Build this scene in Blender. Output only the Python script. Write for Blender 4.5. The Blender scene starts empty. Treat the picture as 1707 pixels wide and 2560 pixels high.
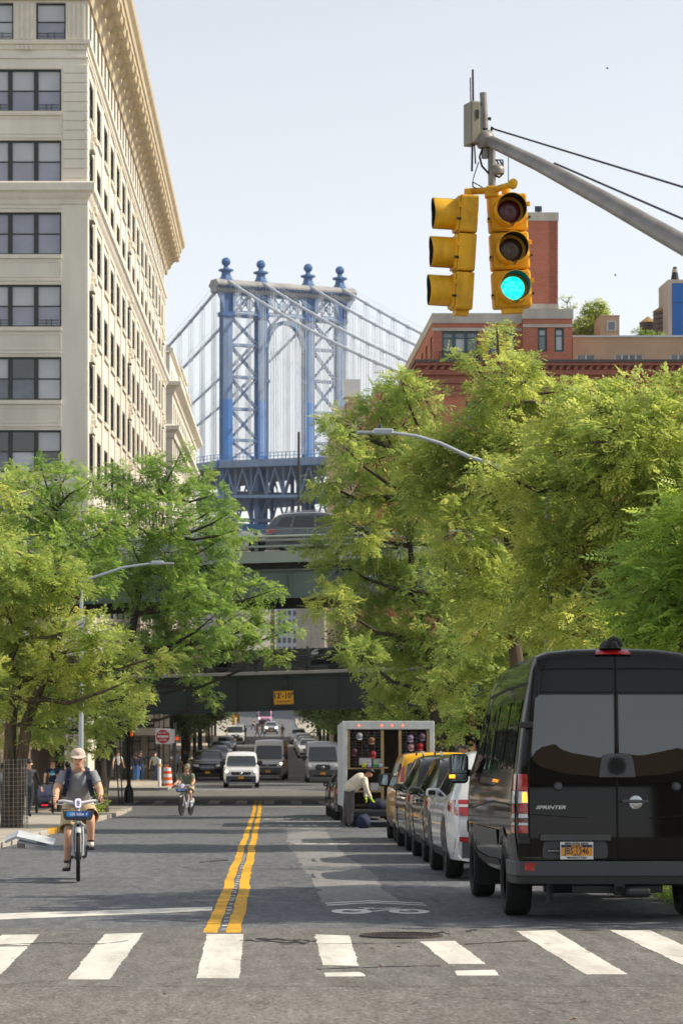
import bpy, bmesh, math, random
import numpy as np
from mathutils import Vector, Matrix
from mathutils.bvhtree import BVHTree
R = math.radians
SC = bpy.context.scene
COL = SC.collection
rnd = random.Random(7)
# ------------------------------------------------------------------ camera
FPX, VX, HY, CAMZ = 6000.0, 668.0, 1572.0, 1.4      # long lens seen in pixels of the 1707x2560 photograph
cam = bpy.data.cameras.new('camera'); camo = bpy.data.objects.new('camera', cam); COL.objects.link(camo)
camo.location = (0, 0, CAMZ); camo.rotation_euler = (R(90), 0, 0)
cam.sensor_fit = 'VERTICAL'; cam.sensor_height = 36; cam.lens = FPX / 2560 * 36
cam.shift_x = (853.5 - VX) / 2560; cam.shift_y = (HY - 1280) / 2560
cam.clip_start = 0.5; cam.clip_end = 6000
cam.dof.use_dof = True; cam.dof.focus_distance = 24.5; cam.dof.aperture_fstop = 6.3
SC.camera = camo
# ------------------------------------------------------------------ sky, sun, exposure
SUN_AZ, SUN_EL = R(90), R(41)                         # clockwise from +Y (up the street), above the horizon
wd = bpy.data.worlds.new('World'); SC.world = wd; wd.use_nodes = True
wn = wd.node_tree; sky = wn.nodes.new('ShaderNodeTexSky'); sky.sky_type = 'NISHITA'; sky.sun_disc = False
sky.sun_elevation = SUN_EL; sky.sun_rotation = SUN_AZ; sky.altitude = 0; sky.air_density = 1.0; sky.dust_density = 0.5; sky.ozone_density = 1.5
hs = wn.nodes.new('ShaderNodeHueSaturation'); hs.inputs['Saturation'].default_value = .30          # thin high haze: a pale sky all over
wn.links.new(sky.outputs[0], hs.inputs['Color']); vl_ = wn.nodes.new('ShaderNodeMix'); vl_.data_type = 'RGBA'; vl_.inputs[0].default_value = .15; vl_.inputs[7].default_value = (3.9, 3.9, 3.95, 1)   # even veil of haze over the whole sky
wn.links.new(hs.outputs[0], vl_.inputs[6]); wn.links.new(vl_.outputs[2], wn.nodes['Background'].inputs[0]); wn.nodes['Background'].inputs[1].default_value = 0.093
sl = bpy.data.lights.new('sun', 'SUN'); so = bpy.data.objects.new('sun', sl); COL.objects.link(so)
sl.energy = 2.65; sl.angle = R(0.6); sl.color = (1.0, .89, .72)
sd = Vector((math.sin(SUN_AZ) * math.cos(SUN_EL), math.cos(SUN_AZ) * math.cos(SUN_EL), math.sin(SUN_EL)))
so.rotation_euler = sd.to_track_quat('Z', 'Y').to_euler()
vs = SC.view_settings; vs.view_transform = 'Standard'; vs.look = 'None'; vs.exposure = 1.03; vs.gamma = 1; vs.use_curve_mapping = False
SC.render.engine = 'CYCLES'; cy = SC.cycles
cy.use_denoising = True; cy.denoiser = 'OPENIMAGEDENOISE'; cy.max_bounces = 6; cy.diffuse_bounces = 3; cy.glossy_bounces = 3
cy.transmission_bounces = 4; cy.transparent_max_bounces = 6; cy.caustics_reflective = False; cy.caustics_refractive = False
cy.sample_clamp_indirect = 6
SC.render.film_transparent = False
# ------------------------------------------------------------------ terrain profile
_GY = [-300, -5, 0, 85, 128, 155, 330, 400, 700, 3000]
_GZ = [0.0, 0.0, -0.0, -5.185, -7.1, -8.3, -13.0, -14.2, -14.6, -14.6]
def gz(y): return float(np.interp(y, _GY, _GZ))
def slope(y): return math.atan((gz(y + 1) - gz(y - 1)) / 2)
def at(px, py, d): return Vector(((px - VX) * d / FPX, d, CAMZ - (py - HY) * d / FPX))     # photo pixel at a distance
def xat(px, d): return (px - VX) * d / FPX
def zat(py, d): return CAMZ - (py - HY) * d / FPX
def gnd(px, py):                                        # photo pixel on the near, even slope
    d = CAMZ / ((py - HY) / FPX - 0.061)
    return Vector((xat(px, d), d, gz(d)))
# ------------------------------------------------------------------ materials
MATS = {}
def nt(name):
    m = bpy.data.materials.new(name); m.use_nodes = True; t = m.node_tree
    return m, t, t.nodes['Principled BSDF']
def rgb(h):
    if isinstance(h, (tuple, list)): return (*h[:3], 1)
    c = [int(h[i:i + 2], 16) / 255 for i in (1, 3, 5)]
    return (*[x / 12.92 if x <= .04045 else ((x + .055) / 1.055) ** 2.4 for x in c], 1)
def noise(t, scale, detail=4, rough=.55, coord='Object', vec=None, stretch=None):
    n = t.nodes.new('ShaderNodeTexNoise'); n.inputs['Scale'].default_value = scale
    n.inputs['Detail'].default_value = detail; n.inputs['Roughness'].default_value = rough
    if vec is None:
        tc = t.nodes.new('ShaderNodeTexCoord'); vec = tc.outputs[coord]
    if stretch:
        mp = t.nodes.new('ShaderNodeMapping'); mp.inputs['Scale'].default_value = stretch; t.links.new(vec, mp.inputs[0]); vec = mp.outputs[0]
    t.links.new(vec, n.inputs['Vector'])
    return n
def ramp(t, src, stops):
    r = t.nodes.new('ShaderNodeValToRGB'); t.links.new(src, r.inputs[0])
    e = r.color_ramp.elements
    while len(e) < len(stops): e.new(.5)
    for k, (p, c) in enumerate(stops):
        e[k].position = p; e[k].color = c if len(c) == 4 else (*c, 1)
    return r.outputs[0]
def mixc(t, a, b, f, mode='MIX'):
    m = t.nodes.new('ShaderNodeMix'); m.data_type = 'RGBA'; m.blend_type = mode
    for s, v in ((m.inputs[0], f), (m.inputs[6], a), (m.inputs[7], b)):
        if hasattr(v, 'links'): t.links.new(v, s)
        elif isinstance(v, (int, float)): s.default_value = v
        else: s.default_value = rgb(v)
    return m.outputs[2]
def bump(t, p, src, strength, dist=.02):
    b = t.nodes.new('ShaderNodeBump'); b.inputs['Strength'].default_value = strength; b.inputs['Distance'].default_value = dist
    t.links.new(src, b.inputs['Height']); t.links.new(b.outputs[0], p.inputs['Normal'])
def pm(name, col, rough=.6, var=.12, scale=3.0, metal=0.0, bmp=0.0, bscale=40.0, coat=0.0, spec=.5, emit=None, es=0, stretch=None, rvar=0.0):
    """a plain material: one colour with worn, uneven tone, optional fine relief"""
    if name in MATS: return MATS[name]
    m, t, p = nt(name); c = rgb(col)
    p.inputs['Roughness'].default_value = rough; p.inputs['Metallic'].default_value = metal
    p.inputs['Specular IOR Level'].default_value = spec
    if coat: p.inputs['Coat Weight'].default_value = coat; p.inputs['Coat Roughness'].default_value = .04
    if var > 0:
        n = noise(t, scale, 6, .6, stretch=stretch)
        lo = tuple(max(0, x * (1 - var)) for x in c[:3]); hi = tuple(min(1, x * (1 + var)) for x in c[:3])
        t.links.new(ramp(t, n.outputs[0], [(.3, lo), (.7, hi)]), p.inputs['Base Color'])
        if rvar:
            rr = t.nodes.new('ShaderNodeMapRange'); rr.inputs[3].default_value = rough - rvar; rr.inputs[4].default_value = rough + rvar
            t.links.new(n.outputs[0], rr.inputs[0]); t.links.new(rr.outputs[0], p.inputs['Roughness'])
    else: p.inputs['Base Color'].default_value = c
    if bmp:
        n2 = noise(t, bscale, 3); bump(t, p, n2.outputs[0], bmp)
    if emit: p.inputs['Emission Color'].default_value = rgb(emit); p.inputs['Emission Strength'].default_value = es
    MATS[name] = m; return m
def glass(name, col='#0a0d10', rough=.04, spec=.9):
    if name in MATS: return MATS[name]
    m, t, p = nt(name)
    n = noise(t, 1.3, 2); c = rgb(col)[:3]
    t.links.new(ramp(t, n.outputs[0], [(.35, c), (.7, tuple(min(1, x * 1.8 + .004) for x in c))]), p.inputs['Base Color'])
    p.inputs['Roughness'].default_value = rough; p.inputs['Specular IOR Level'].default_value = spec; p.inputs['IOR'].default_value = 1.52
    p.inputs['Coat Weight'].default_value = .35; p.inputs['Coat Roughness'].default_value = .02
    MATS[name] = m; return m
def paint(name, col, flake=.0, rough=.32, dust=.10, spec=.3, coat=.8):
    if name in MATS: return MATS[name]
    m, t, p = nt(name); c = rgb(col)[:3]
    n = noise(t, 2.2, 5)                                  # thin film of road dust
    t.links.new(mixc(t, (*c, 1), (.20, .19, .17, 1), ramp(t, n.outputs[0], [(.42, (0, 0, 0)), (.85, (dust, dust, dust))])), p.inputs['Base Color'])
    p.inputs['Specular IOR Level'].default_value = spec; p.inputs['Roughness'].default_value = rough; p.inputs['Metallic'].default_value = flake
    p.inputs['Coat Weight'].default_value = coat; p.inputs['Coat Roughness'].default_value = .03
    MATS[name] = m; return m
# ------------------------------------------------------------------ mesh helpers
class MB:
    def __init__(s): s.v = []; s.f = []; s.m = []
    def add(s, v, f, mi=0):
        o = len(s.v); s.v += [tuple(x) for x in v]; s.f += [tuple(i + o for i in q) for q in f]; s.m += [mi] * len(f); return s
    def box(s, x0, x1, y0, y1, z0, z1, mi=0):
        x0, x1 = min(x0, x1), max(x0, x1); y0, y1 = min(y0, y1), max(y0, y1); z0, z1 = min(z0, z1), max(z0, z1)
        v = [(x0, y0, z0), (x1, y0, z0), (x1, y1, z0), (x0, y1, z0), (x0, y0, z1), (x1, y0, z1), (x1, y1, z1), (x0, y1, z1)]
        return s.add(v, [(3, 2, 1, 0), (4, 5, 6, 7), (0, 1, 5, 4), (1, 2, 6, 5), (2, 3, 7, 6), (3, 0, 4, 7)], mi)
    def bar(s, a, b, w, h, up=(0, 0, 1), mi=0):           # rectangular bar from a to b
        a, b = Vector(a), Vector(b); d = (b - a).normalized(); u = Vector(up)
        sd = d.cross(u)
        if sd.length < 1e-4: sd = d.cross(Vector((1, 0, 0)))
        sd.normalize(); u = sd.cross(d)
        v = [p + sd * (i * w / 2) + u * (j * h / 2) for p in (a, b) for i, j in ((-1, -1), (1, -1), (1, 1), (-1, 1))]
        return s.add(v, [(3, 2, 1, 0), (4, 5, 6, 7), (0, 1, 5, 4), (1, 2, 6, 5), (2, 3, 7, 6), (3, 0, 4, 7)], mi)
    def tube(s, pts, r, n=8, mi=0, cap=True):
        pts = [Vector(p) for p in pts]; k = len(pts)
        rs = r if isinstance(r, (list, tuple)) else [r] * k
        up = Vector((0, 0, 1)); v = []; ref = None
        for i, p in enumerate(pts):
            t = (pts[min(i + 1, k - 1)] - pts[max(i - 1, 0)])
            t = t.normalized() if t.length > 1e-9 else up
            if ref is None: ref = t.cross(up if abs(t.z) < .95 else Vector((1, 0, 0))).normalized()
            else:
                ref = ref - t * ref.dot(t); ref = ref.normalized() if ref.length > 1e-6 else t.orthogonal().normalized()
            b = t.cross(ref)
            for j in range(n):
                a = 2 * math.pi * j / n; v.append(p + (ref * math.cos(a) + b * math.sin(a)) * rs[i])
        f = [(i * n + j, i * n + (j + 1) % n, (i + 1) * n + (j + 1) % n, (i + 1) * n + j) for i in range(k - 1) for j in range(n)]
        if cap: f += [tuple(reversed(range(n))), tuple(range((k - 1) * n, k * n))]
        return s.add(v, f, mi)
    def lathe(s, prof, c=(0, 0, 0), axis='Z', n=16, mi=0):
        v = []
        for r, h in prof:
            for j in range(n):
                a = 2 * math.pi * j / n; p = (r * math.cos(a), r * math.sin(a), h)
                if axis == 'X': p = (p[2], p[0], p[1])
                elif axis == 'Y': p = (p[0], -p[2], p[1]) if False else (p[1], p[2], p[0])
                v.append((p[0] + c[0], p[1] + c[1], p[2] + c[2]))
        k = len(prof)
        f = [(i * n + j, i * n + (j + 1) % n, (i + 1) * n + (j + 1) % n, (i + 1) * n + j) for i in range(k - 1) for j in range(n)]
        if prof[0][0] > 1e-6: f.append(tuple(reversed(range(n))))
        if prof[-1][0] > 1e-6: f.append(tuple(range((k - 1) * n, k * n)))
        return s.add(v, f, mi)
    def prism(s, poly, axis, a, b, mi=0):                  # polygon extruded along an axis
        def P(p, h): return {'X': (h, p[0], p[1]), 'Y': (p[0], h, p[1]), 'Z': (p[0], p[1], h)}[axis]
        n = len(poly); v = [P(p, a) for p in poly] + [P(p, b) for p in poly]
        f = [tuple(range(n)), tuple(reversed(range(n, 2 * n)))] + [(i, i + n, (i + 1) % n + n, (i + 1) % n) for i in range(n)]
        return s.add(v, f, mi)
    def build(s, name, mats, parent=None, smooth=None, fix=False, loc=None):
        me = bpy.data.meshes.new(name); me.from_pydata(s.v, [], s.f)
        ml = mats if isinstance(mats, (list, tuple)) else [mats]
        for m in ml: me.materials.append(m)
        if len(ml) > 1: me.polygons.foreach_set('material_index', s.m)
        if fix:
            bm = bmesh.new(); bm.from_mesh(me); bmesh.ops.remove_doubles(bm, verts=bm.verts, dist=1e-5)
            bmesh.ops.recalc_face_normals(bm, faces=bm.faces); bm.to_mesh(me); bm.free()
        if smooth:
            me.polygons.foreach_set('use_smooth', [True] * len(me.polygons)); me.set_sharp_from_angle(angle=R(smooth))
        me.update()
        return link(name, me, parent, loc)
def link(name, me, parent=None, loc=None):
    o = bpy.data.objects.new(name, me); COL.objects.link(o)
    if parent: o.parent = parent
    if loc is not None: o.location = loc
    return o
def tag(o, label=None, cat=None, group=None, kind=None):
    for k, v in (('label', label), ('category', cat), ('group', group), ('kind', kind)):
        if v: o[k] = v
    return o
def thing(name, label, cat, loc=(0, 0, 0), rz=0, group=None, rx=0):
    o = bpy.data.objects.new(name, None); COL.objects.link(o); o.location = loc; o.rotation_euler = (rx, 0, rz); o.empty_display_size = .3
    return tag(o, label, cat, group)
def bevel(o, w=.01, seg=2, ang=35):
    b = o.modifiers.new('bevel', 'BEVEL'); b.width = w; b.segments = seg; b.limit_method = 'ANGLE'; b.angle_limit = R(ang); return o
def copy_tree(o, parent=None):
    c = o.copy(); COL.objects.link(c); c.parent = parent
    for ch in list(o.children): copy_tree(ch, c)
    return c
def children_all(o):
    for c in o.children:
        yield c; yield from children_all(c)
def baked(o):                                             # apply modifiers without operators
    dg = bpy.context.evaluated_depsgraph_get(); me = bpy.data.meshes.new_from_object(o.evaluated_get(dg), depsgraph=dg)
    old = o.data; o.modifiers.clear(); o.data = me; return o
def text(s, size, mat, parent=None, name='lettering', align='CENTER', extrude=.001, xs=1.0, bold=0.0, shear=0.0):
    cu = bpy.data.curves.new(name, 'FONT'); cu.body = s; cu.size = size; cu.align_x = align; cu.align_y = 'CENTER'; cu.extrude = extrude; cu.offset = bold; cu.shear = shear
    cu.resolution_u = 3
    t = bpy.data.objects.new(name, cu); COL.objects.link(t)
    dg = bpy.context.evaluated_depsgraph_get(); me = bpy.data.meshes.new_from_object(t.evaluated_get(dg))
    bpy.data.objects.remove(t); bpy.data.curves.remove(cu)
    if xs != 1.0: me.transform(Matrix.Diagonal((xs, 1, 1, 1)))
    me.materials.clear(); me.materials.append(mat)
    return link(name, me, parent)
def rpoly(pts, r, n=4):                                   # polygon with rounded corners
    out = []; k = len(pts); rr = r if isinstance(r, (list, tuple)) else [r] * k
    for i in range(k):
        p = Vector(pts[i]).to_2d(); a = (Vector(pts[i - 1]).to_2d() - p); b = (Vector(pts[(i + 1) % k]).to_2d() - p)
        q = min(rr[i], a.length * .45, b.length * .45)
        if q < 1e-4: out.append(tuple(p)); continue
        A = p + a.normalized() * q; B = p + b.normalized() * q
        for j in range(n + 1):
            t = j / n; out.append(tuple(A * (1 - t) ** 2 + p * 2 * t * (1 - t) + B * t * t))
    return out
def arc(cx, cy, r, a0, a1, n): return [(cx + r * math.cos(a0 + (a1 - a0) * i / n), cy + r * math.sin(a0 + (a1 - a0) * i / n)) for i in range(n + 1)]
# ================================================================== ground, road, pavements
def asphalt(name, a, b, crack=.5, speck=.5, seed=0.0):
    m, t, p = nt(name); tc = t.nodes.new('ShaderNodeTexCoord')
    mp = t.nodes.new('ShaderNodeMapping'); mp.inputs['Location'].default_value = (seed, seed * 2, 0); t.links.new(tc.outputs['Object'], mp.inputs[0]); v = mp.outputs[0]
    big = noise(t, .35, 5, .6, vec=v, stretch=(1.4, .45, 1)); fine = noise(t, 34, 4, .75, vec=v, stretch=(1, .45, 1)); mid = noise(t, 4.5, 6, .65, vec=v, stretch=(1.6, .35, 1))
    c = ramp(t, big.outputs[0], [(.3, a), (.7, b)])
    c = mixc(t, c, (1.0, .98, .95, 1), ramp(t, mid.outputs[0], [(.35, (.0, .0, .0)), (.75, (.10, .10, .10))]), 'SCREEN')
    c = mixc(t, c, ramp(t, fine.outputs[0], [(.36, (.35, .35, .35)), (.5, (1, 1, 1)), (.68, (1.0, 1.0, 1.0))]), speck, 'MULTIPLY')
    c = mixc(t, c, ramp(t, fine.outputs[0], [(.56, (0, 0, 0)), (.70, (.20, .195, .185))]), speck, 'ADD')
    vo = t.nodes.new('ShaderNodeTexVoronoi'); vo.feature = 'DISTANCE_TO_EDGE'; vo.inputs['Scale'].default_value = .42
    wr = noise(t, 1.6, 6, .7, vec=v); ad = t.nodes.new('ShaderNodeMix'); ad.data_type = 'VECTOR'; ad.inputs[0].default_value = .35
    t.links.new(v, ad.inputs[4]); t.links.new(wr.outputs['Color'], ad.inputs[5]); t.links.new(ad.outputs[1], vo.inputs['Vector'])
    ck = ramp(t, vo.outputs['Distance'], [(.0, (1, 1, 1)), (.012, (0, 0, 0))])
    gate = ramp(t, noise(t, .5, 3, vec=v).outputs[0], [(.5, (0, 0, 0)), (.62, (crack, crack, crack))])
    mul = mixc(t, ck, gate, 1.0, 'MULTIPLY')
    c = mixc(t, c, (.012, .012, .012, 1), mul)
    t.links.new(c, p.inputs['Base Color']); p.inputs['Roughness'].default_value = .82; p.inputs['Specular IOR Level'].default_value = .32
    bump(t, p, fine.outputs[0], .55, .01)
    return m
A_ROAD = asphalt('asphalt_road', (.070, .076, .088), (.108, .115, .129), .6, .55)
A_OLD = asphalt('asphalt_old', (.110, .101, .090), (.160, .149, .132), .5, .8, 3.0)
A_FRONT = asphalt('asphalt_crossing', (.098, .092, .084), (.142, .134, .122), .7, .7, 8.0)
A_PATCH = asphalt('asphalt_patch', (.165, .166, .165), (.225, .222, .215), .2, .5, 5.0)
CONC = pm('concrete_paving', '#a39c90', .85, .18, 1.4, bmp=.25, bscale=60)
KERB = pm('kerb_stone', '#a8a298', .8, .25, 2.5, bmp=.3, bscale=30)
KERB_Y = pm('kerb_yellow', '#b58a2c', .8, .45, 5, bmp=.3, bscale=30)
SOIL = pm('soil', '#4a4036', .95, .3, 2, bmp=.5, bscale=20)
def worn_paint(name, col, under, lo=.40, hi=.52, sc=7.0):
    m, t, p = nt(name); n = noise(t, sc, 8, .72, stretch=(1, .5, 1)); n2 = noise(t, 60, 3, .7)
    mx = t.nodes.new('ShaderNodeMath'); mx.operation = 'MULTIPLY_ADD'; t.links.new(n2.outputs[0], mx.inputs[0]); mx.inputs[1].default_value = .25; t.links.new(n.outputs[0], mx.inputs[2])
    c = ramp(t, mx.outputs[0], [(lo, rgb(under)), (hi, rgb(col))])
    st = noise(t, 1.1, 6, .7, stretch=(2.2, .4, 1)); c = mixc(t, c, ramp(t, st.outputs[0], [(.38, (.62, .61, .60)), (.58, (1, 1, 1))]), .75, 'MULTIPLY')      # tyre scuffs
    t.links.new(c, p.inputs['Base Color']); p.inputs['Roughness'].default_value = .7
    bump(t, p, n2.outputs[0], .2, .004); return m
P_WHITE = worn_paint('road_paint_white', '#d9d6cd', '#8d8880', .40, .53, 5.0)
P_STEN = worn_paint('road_paint_stencil', '#e4e3de', '#8f8d88', .26, .40)
P_FAINT = worn_paint('road_paint_faint', '#c9c8c4', '#6a6a6a', .46, .66)
P_YEL = worn_paint('road_paint_yellow', '#e0a80e', '#8a7430', .40, .54)
DARK = pm('tar_crack', '#1d1b19', .9, .4, 8, bmp=.5, bscale=50)

YS = [-80, -60, -20, -5, 0] + [k * 2.5 for k in range(2, 64)] + [165, 180, 200, 230, 260, 300, 330, 365, 400, 500, 700, 1100]
def strip(name, x0, x1, ya, yb, dz, mat, parent=None, thick=0.0, xs=2):
    ys = sorted({ya, yb, *[y for y in YS if ya < y < yb]}); mb = MB(); n = xs
    v = [(x0 + (x1 - x0) * i / (n - 1), y, gz(y) + dz) for y in ys for i in range(n)]
    f = [(r * n + i, r * n + i + 1, (r + 1) * n + i + 1, (r + 1) * n + i) for r in range(len(ys) - 1) for i in range(n - 1)]
    mb.add(v, f)
    if thick:
        for xa, sgn in ((x0, 1), (x1, -1)):
            v = [(xa, y, gz(y) + dz - h) for y in ys for h in (0, thick)]
            q = [(2 * r, 2 * r + 2, 2 * r + 3, 2 * r + 1) for r in range(len(ys) - 1)]
            mb.add(v, q if sgn < 0 else [tuple(reversed(k)) for k in q])
        for y in (ya, yb):
            mb.add([(x0, y, gz(y) + dz), (x1, y, gz(y) + dz), (x1, y, gz(y) + dz - thick), (x0, y, gz(y) + dz - thick)], [(0, 1, 2, 3) if y == yb else (3, 2, 1, 0)])
    return mb.build(name, mat, parent)
KL, KR = -5.1, 4.6                                       # kerb lines
ground = tag(strip('ground', -420, 420, -80, 1100, -.35, SOIL, xs=2), kind='structure')
road = tag(strip('road', KL - .4, KR + .4, -60, 700, 0, A_ROAD), kind='structure')
near_x = tag(strip('cross_street_near', -60, 60, -40, 21.6, .0012, A_OLD), kind='structure')
tag(strip('cross_street_far', -60, KL - .4, 93, 122, 0, A_OLD), kind='structure'); tag(strip('cross_street_far', KR + .4, 60, 93, 122, 0, A_OLD), kind='structure')
strip('crossing_surface', -4.9, KR - .1, 15.9, 21.9, .0024, A_FRONT, road)
strip('crossing_surface', KL - .3, KR + .3, 106, 121, .0015, A_OLD, road)
walks = []
for nm, x0, x1, ya, yb in (('sidewalk_left', -60, KL - .18, 26, 90.5), ('sidewalk_right', KR + .18, 60, 24, 92), ('sidewalk_left_far', -60, KL - .18, 124, 420), ('sidewalk_right_far', KR + .18, 60, 124, 420)):
    walks.append(tag(strip(nm, x0, x1, ya, yb, .115, CONC, None, .3), kind='structure'))
WL, WR, WLF, WRF = walks
# paving slabs with open joints near the left kerb, kerb stones one by one
sa = math.atan(.061); sb = MB(); sb.box(-.755, .755, -.755, .755, -.06, 0); slab0 = None
for i in range(19):
    for j in range(3):
        y = 62 + i * 1.52; x = KL - .18 - .77 - j * 1.52
        if slab0 is None: o = slab0 = bevel(sb.build('paving_slab', CONC, WL), .008, 1)
        else: o = slab0.copy(); COL.objects.link(o)
        o.location = (x, y, gz(y) + .122 + rnd.uniform(-.003, .003)); o.rotation_euler = (-sa + rnd.uniform(-.002, .002), rnd.uniform(-.002, .002), 0)
kb = MB(); kb.box(-.09, .09, -.985, .985, -.35, .13); k0 = None; kby = None
for side, w, n in ((KL - .09, WL, 33), (KR + .09, WR, 34)):
    for i in range(n):
        y = 25 + i * 2.0
        if side < 0 and y < 43.5: pass
        yel = side < 0 and i in (16, 17)
        if k0 is None: o = k0 = bevel(kb.build('kerb_stone', KERB, w), .02, 2)
        elif yel: o = kb.build('kerb_stone', KERB_Y, w); bevel(o, .02, 2)
        else: o = k0.copy(); COL.objects.link(o); o.parent = w
        o.location = (side + rnd.uniform(-.012, .012), y, gz(y) + rnd.uniform(-.008, .008)); o.rotation_euler = (-sa + rnd.uniform(-.003, .003), 0, rnd.uniform(-.004, .004))
for side, w in ((KL - .09, WLF), (KR + .09, WRF)):
    strip('kerb', side - .09, side + .09, 124, 400, .13, KERB, w, .3)
strip('corner_kerb', -9.4, KL, 90.2, 90.6, .125, KERB, WL, .3); strip('corner_kerb', -9.4, KL, 123.6, 124.0, .125, KERB, WLF, .3)
# ------------------------------------------------------------------ painted markings (thin sheets over the asphalt)
def sheet(name, pts, dz, mat, jit=.012, seg=.12, parent=road):
    """flat marking with slightly uneven edges; pts are ground points"""
    out = []
    for i, p in enumerate(pts):
        q = pts[(i + 1) % len(pts)]; n = max(1, int((q - p).length / seg)); nv = Vector(((q - p).y, -(q - p).x, 0)).normalized()
        ph = rnd.random() * 9
        for k in range(n):
            t = k / n; j = jit * (rnd.uniform(-1, 1) * .7 + .5 * math.sin(ph + t * n * .31) + (rnd.random() < .12) * rnd.uniform(-1.6, 0)) if k else 0
            out.append(p + (q - p) * t + nv * j)
    bm = bmesh.new(); f = bm.faces.new([bm.verts.new((v.x, v.y, 0)) for v in out])
    if f.normal.z < 0: f.normal_flip()
    bmesh.ops.triangulate(bm, faces=bm.faces[:])
    for v in bm.verts: v.co.z = gz(v.co.y) + dz
    bm.normal_update()
    for f in bm.faces:
        if f.normal.z < 0: f.normal_flip()
    me = bpy.data.meshes.new(name); bm.to_mesh(me); bm.free(); me.materials.append(mat)
    return link(name, me, parent)
def pxs(*p): return [gnd(*q) for q in p]
for k, q in enumerate([
    ((6, 2338), (101, 2337), (74, 2364), (-20, 2364)), ((-20, 2368), (71, 2367), (-4, 2444), (-110, 2444)), ((262, 2336), (359, 2333), (274, 2450), (170, 2450)), ((518, 2336), (609, 2336), (598, 2447), (491, 2447)),
    ((787, 2337), (873, 2340), (896, 2416), (806, 2414)), ((810, 2433), (898, 2431), (914, 2442), (812, 2443)), ((1050, 2355), (1137, 2353), (1214, 2411), (1121, 2411)),
    ((1137, 2428), (1238, 2426), (1246, 2440), (1141, 2440)), ((1290, 2329), (1384, 2326), (1567, 2437), (1464, 2437)), ((1522, 2326), (1625, 2327), (1865, 2437), (1755, 2437))]):
    sheet('crosswalk_stripe', pxs(*q), .004, P_WHITE, .007, .08)
sheet('stop_line', pxs((-60, 2286), (280, 2276), (532, 2267), (530, 2277), (280, 2288), (-60, 2302)), .003, P_WHITE, .01)
def ribbon(name, xs, ya, yb, dz, mat, jit=.006):
    n = int((yb - ya) / .5); L, Rr = [], []
    for i in range(n + 1):
        y = ya + (yb - ya) * i / n; w = .010 * math.sin(y * .5) + .006 * math.sin(y * 1.3 + 1) + rnd.uniform(-jit, jit)
        L.append((xs[0] + w + rnd.uniform(-jit, jit), y, gz(y) + dz)); Rr.append((xs[1] + w + rnd.uniform(-jit, jit), y, gz(y) + dz))
    mb = MB(); mb.add(L + Rr, [(i, n + 1 + i, n + 2 + i, i + 1) for i in range(n)]); return mb.build(name, mat, road)
ribbon('centre_line', (-.553, -.428), 21.3, 104, .0034, P_YEL); ribbon('centre_line', (-.357, -.225), 21.3, 104, .0034, P_YEL)
for i in range(34):                                       # ghost of an older dashed line between the two
    y = 21.6 + i * .62 + rnd.uniform(-.12, .12)
    sheet('old_line_dash', [Vector((-.415, y, 0)), Vector((-.37, y + .02, 0)), Vector((-.37, y + .24, 0)), Vector((-.415, y + .2, 0))], .003, P_FAINT, .008, .1)
# lighter utility trench running up the lane, old repairs, cracks
sheet('trench_patch', [Vector((x, y, 0)) for x, y in ((.62, 26.2), (1.42, 26.0), (1.5, 33), (1.36, 45), (1.5, 63), (.5, 63), (.42, 47), (.55, 38))], .0012, A_PATCH, .05, .5)
sheet('dark_patch', [Vector((x, y, 0)) for x, y in ((-.2, 23.0), (1.3, 22.6), (2.2, 24.5), (1.4, 25.8), (-.2, 26.4))], .0014, A_ROAD, .05, .4)
def crack(pts, w, mat=DARK, dz=.0052):
    pts = [gnd(*p) for p in pts]; L, Rr = [], []
    for i in range(len(pts) - 1):
        n = max(2, int((pts[i + 1] - pts[i]).length / .06))
        for k in range(n):
            p = pts[i].lerp(pts[i + 1], k / n); h = w * rnd.uniform(.15, 1.0); o = rnd.uniform(-w, w) * .8
            L.append(Vector((p.x, p.y + o - h, 0))); Rr.append(Vector((p.x, p.y + o + h, 0)))
    for v in L + Rr: v.z = gz(v.y) + dz
    mb = MB(); n = len(L); mb.add(L + Rr, [(i, i + 1, n + i + 1, n + i) for i in range(n - 1)]); return mb.build('crack', mat, road)
crack([(-20, 2364), (120, 2358), (250, 2362), (330, 2352)], .05); crack([(600, 2350), (680, 2356), (760, 2358), (800, 2350)], .13); crack([(640, 2348), (790, 2354)], .12)
crack([(1060, 2336), (1110, 2333), (1130, 2338)], .12); crack([(1160, 2362), (1330, 2352)], .05); crack([(790, 2424), (900, 2420), (1120, 2415)], .03)
crack([(500, 2156), (575, 2150)], .22); crack([(1165, 2330), (1195, 2324)], .10); crack([(700, 2362), (1060, 2358)], .025)
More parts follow.
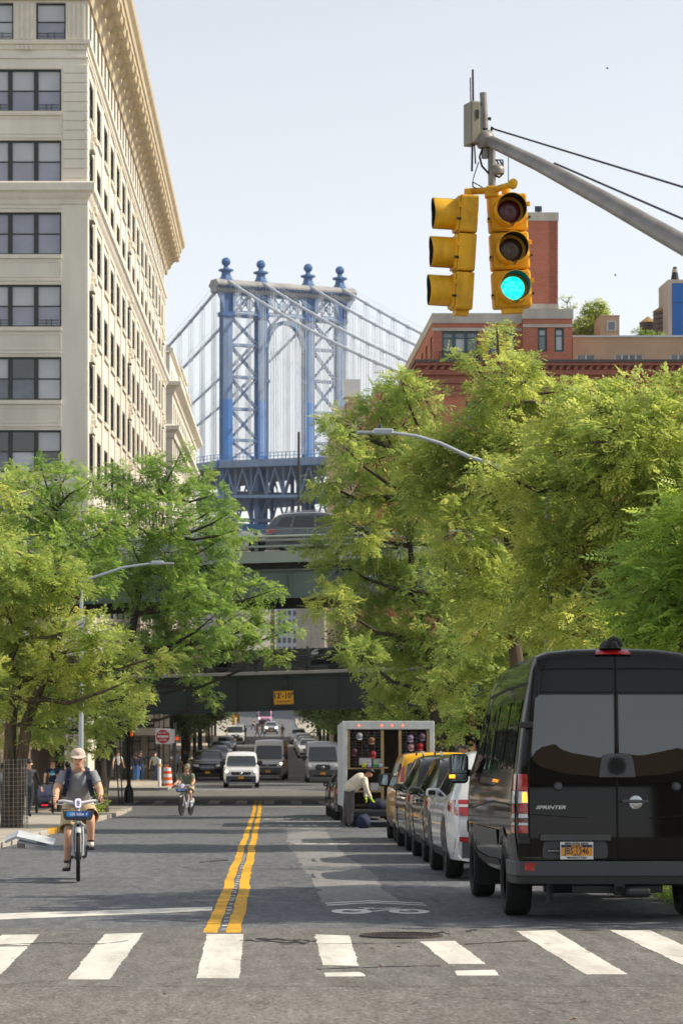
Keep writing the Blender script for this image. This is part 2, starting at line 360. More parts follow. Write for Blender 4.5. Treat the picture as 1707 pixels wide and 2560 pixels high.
# bike-and-chevron stencils
def stencil(cx, y0, s, mat=P_STEN):
    def V(x, y): return Vector((cx + x * s, y0 + y * s, 0))
    for yy in (2.05, 2.60):
        sheet('chevron_marking', [V(-.75, yy), V(0, yy + .75), V(.78, yy), V(.78, yy + .22), V(0, yy + .97), V(-.75, yy + .22)], .003, mat, .006)
    for sx in (-.42, .42):
        o = [V(sx + .30 * math.cos(a), .5 + .62 * math.sin(a)) for a in np.linspace(0, 2 * math.pi, 25)]; inn = [V(sx + .15 * math.cos(a), .5 + .30 * math.sin(a)) for a in np.linspace(0, 2 * math.pi, 25)]
        mb = MB(); mb.add([(v.x, v.y, gz(v.y) + .003) for v in o + inn], [(i, i + 1, 25 + i + 1, 25 + i) for i in range(24)]); mb.build('wheel_marking', mat, road)
    for a, b, w in (((-.42, .55), (-.12, 1.25), .05), ((-.2, 1.2), (.3, 1.2), .06), ((.42, .5), (.22, 1.35), .05), ((-.1, .5), (.28, 1.15), .05), ((-.36, .5), (-.05, .5), .06), ((-.28, 1.45), (-.05, 1.4), .06), ((.12, 1.5), (.35, 1.42), .05)):
        A, B = V(*a), V(*b); d = (B - A).normalized(); n = Vector((d.y, -d.x, 0)) * w * s
        sheet('frame_marking', [A - n, B - n, B + n, A + n], .0033, mat, .004)
stencil(1.16, 24.3, .70); stencil(1.12, 48.5, .80, P_FAINT)
for s, y in (('ONLY', 66.6), ('ONLY', 76.4)):
    o = text(s, 1.0, P_FAINT, road, 'road_lettering', extrude=0, bold=.03); o.data.transform(Matrix.Diagonal((.86, 2.6, 1, 1))); o.location = (1.0, y, gz(y) + .004); o.rotation_euler = (-sa, 0, 0)
for y, a, b in ((62.6, .9, 1.9), (63.1, .8, 2.0), (72.4, .2, 2.1), (82, .5, 1.8)):
    sheet('lane_bar_marking', [Vector((a, y, 0)), Vector((b, y + .1, 0)), Vector((b, y + .45, 0)), Vector((a, y + .35, 0))], .003, P_FAINT, .03)
for i in range(11):                                       # far crosswalk by the underpass
    x = -5.9 + i * 1.15
    sheet('crosswalk_stripe', [Vector((x, 98.5, 0)), Vector((x + .45, 98.5, 0)), Vector((x + .45, 103.5, 0)), Vector((x, 103.5, 0))], .003, P_FAINT, .02)
sheet('stop_line', [Vector((-.2, 94.5, 0)), Vector((4.3, 94.5, 0)), Vector((4.3, 95.0, 0)), Vector((-.2, 95.0, 0))], .003, P_FAINT, .02)
for y in (123.0, 124.6): strip('crosswalk_band', -5.0, 4.3, y, y + .35, .003, P_FAINT, road)
# manhole cover, sunk in a worn frame
IRON = pm('cast_iron', '#4a423e', .6, .3, 8, metal=.5, bmp=.3, bscale=60)
mp = gnd(1003, 2341); mc = thing('manhole_cover', 'round cast iron manhole cover sunk in the broken asphalt beside the crosswalk', 'manhole cover', mp + Vector((0, 0, .006)), rx=-sa)
MB().lathe([(.36, -.02), (.36, .012), (.325, .014), (.325, -.02)], n=36).build('frame', IRON, mc)
MB().lathe([(.0, .006), (.318, .006), (.318, -.02)], n=36).build('lid', IRON, mc)
tb = MB()
for i in range(-9, 10):
    for j in range(-9, 10):
        if i * i + j * j < 84 and (i + j) % 2: tb.box(i * .031 - .011, i * .031 + .011, j * .031 - .011, j * .031 + .011, .005, .011)
tag(tb.build('raised_tread', IRON, mc), kind='stuff')
LEAFB = pm('dry_leaf', '#8a5a1e', .8, .4, 30)
for k, (px, py) in enumerate(((930, 2378), (985, 2386), (997, 2374), (949, 2423), (411, 2494), (1433, 2558))):
    p = gnd(px, py); mb = MB()
    mb.add([(-.03, 0, 0), (0, -.005, .012), (.035, 0, .002), (0, .005, .014), (.012, 0, .004)], [(0, 1, 4), (1, 2, 4), (2, 3, 4), (3, 0, 4)])
    o = mb.build('fallen_leaf', LEAFB, None, loc=p + Vector((0, 0, .018))); o.rotation_euler = (0, 0, k * 1.3)
    tag(o, 'small dry brown leaf lying on the asphalt of the crossing', 'leaf', 'dry leaves on the road')
# ================================================================== buildings
CREAM = pm('cream_masonry', (.68, .645, .555), .8, .16, .45, bmp=.12, bscale=8, stretch=(1, 1, .25))
CREAM2 = pm('cream_trim', (.71, .665, .565), .75, .10, 1.2)
TAN = pm('tan_cornice_metal', (.56, .46, .295), .6, .16, 1.0, stretch=(1, 1, .3))
GREENF = pm('dark_green_frame', '#1f2b28', .45, .15, 2)
WPANE = glass('window_glass', '#3a4350', .03); WPANE2 = glass('window_glass_dark', '#10161a', .03)
WPALE = pm('window_painted_sky', '#8b8f9e', .25, .12, .8, coat=.8)  # pale pane colour stands in for sky reflected in the glass
BLIND = pm('roller_blind', '#b4b8bd', .4, .06, 1.0, coat=.7)
STONE = pm('cast_stone', '#b5b1a8', .85, .2, .8, bmp=.2, bscale=10, stretch=(1, 1, .3))
def brickmat(name, a, b, mortar):
    m, t, p = nt(name); tc = t.nodes.new('ShaderNodeTexCoord'); mp = t.nodes.new('ShaderNodeMapping'); mp.inputs['Rotation'].default_value = (R(90), 0, 0)
    t.links.new(tc.outputs['Object'], mp.inputs[0]); br = t.nodes.new('ShaderNodeTexBrick'); t.links.new(mp.outputs[0], br.inputs['Vector'])
    br.inputs['Color1'].default_value = rgb(a); br.inputs['Color2'].default_value = rgb(b); br.inputs['Mortar'].default_value = rgb(mortar)
    br.inputs['Scale'].default_value = 1.0; br.inputs['Brick Width'].default_value = .24; br.inputs['Row Height'].default_value = .085; br.inputs['Mortar Size'].default_value = .010
    n = noise(t, .7, 6); c = mixc(t, br.outputs[0], ramp(t, n.outputs[0], [(.3, (.75, .73, .71)), (.7, (1.0, 1.0, 1.0))]), .8, 'MULTIPLY')
    t.links.new(c, p.inputs['Base Color']); p.inputs['Roughness'].default_value = .85; bump(t, p, br.outputs['Fac'], -.3, .01); return m
BRICK = brickmat('red_brick', '#c26a4e', '#b15c43', '#a98d7c'); BRICK2 = brickmat('orange_brick', '#c5724f', '#b0603f', '#ab8f7d'); BRICK3 = brickmat('dark_brick', '#a3543f', '#8f4635', '#957c6e')
TEAL = pm('teal_frame', '#1f4a4e', .4, .12, 2); IRONB = pm('black_iron', '#15171a', .5, .2, 4)
class Fac:
    """a facade: u along it, n outwards, z up"""
    def __init__(s, o, u, n): s.o, s.u, s.n = Vector(o), Vector(u), Vector(n)
    def P(s, u, n, z): return s.o + s.u * u + s.n * n + Vector((0, 0, z))
    def box(s, mb, u0, u1, n0, n1, z0, z1, mi=0):
        a, b = s.P(u0, n0, z0), s.P(u1, n1, z1); return mb.box(a.x, b.x, a.y, b.y, a.z, b.z, mi)
    def quad(s, mb, pts, mi=0):
        v = [s.P(*p) for p in pts]; nn = (v[1] - v[0]).cross(v[2] - v[0])
        if nn.dot(s.n) < 0: v.reverse()
        mb.add(v, [(0, 1, 2, 3)], mi)
    def prof(s, mb, prof, u0, u1, mitre=False):           # (n,z) outline run along u, mitred at the street corner if asked
        n = len(prof); v = [s.P(-p[0] if mitre else u0, *p) for p in prof] + [s.P(u1, *p) for p in prof]
        f = [tuple(range(n)), tuple(reversed(range(n, 2 * n)))] + [(i, (i + 1) % n, (i + 1) % n + n, i + n) for i in range(n)]; mb.add(v, f)
    def wall(s, mb, u0, u1, z0, z1, holes, rec):          # wall sheet with reveals round each opening
        us = sorted({u0, u1, *[h[i] for h in holes for i in (0, 1)]}); zs = sorted({z0, z1, *[h[i] for h in holes for i in (2, 3)]})
        hs = set()
        for (a, b, c, d) in holes:
            for i in range(us.index(a), us.index(b)):
                for j in range(zs.index(c), zs.index(d)): hs.add((i, j))
        for j in range(len(zs) - 1):
            i = 0
            while i < len(us) - 1:
                if (i, j) in hs: i += 1; continue
                k = i
                while k + 1 < len(us) - 1 and (k + 1, j) not in hs: k += 1
                s.quad(mb, [(us[i], 0, zs[j]), (us[k + 1], 0, zs[j]), (us[k + 1], 0, zs[j + 1]), (us[i], 0, zs[j + 1])]); i = k + 1
        for (a, b, c, d) in holes:
            for q in ([(a, 0, c), (a, 0, d), (a, -rec, d), (a, -rec, c)], [(b, 0, c), (b, -rec, c), (b, -rec, d), (b, 0, d)], [(a, 0, c), (a, -rec, c), (b, -rec, c), (b, 0, c)], [(a, 0, d), (b, 0, d), (b, -rec, d), (a, -rec, d)]):
                v = [s.P(*p) for p in q]; cu = s.P((a + b) / 2, -rec / 2, (c + d) / 2); nn = (v[1] - v[0]).cross(v[2] - v[0])
                if nn.dot(cu - v[0]) < 0: v.reverse()
                mb.add(v, [(0, 1, 2, 3)])
    def window(s, parent, u0, u1, z0, z1, rec, fm, panes=1, fw=.09, sash=True, glassm=None, tr=None, mull=.22):
        """framed window in its opening; panes side by side, each double hung"""
        f = MB(); d0 = -rec + .10
        for (a, b, c, d) in ((u0, u1, z1 - fw, z1), (u0, u1, z0, z0 + fw), (u0, u0 + fw, z0 + fw, z1 - fw), (u1 - fw, u1, z0 + fw, z1 - fw)): s.box(f, a, b, -rec, d0, c, d)
        w = (u1 - u0 - 2 * fw - (panes - 1) * mull) / panes; gl = []
        for k in range(panes):
            a = u0 + fw + k * (w + mull); b = a + w
            if k: s.box(f, a - mull, a, -rec, d0 + .03, z0 + fw, z1 - fw)
            zm = tr if tr else (z0 + z1) / 2
            if sash: s.box(f, a, b, -rec, d0 - .03, zm - .035, zm + .035)
            gl += [(a, b, z0 + fw, zm - .035), (a, b, zm + .035, z1 - fw)] if sash else [(a, b, z0 + fw, z1 - fw)]
        o = f.build('window', fm, parent)
        for i, (a, b, c, d) in enumerate(gl):
            g = MB(); s.box(g, a, b, -rec - .02, -rec + .03, c, d)
            m = glassm if glassm else WPANE
            if isinstance(m, list): m = m[rnd.randrange(len(m))]
            if glassm is None: m = (BLIND if rnd.random() < .8 else WPALE) if i % 2 else (WPALE if rnd.random() < .8 else BLIND)
            g.build('pane', m, o)
        return o
# ------------------------------------------------------------------ big cream loft building
D0, XB = 130.4, -9.8; K = D0 / FPX
def zr(y): return CAMZ + (HY - y) * K
lb = thing('loft_building', 'tall cream loft building with bracketed tan cornice and dark green window groups', 'building', (0, 0, 0))
F = Fac((XB, D0, 0), (-1, 0, 0), (0, -1, 0)); S = Fac((XB, D0, 0), (0, 1, 0), (1, 0, 0))
ROWS = [(278, 172), (455, 350), (636, 530), (817, 711), (1000, 892), (1181, 1075), (1363, 1257), (1545, 1439), (1727, 1621)]
rz_ = [(zr(a), zr(b)) for a, b in ROWS]
fh, grp = [], [(1.37, 5.55), (7.2, 11.38), (13.0, 17.2), (18.9, 23)]
for (a, b) in rz_: fh += [(u0, u1, a, b) for u0, u1 in grp]
top = []
for i in range(9): u = 1.13 + i * 2.84; top.append((u, u + 1.62, zr(99), zr(6)))
mb = MB(); F.wall(mb, 0, 24, -9, 36.2, fh + top, .34); mb.build('front_wall', CREAM, lb)
sh, LEN = [], 100.0; bays = [1.9 + 6.02 * i for i in range(16)]
for (a, b) in rz_: sh += [(u, u + 3.3, a, b) for u in bays]
stop = [(1.2 + 3.01 * i, 2.9 + 3.01 * i, zr(99), zr(6)) for i in range(32)]
mb = MB(); S.wall(mb, 0, LEN, -12, 36.2, sh + stop, .15)
mb.box(XB - 23, XB, D0 + LEN - .02, D0 + LEN, -14, 36.2); mb.box(XB - 24, XB, D0, D0 + LEN, 36.2, 36.4); mb.box(XB - 24, XB - 23.5, D0, D0 + LEN, -9, 36.2)
mb.build('side_wall', CREAM, lb)
MB().box(XB - 1.6, XB - 1.2, D0 + 1.6, D0 + LEN - 1, -8, 36).box(XB - 23, XB - 1.7, D0 + 1.6, D0 + 1.9, -8, 36).build('interior_screen', pm('dim_interior', '#4c4a48', .9, .2, .5), lb)
for k, (u0, u1, a, b) in enumerate(fh):
    if k % 4 < 2: F.window(lb, u0, u1, a, b, .34, GREENF, 3, .10, mull=.24, glassm=None if k // 4 < 4 else [WPANE, WPANE2, BLIND])
for (u0, u1, a, b) in [top[0], top[1], (1.42, 2.70, *rz_[0]), (4.2, 5.5, *rz_[0]), (1.42, 2.70, *rz_[3]), (4.2, 5.5, *rz_[3])]:
    o = MB(); F.box(o, u0 + .1, u1 - .1, -.2, -.18, a + .38, a + .41); F.box(o, u0 + .1, u1 - .1, -.2, -.18, a + .22, a + .245); [F.box(o, u0 + q * (u1 - u0), u0 + q * (u1 - u0) + .03, -.2, -.17, a + .09, a + .45) for q in (.38, .60)]; o.build('window_guard', IRONB, lb)
for (u0, u1, a, b) in top[:3]: F.window(lb, u0, u1, a, b, .34, GREENF, 1, .09)
for (u0, u1, a, b) in sh: S.window(lb, u0, u1, a, b, .15, GREENF, 1, .12, glassm=WPANE2)
for (u0, u1, a, b) in stop: S.window(lb, u0, u1, a, b, .15, GREENF, 1, .12, sash=False, glassm=WPANE2)
for (a, b) in rz_:                                        # sills and sunk spandrel panels
    for u0, u1 in grp[:2]:
        o = MB(); F.box(o, u0 - .02, u1 + .05, -.05, .12, a - .22, a - .003); o.build('sill', CREAM2, lb)
        o = MB(); z0, z1 = a - 1.24, a - .36
        for q in ((u0, u1, z1 - .06, z1), (u0, u1, z0, z0 + .06), (u0, u0 + .06, z0 + .06, z1 - .06), (u1 - .06, u1, z0 + .06, z1 - .06)): F.box(o, q[0], q[1], -.01, .035, q[2], q[3])
        F.box(o, u0, u1, -.01, .05, z0 - .20, z0 - .11); o.build('spandrel_panel', CREAM2, lb)
    for u in bays:
        o = MB(); S.box(o, u - .2, u + 3.5, -.03, .12, a - .24, a - .003); o.build('sill', CREAM2, lb)
for i in range(17):                                       # flat pilasters between the bays of the street side
    u = bays[0] - 1.9 + 6.02 * i; w = (0.02, .95) if i == 0 else ((u - .55, u + .95) if i < 16 else (LEN - 1.4, LEN - .02))
    o = MB(); S.box(o, w[0], w[1], -.02, .07, -8, zr(507)); S.box(o, w[0], w[1], -.02, .07, zr(456), zr(150)); o.build('pilaster', CREAM, lb)
for u in (bays[0], bays[6], bays[15]):                    # carved heads over some windows
    for (a, b) in rz_[1:7]:
        o = MB(); S.box(o, u + .9, u + 2.4, -.02, .22, b + .02, b + .50); S.box(o, u + 1.15, u + 2.15, -.02, .34, b + .45, b + .85); S.box(o, u + 1.4, u + 1.9, -.02, .26, b + .85, b + 1.15)
        bevel(o.build('carved_keystone', CREAM2, lb), .06, 2)
for (z0, z1) in ((zr(458), zr(172)),):                    # banded corner pier
    n = 13; h = (z1 - z0 + .5) / n
    for i in range(n):
        o = MB(); o.box(XB - 1.28, XB + .055, D0 - .055, D0 + 1.45, z0 - .25 + i * h + .03, z0 - .25 + (i + 1) * h - .03); bevel(o.build('pier_band', CREAM, lb), .02, 1)
BELT = [(-.05, zr(510)), (.06, zr(510)), (.10, zr(500)), (.22, zr(492)), (.30, zr(484)), (.44, zr(478)), (.46, zr(460)), (.40, zr(456)), (-.05, zr(454))]
for nm, prof in (('belt_cornice', BELT), ('sill_course', [(-.05, zr(125)), (.05, zr(124)), (.08, zr(113)), (.20, zr(111)), (.22, zr(101)), (-.05, zr(99.5))]), ('frieze_moulding', [(-.05, zr(147)), (.09, zr(146)), (.09, zr(142.5)), (-.05, zr(142))])):
    e = max(p[0] for p in prof)
    o = MB(); F.prof(o, prof, 0, 24, True); o.build(nm, CREAM2, lb, fix=True); o = MB(); S.prof(o, prof, 0, LEN + e * .5, True); o.build(nm, CREAM2, lb, fix=True)
for i in range(8):                                        # fluted piers of the top storey
    u0 = -.0 + .12 if i == 0 else top[i - 1][1] + .13; u1 = top[i][0] - .13
    if u1 - u0 < .4: continue
    for nm, G, a, b in (('fluted_pier', F, u0, u1),):
        o = MB(); w = (b - a) / 7
        for k in (0, 2, 4, 6): G.box(o, a + k * w, a + (k + 1) * w, -.02, .07, zr(98), zr(8))
        G.box(o, a + w, b - w, -.02, .02, zr(98), zr(8)); o.build(nm, CREAM2, lb)
    if i < 3:
        for k in range(4):
            o = MB(); c = u0 + (u1 - u0) * (k + .5) / 4; F.prism = None
            z1 = zr(113.5); o.add([F.P(c + x, n, z) for x, z in ((-.11, z1 - .24), (.11, z1 - .24), (.07, z1), (-.07, z1)) for n in (0, .15)], [(0, 2, 3, 1), (2, 4, 5, 3), (4, 6, 7, 5), (6, 0, 1, 7), (1, 3, 5, 7), (0, 6, 4, 2)]); o.build('gutta_block', CREAM2, lb)
for i in range(33):
    o = MB(); u = 3.01 * i; S.box(o, u - .5 + .5 * (i == 0), u + .9, -.02, .09, zr(98), zr(8)); o.build('fluted_pier', CREAM2, lb)
CORN = [(-.05, 35.55), (.2, 35.55), (.3, 36.0), (.55, 36.25), (.55, 37.15), (1.45, 37.25), (1.45, 37.6), (1.55, 37.65), (1.62, 37.95), (1.85, 38.2), (1.92, 38.45), (1.6, 38.62), (-.05, 38.75)]
o = MB(); S.prof(o, CORN, 0, LEN + 1.2, True); o.build('cornice', TAN, lb, fix=True); o = MB(); F.prof(o, CORN, 0, 24, True); o.build('cornice', TAN, lb, fix=True)
m0 = None
for i in range(34):                                       # scrolled brackets under the cornice
    if m0 is None:
        o = MB(); o.prism([(.5, .64), (1.38, .64), (1.42, .20), (1.34, .02), (1.16, .0), (1.0, .06), (.8, -.10), (.64, -.30), (.5, -.36)], 'Y', -.80, .80)
        o.prism([(.5, .64), (1.45, .64), (1.45, .50), (.5, .50)], 'Y', -.92, .92); m0 = o.build('cornice_bracket', TAN, lb, fix=True); ob = m0
    else: ob = m0.copy(); COL.objects.link(ob)
    ob.location = (XB, D0 - .2 + 3.01 * i, 36.56)
# ------------------------------------------------------------------ lower cream building behind it
b2 = thing('cream_building', 'lower cream stone building with stepped attic beyond the tall loft building', 'building')
d2 = 249.0; F2 = Fac((XB, d2, 0), (-1, 0, 0), (0, -1, 0)); S2 = Fac((XB, d2, 0), (0, 1, 0), (1, 0, 0)); L2 = 82.0
z_ = lambda y: CAMZ + (HY - y) * d2 / FPX
h2 = [(3 + 5.2 * i, 5.4 + 5.2 * i, z_(b), z_(a)) for i in range(15) for a, b in ((1000, 1052), (1090, 1150), (1180, 1240), (1270, 1330), (1360, 1420), (1450, 1510))]
mb = MB(); S2.wall(mb, 0, L2, -14, z_(960), h2, .15); F2.wall(mb, 0, 14, -14, z_(960), [], .1); mb.box(XB - 14, XB, d2, d2 + L2, z_(960), z_(960) + .2); mb.build('wall', CREAM, b2)
for h in h2: S2.window(b2, *h, .15, GREENF, 1, .14, sash=False, glassm=WPANE2)
for y, e in ((962, .9), (1072, .7)):
    z = z_(y); pr = [(-.05, z - .9), (.2, z - .9), (.3, z - .4), (e, z - .1), (e, z + .3), (-.05, z + .5)]; o = MB(); S2.prof(o, pr, 0, L2 + .5, True); o.build('cornice', CREAM2, b2, fix=True); o = MB(); F2.prof(o, pr, 0, 14, True); o.build('cornice', CREAM2, b2, fix=True)
mb = MB(); S3 = Fac((XB - .3, d2 + .5, 0), (0, 1, 0), (1, 0, 0)); ha = [(5 + 5.2 * i, 6.8 + 5.2 * i, z_(945), z_(908)) for i in range(10)]
S3.wall(mb, 0, 60, z_(958), z_(878), ha, .12); mb.box(XB - 12, XB - .3, d2 + .48, d2 + .5, z_(958), z_(878)); mb.box(XB - 12, XB - .3, d2 + .5, d2 + 60, z_(878) - .1, z_(878)); mb.build('attic_wall', CREAM, b2)
for h in ha: S3.window(b2, *h, .12, GREENF, 1, .12, sash=False, glassm=WPANE2)
o = MB(); z = z_(876); S3.prof(o, [(-.05, z - .3), (.35, z), (.35, z + .25), (-.05, z + .4)], -.35, 60.3); o.box(XB - 12, XB - .3, d2 + .1, d2 + .48, z, z + .4); o.build('attic_cornice', CREAM2, b2, fix=True)
MB().box(XB - 9, XB - .1, d2 + 24, d2 + 44, z_(960), z_(858)).box(XB - 9.2, XB + .15, d2 + 23.7, d2 + 44.3, z_(858), z_(852)).build('stair_tower', CREAM, b2)
# ------------------------------------------------------------------ brick building with stone parapet penthouse
br = thing('brick_building', 'red brick corner building with stone banded penthouse and corbelled cornice', 'building')
dB, XR = 143.0, 9.27; FB = Fac((XR, dB, 0), (1, 0, 0), (0, -1, 0)); SB = Fac((XR, dB, 0), (0, 1, 0), (-1, 0, 0)); zb = lambda y, d=dB: CAMZ + (HY - y) * d / FPX; ub = lambda px, d=dB, x0=XR: xat(px, d) - x0
bh = [(a, a + 1.25, zb(y1), zb(y0)) for a in (2.55, 6.1, 9.6, 13.1, 16.6, 20.1) for y0, y1 in ((1003, 1070), (1150, 1220), (1300, 1370), (1450, 1520))]
bs = [(3 + 4 * i, 4.6 + 4 * i, zb(y1), zb(y0)) for i in range(13) for y0, y1 in ((1003, 1070), (1150, 1220), (1300, 1370), (1450, 1520))]
mb = MB(); FB.wall(mb, 0, 24, -9, zb(905), bh, .25); SB.wall(mb, 0, 55, -11, zb(905), bs, .2); mb.box(XR, XR + 24, dB, dB + 55, zb(905) - .1, zb(905)); mb.build('wall', BRICK2, br)
for h in bh: FB.window(br, *h, .25, GREENF, 1, .08, glassm=[WPANE, WPANE2])
for h in bs: SB.window(br, *h, .2, GREENF, 1, .1, glassm=WPANE2)
for k, (e, y0, y1) in enumerate(((.10, 990, 978), (.16, 976, 962), (.24, 958, 948), (.30, 938, 926), (.46, 915, 908))):    # corbelled courses
    o = MB(); o.box(XR - e, XR + 24, dB - e, dB + 55, zb(y0), zb(y1)); o.build('corbel_course', BRICK3, br)
d0 = None
for i in range(54):                                       # sawtooth bricks of the cornice
    for side in (0, 1):
        if side and i > 44: continue
        if d0 is None:
            o = MB(); o.prism([(0, 0), (.20, 0), (.34, .24), (.14, .24)], 'Y', -.30, 0); d0 = o.build('corbel_brick', BRICK3, br); q = d0
        else: q = d0.copy(); COL.objects.link(q)
        if side: q.location = (XR, dB + .3 + i * .6, zb(925)); q.rotation_euler = (0, 0, R(-90))
        else: q.location = (XR + .1 + i * .44, dB - .02, zb(925))
o = MB(); o.box(XR - .55, XR + 24, dB - .55, dB + 55, zb(907.5), zb(901)); o.build('cornice_cap', pm('lead_capping', '#4b4744', .7, .2, 1), br)
dp = 147.0; zp = lambda y: CAMZ + (HY - y) * dp / FPX; XP = xat(1082, dp); FP = Fac((XP, dp, 0), (1, 0, 0), (0, -1, 0)); SP = Fac((XP, dp, 0), (0, 1, 0), (-1, 0, 0)); up = lambda px: xat(px, dp) - XP
ph = [(up(1104), up(1195), zp(905), zp(828)), (up(1222), up(1246), zp(886), zp(828)), (up(1264), up(1288), zp(886), zp(828))]; ps = [(.8 + 4.4 * i, 2.6 + 4.4 * i, zp(890), zp(835)) for i in range(8)]
mb = MB(); FP.wall(mb, 0, up(1306), zp(906), zp(808), ph, .22); SP.wall(mb, 0, 38, zp(906), zp(808), ps, .2); mb.build('penthouse_wall', BRICK, br)
FP.window(br, *ph[0], .22, TEAL, 3, .12, tr=zp(845), glassm=[WPANE, BLIND], mull=.2); [FP.window(br, *h, .22, TEAL, 1, .12, tr=zp(850), glassm=[WPANE, BLIND]) for h in ph[1:]]; [SP.window(br, *h, .2, TEAL, 1, .12, glassm=WPANE2) for h in ps]
FQ = Fac((xat(1306, 146.4), 146.4, 0), (1, 0, 0), (0, -1, 0)); uq = lambda px: xat(px, 146.4) - xat(1306, 146.4)
qh = [(uq(1343), uq(1367), zp(882), zp(823)), (uq(1385), uq(1409), zp(882), zp(823))]; mb = MB(); FQ.wall(mb, 0, uq(1430), zp(906), zp(800), qh, .22); mb.box(xat(1306, 146.4), xat(1306, 146.4) + .01, 146.4, 147, zp(906), zp(800)); x1 = xat(1430, 146.4); mb.box(x1 - .01, x1, 146.4, 160, zp(906), zp(800)); mb.build('penthouse_bay', BRICK, br)
[FQ.window(br, *h, .22, TEAL, 1, .12, tr=zp(842), glassm=[WPANE, BLIND]) for h in qh]
o = MB(); o.box(XP - .06, XP + up(1306), dp - .06, dp + 38, zp(808), zp(783)); o.box(xat(1306, 146.4) - .03, x1 + .05, 146.34, 160, zp(800), zp(776)); o.build('stone_parapet', STONE, br)
o = MB(); FP.box(o, -.03, up(1306), -.1, .05, zp(828) + .02, zp(820)); FQ.box(o, .0, uq(1430), -.1, .05, zp(822) + .02, zp(814)); o.build('stone_band', STONE, br)
for u0, u1, FF, n in ((up(1096), up(1204), FP, 26), (-.2, 1.2, FP, 0)):   # balcony railing
    if n:
        o = MB(); FF.box(o, u0, u1, .30, .35, zp(882), zp(880)); FF.box(o, u0, u1, .30, .35, zp(901), zp(899))
        for k in range(n + 1): u = u0 + (u1 - u0) * k / n; FF.box(o, u - .015, u + .015, .31, .34, zp(901), zp(881))
        o.build('balcony_railing', IRONB, br)
ds = 158.0; xs0, xs1 = xat(1320, ds), xat(1393, ds); zs = lambda y: CAMZ + (HY - y) * ds / FPX
o = MB(); o.box(xs0, xs1, ds, ds + 5, zp(800), zs(550)); o.build('brick_shaft', BRICK, br)
o = MB()
for k in range(46): z = zs(768) + k * .128; o.box(xs1 - .55, xs1 + .025, ds - .025, ds + .5, z, z + .07)
tag(o.build('shaft_quoin', BRICK3, br), kind='stuff'); o = MB(); o.box(xs0 - .06, xs1 + .06, ds - .06, ds + 5.06, zs(552), zs(531)); o.box(xs0 - .05, xs1 + .05, ds - .05, ds + 5, zs(772), zs(760)); o.build('shaft_cap', STONE, br)
fl = at(1350, 530, ds); o = MB(); o.box(fl.x - .04, fl.x + .04, fl.y + 1, fl.y + 1.08, fl.z - .1, fl.z + .3); o.box(fl.x - .25, fl.x + .2, fl.y + .9, fl.y + 1.15, fl.z + .2, fl.z + .55); tag(o.build('floodlight', pm('floodlight_body', '#1c2c44', .5, .2, 3)), 'small dark floodlight on top of the brick shaft', 'floodlight')
# ------------------------------------------------------------------ tan rooftop wing, tanks, blue bulkhead
tw = thing('rooftop_wing', 'long tan stucco wing with low white windows and stair bulkhead on the roof', 'building'); dw = 149.0; zw = lambda y: CAMZ + (HY - y) * dw / FPX; xw = lambda px: xat(px, dw)
STUC = pm('tan_stucco', '#b79b80', .9, .10, .8, bmp=.1, bscale=20); WHITEF = pm('white_frame', '#c9cbc9', .5, .08, 3)
FW = Fac((xw(1431), dw, 0), (1, 0, 0), (0, -1, 0)); uw = lambda px: xw(px) - xw(1431)
wh = [(uw(1440), uw(1487), zw(901), zw(886)), (uw(1536), uw(1606), zw(901), zw(885)), (uw(1674), uw(1735), zw(901), zw(885))]
mb = MB(); FW.wall(mb, 0, uw(1790), zw(904), zw(842), wh, .15); mb.box(xw(1431), xw(1790), dw + .02, dw + 12, zw(843) - .1, zw(843)); mb.build('wall', STUC, tw)
for k, h in enumerate(wh): FW.window(tw, *h, .15, WHITEF, (2, 4, 3)[k], .06, sash=False, glassm=[WPANE, WPANE2], mull=.08)
o = MB(); FW.box(o, -.03, uw(1790), -.3, .08, zw(843), zw(839)); o.build('roof_edge', WHITEF, tw)
o = MB(); o.box(xw(1500), xw(1547), dw - .03, dw + 3, zw(843), zw(791)); o.box(xw(1499), xw(1548), dw - .06, dw + 3.1, zw(791), zw(788)); bk = o.build('stair_bulkhead', STUC, tw)
FK = Fac((xw(1516), dw - .03, 0), (1, 0, 0), (0, -1, 0)); o = MB(); FK.box(o, 0, xw(1538) - xw(1516), -.02, .05, zw(827), zw(803)); wo = o.build('window', WHITEF, bk); o = MB(); FK.box(o, .07, xw(1538) - xw(1516) - .07, .04, .06, zw(825), zw(805)); o.build('pane', WPANE, wo)
o = MB()
for px in range(1432, 1790, 13):
    if not 1495 < px < 1552: FW.box(o, uw(px) - .02, uw(px) + .02, -.5, -.46, zw(842), zw(836))
FW.box(o, 0, uw(1497), -.5, -.46, zw(837), zw(836)); FW.box(o, uw(1550), uw(1790), -.5, -.46, zw(837), zw(836)); o.build('roof_railing', WHITEF, tw)
WOODT = pm('weathered_cedar', '#6f6862', .9, .25, 3, stretch=(6, 6, .4)); TANR = pm('tan_tank_roof', '#a08358', .8, .15, 2)
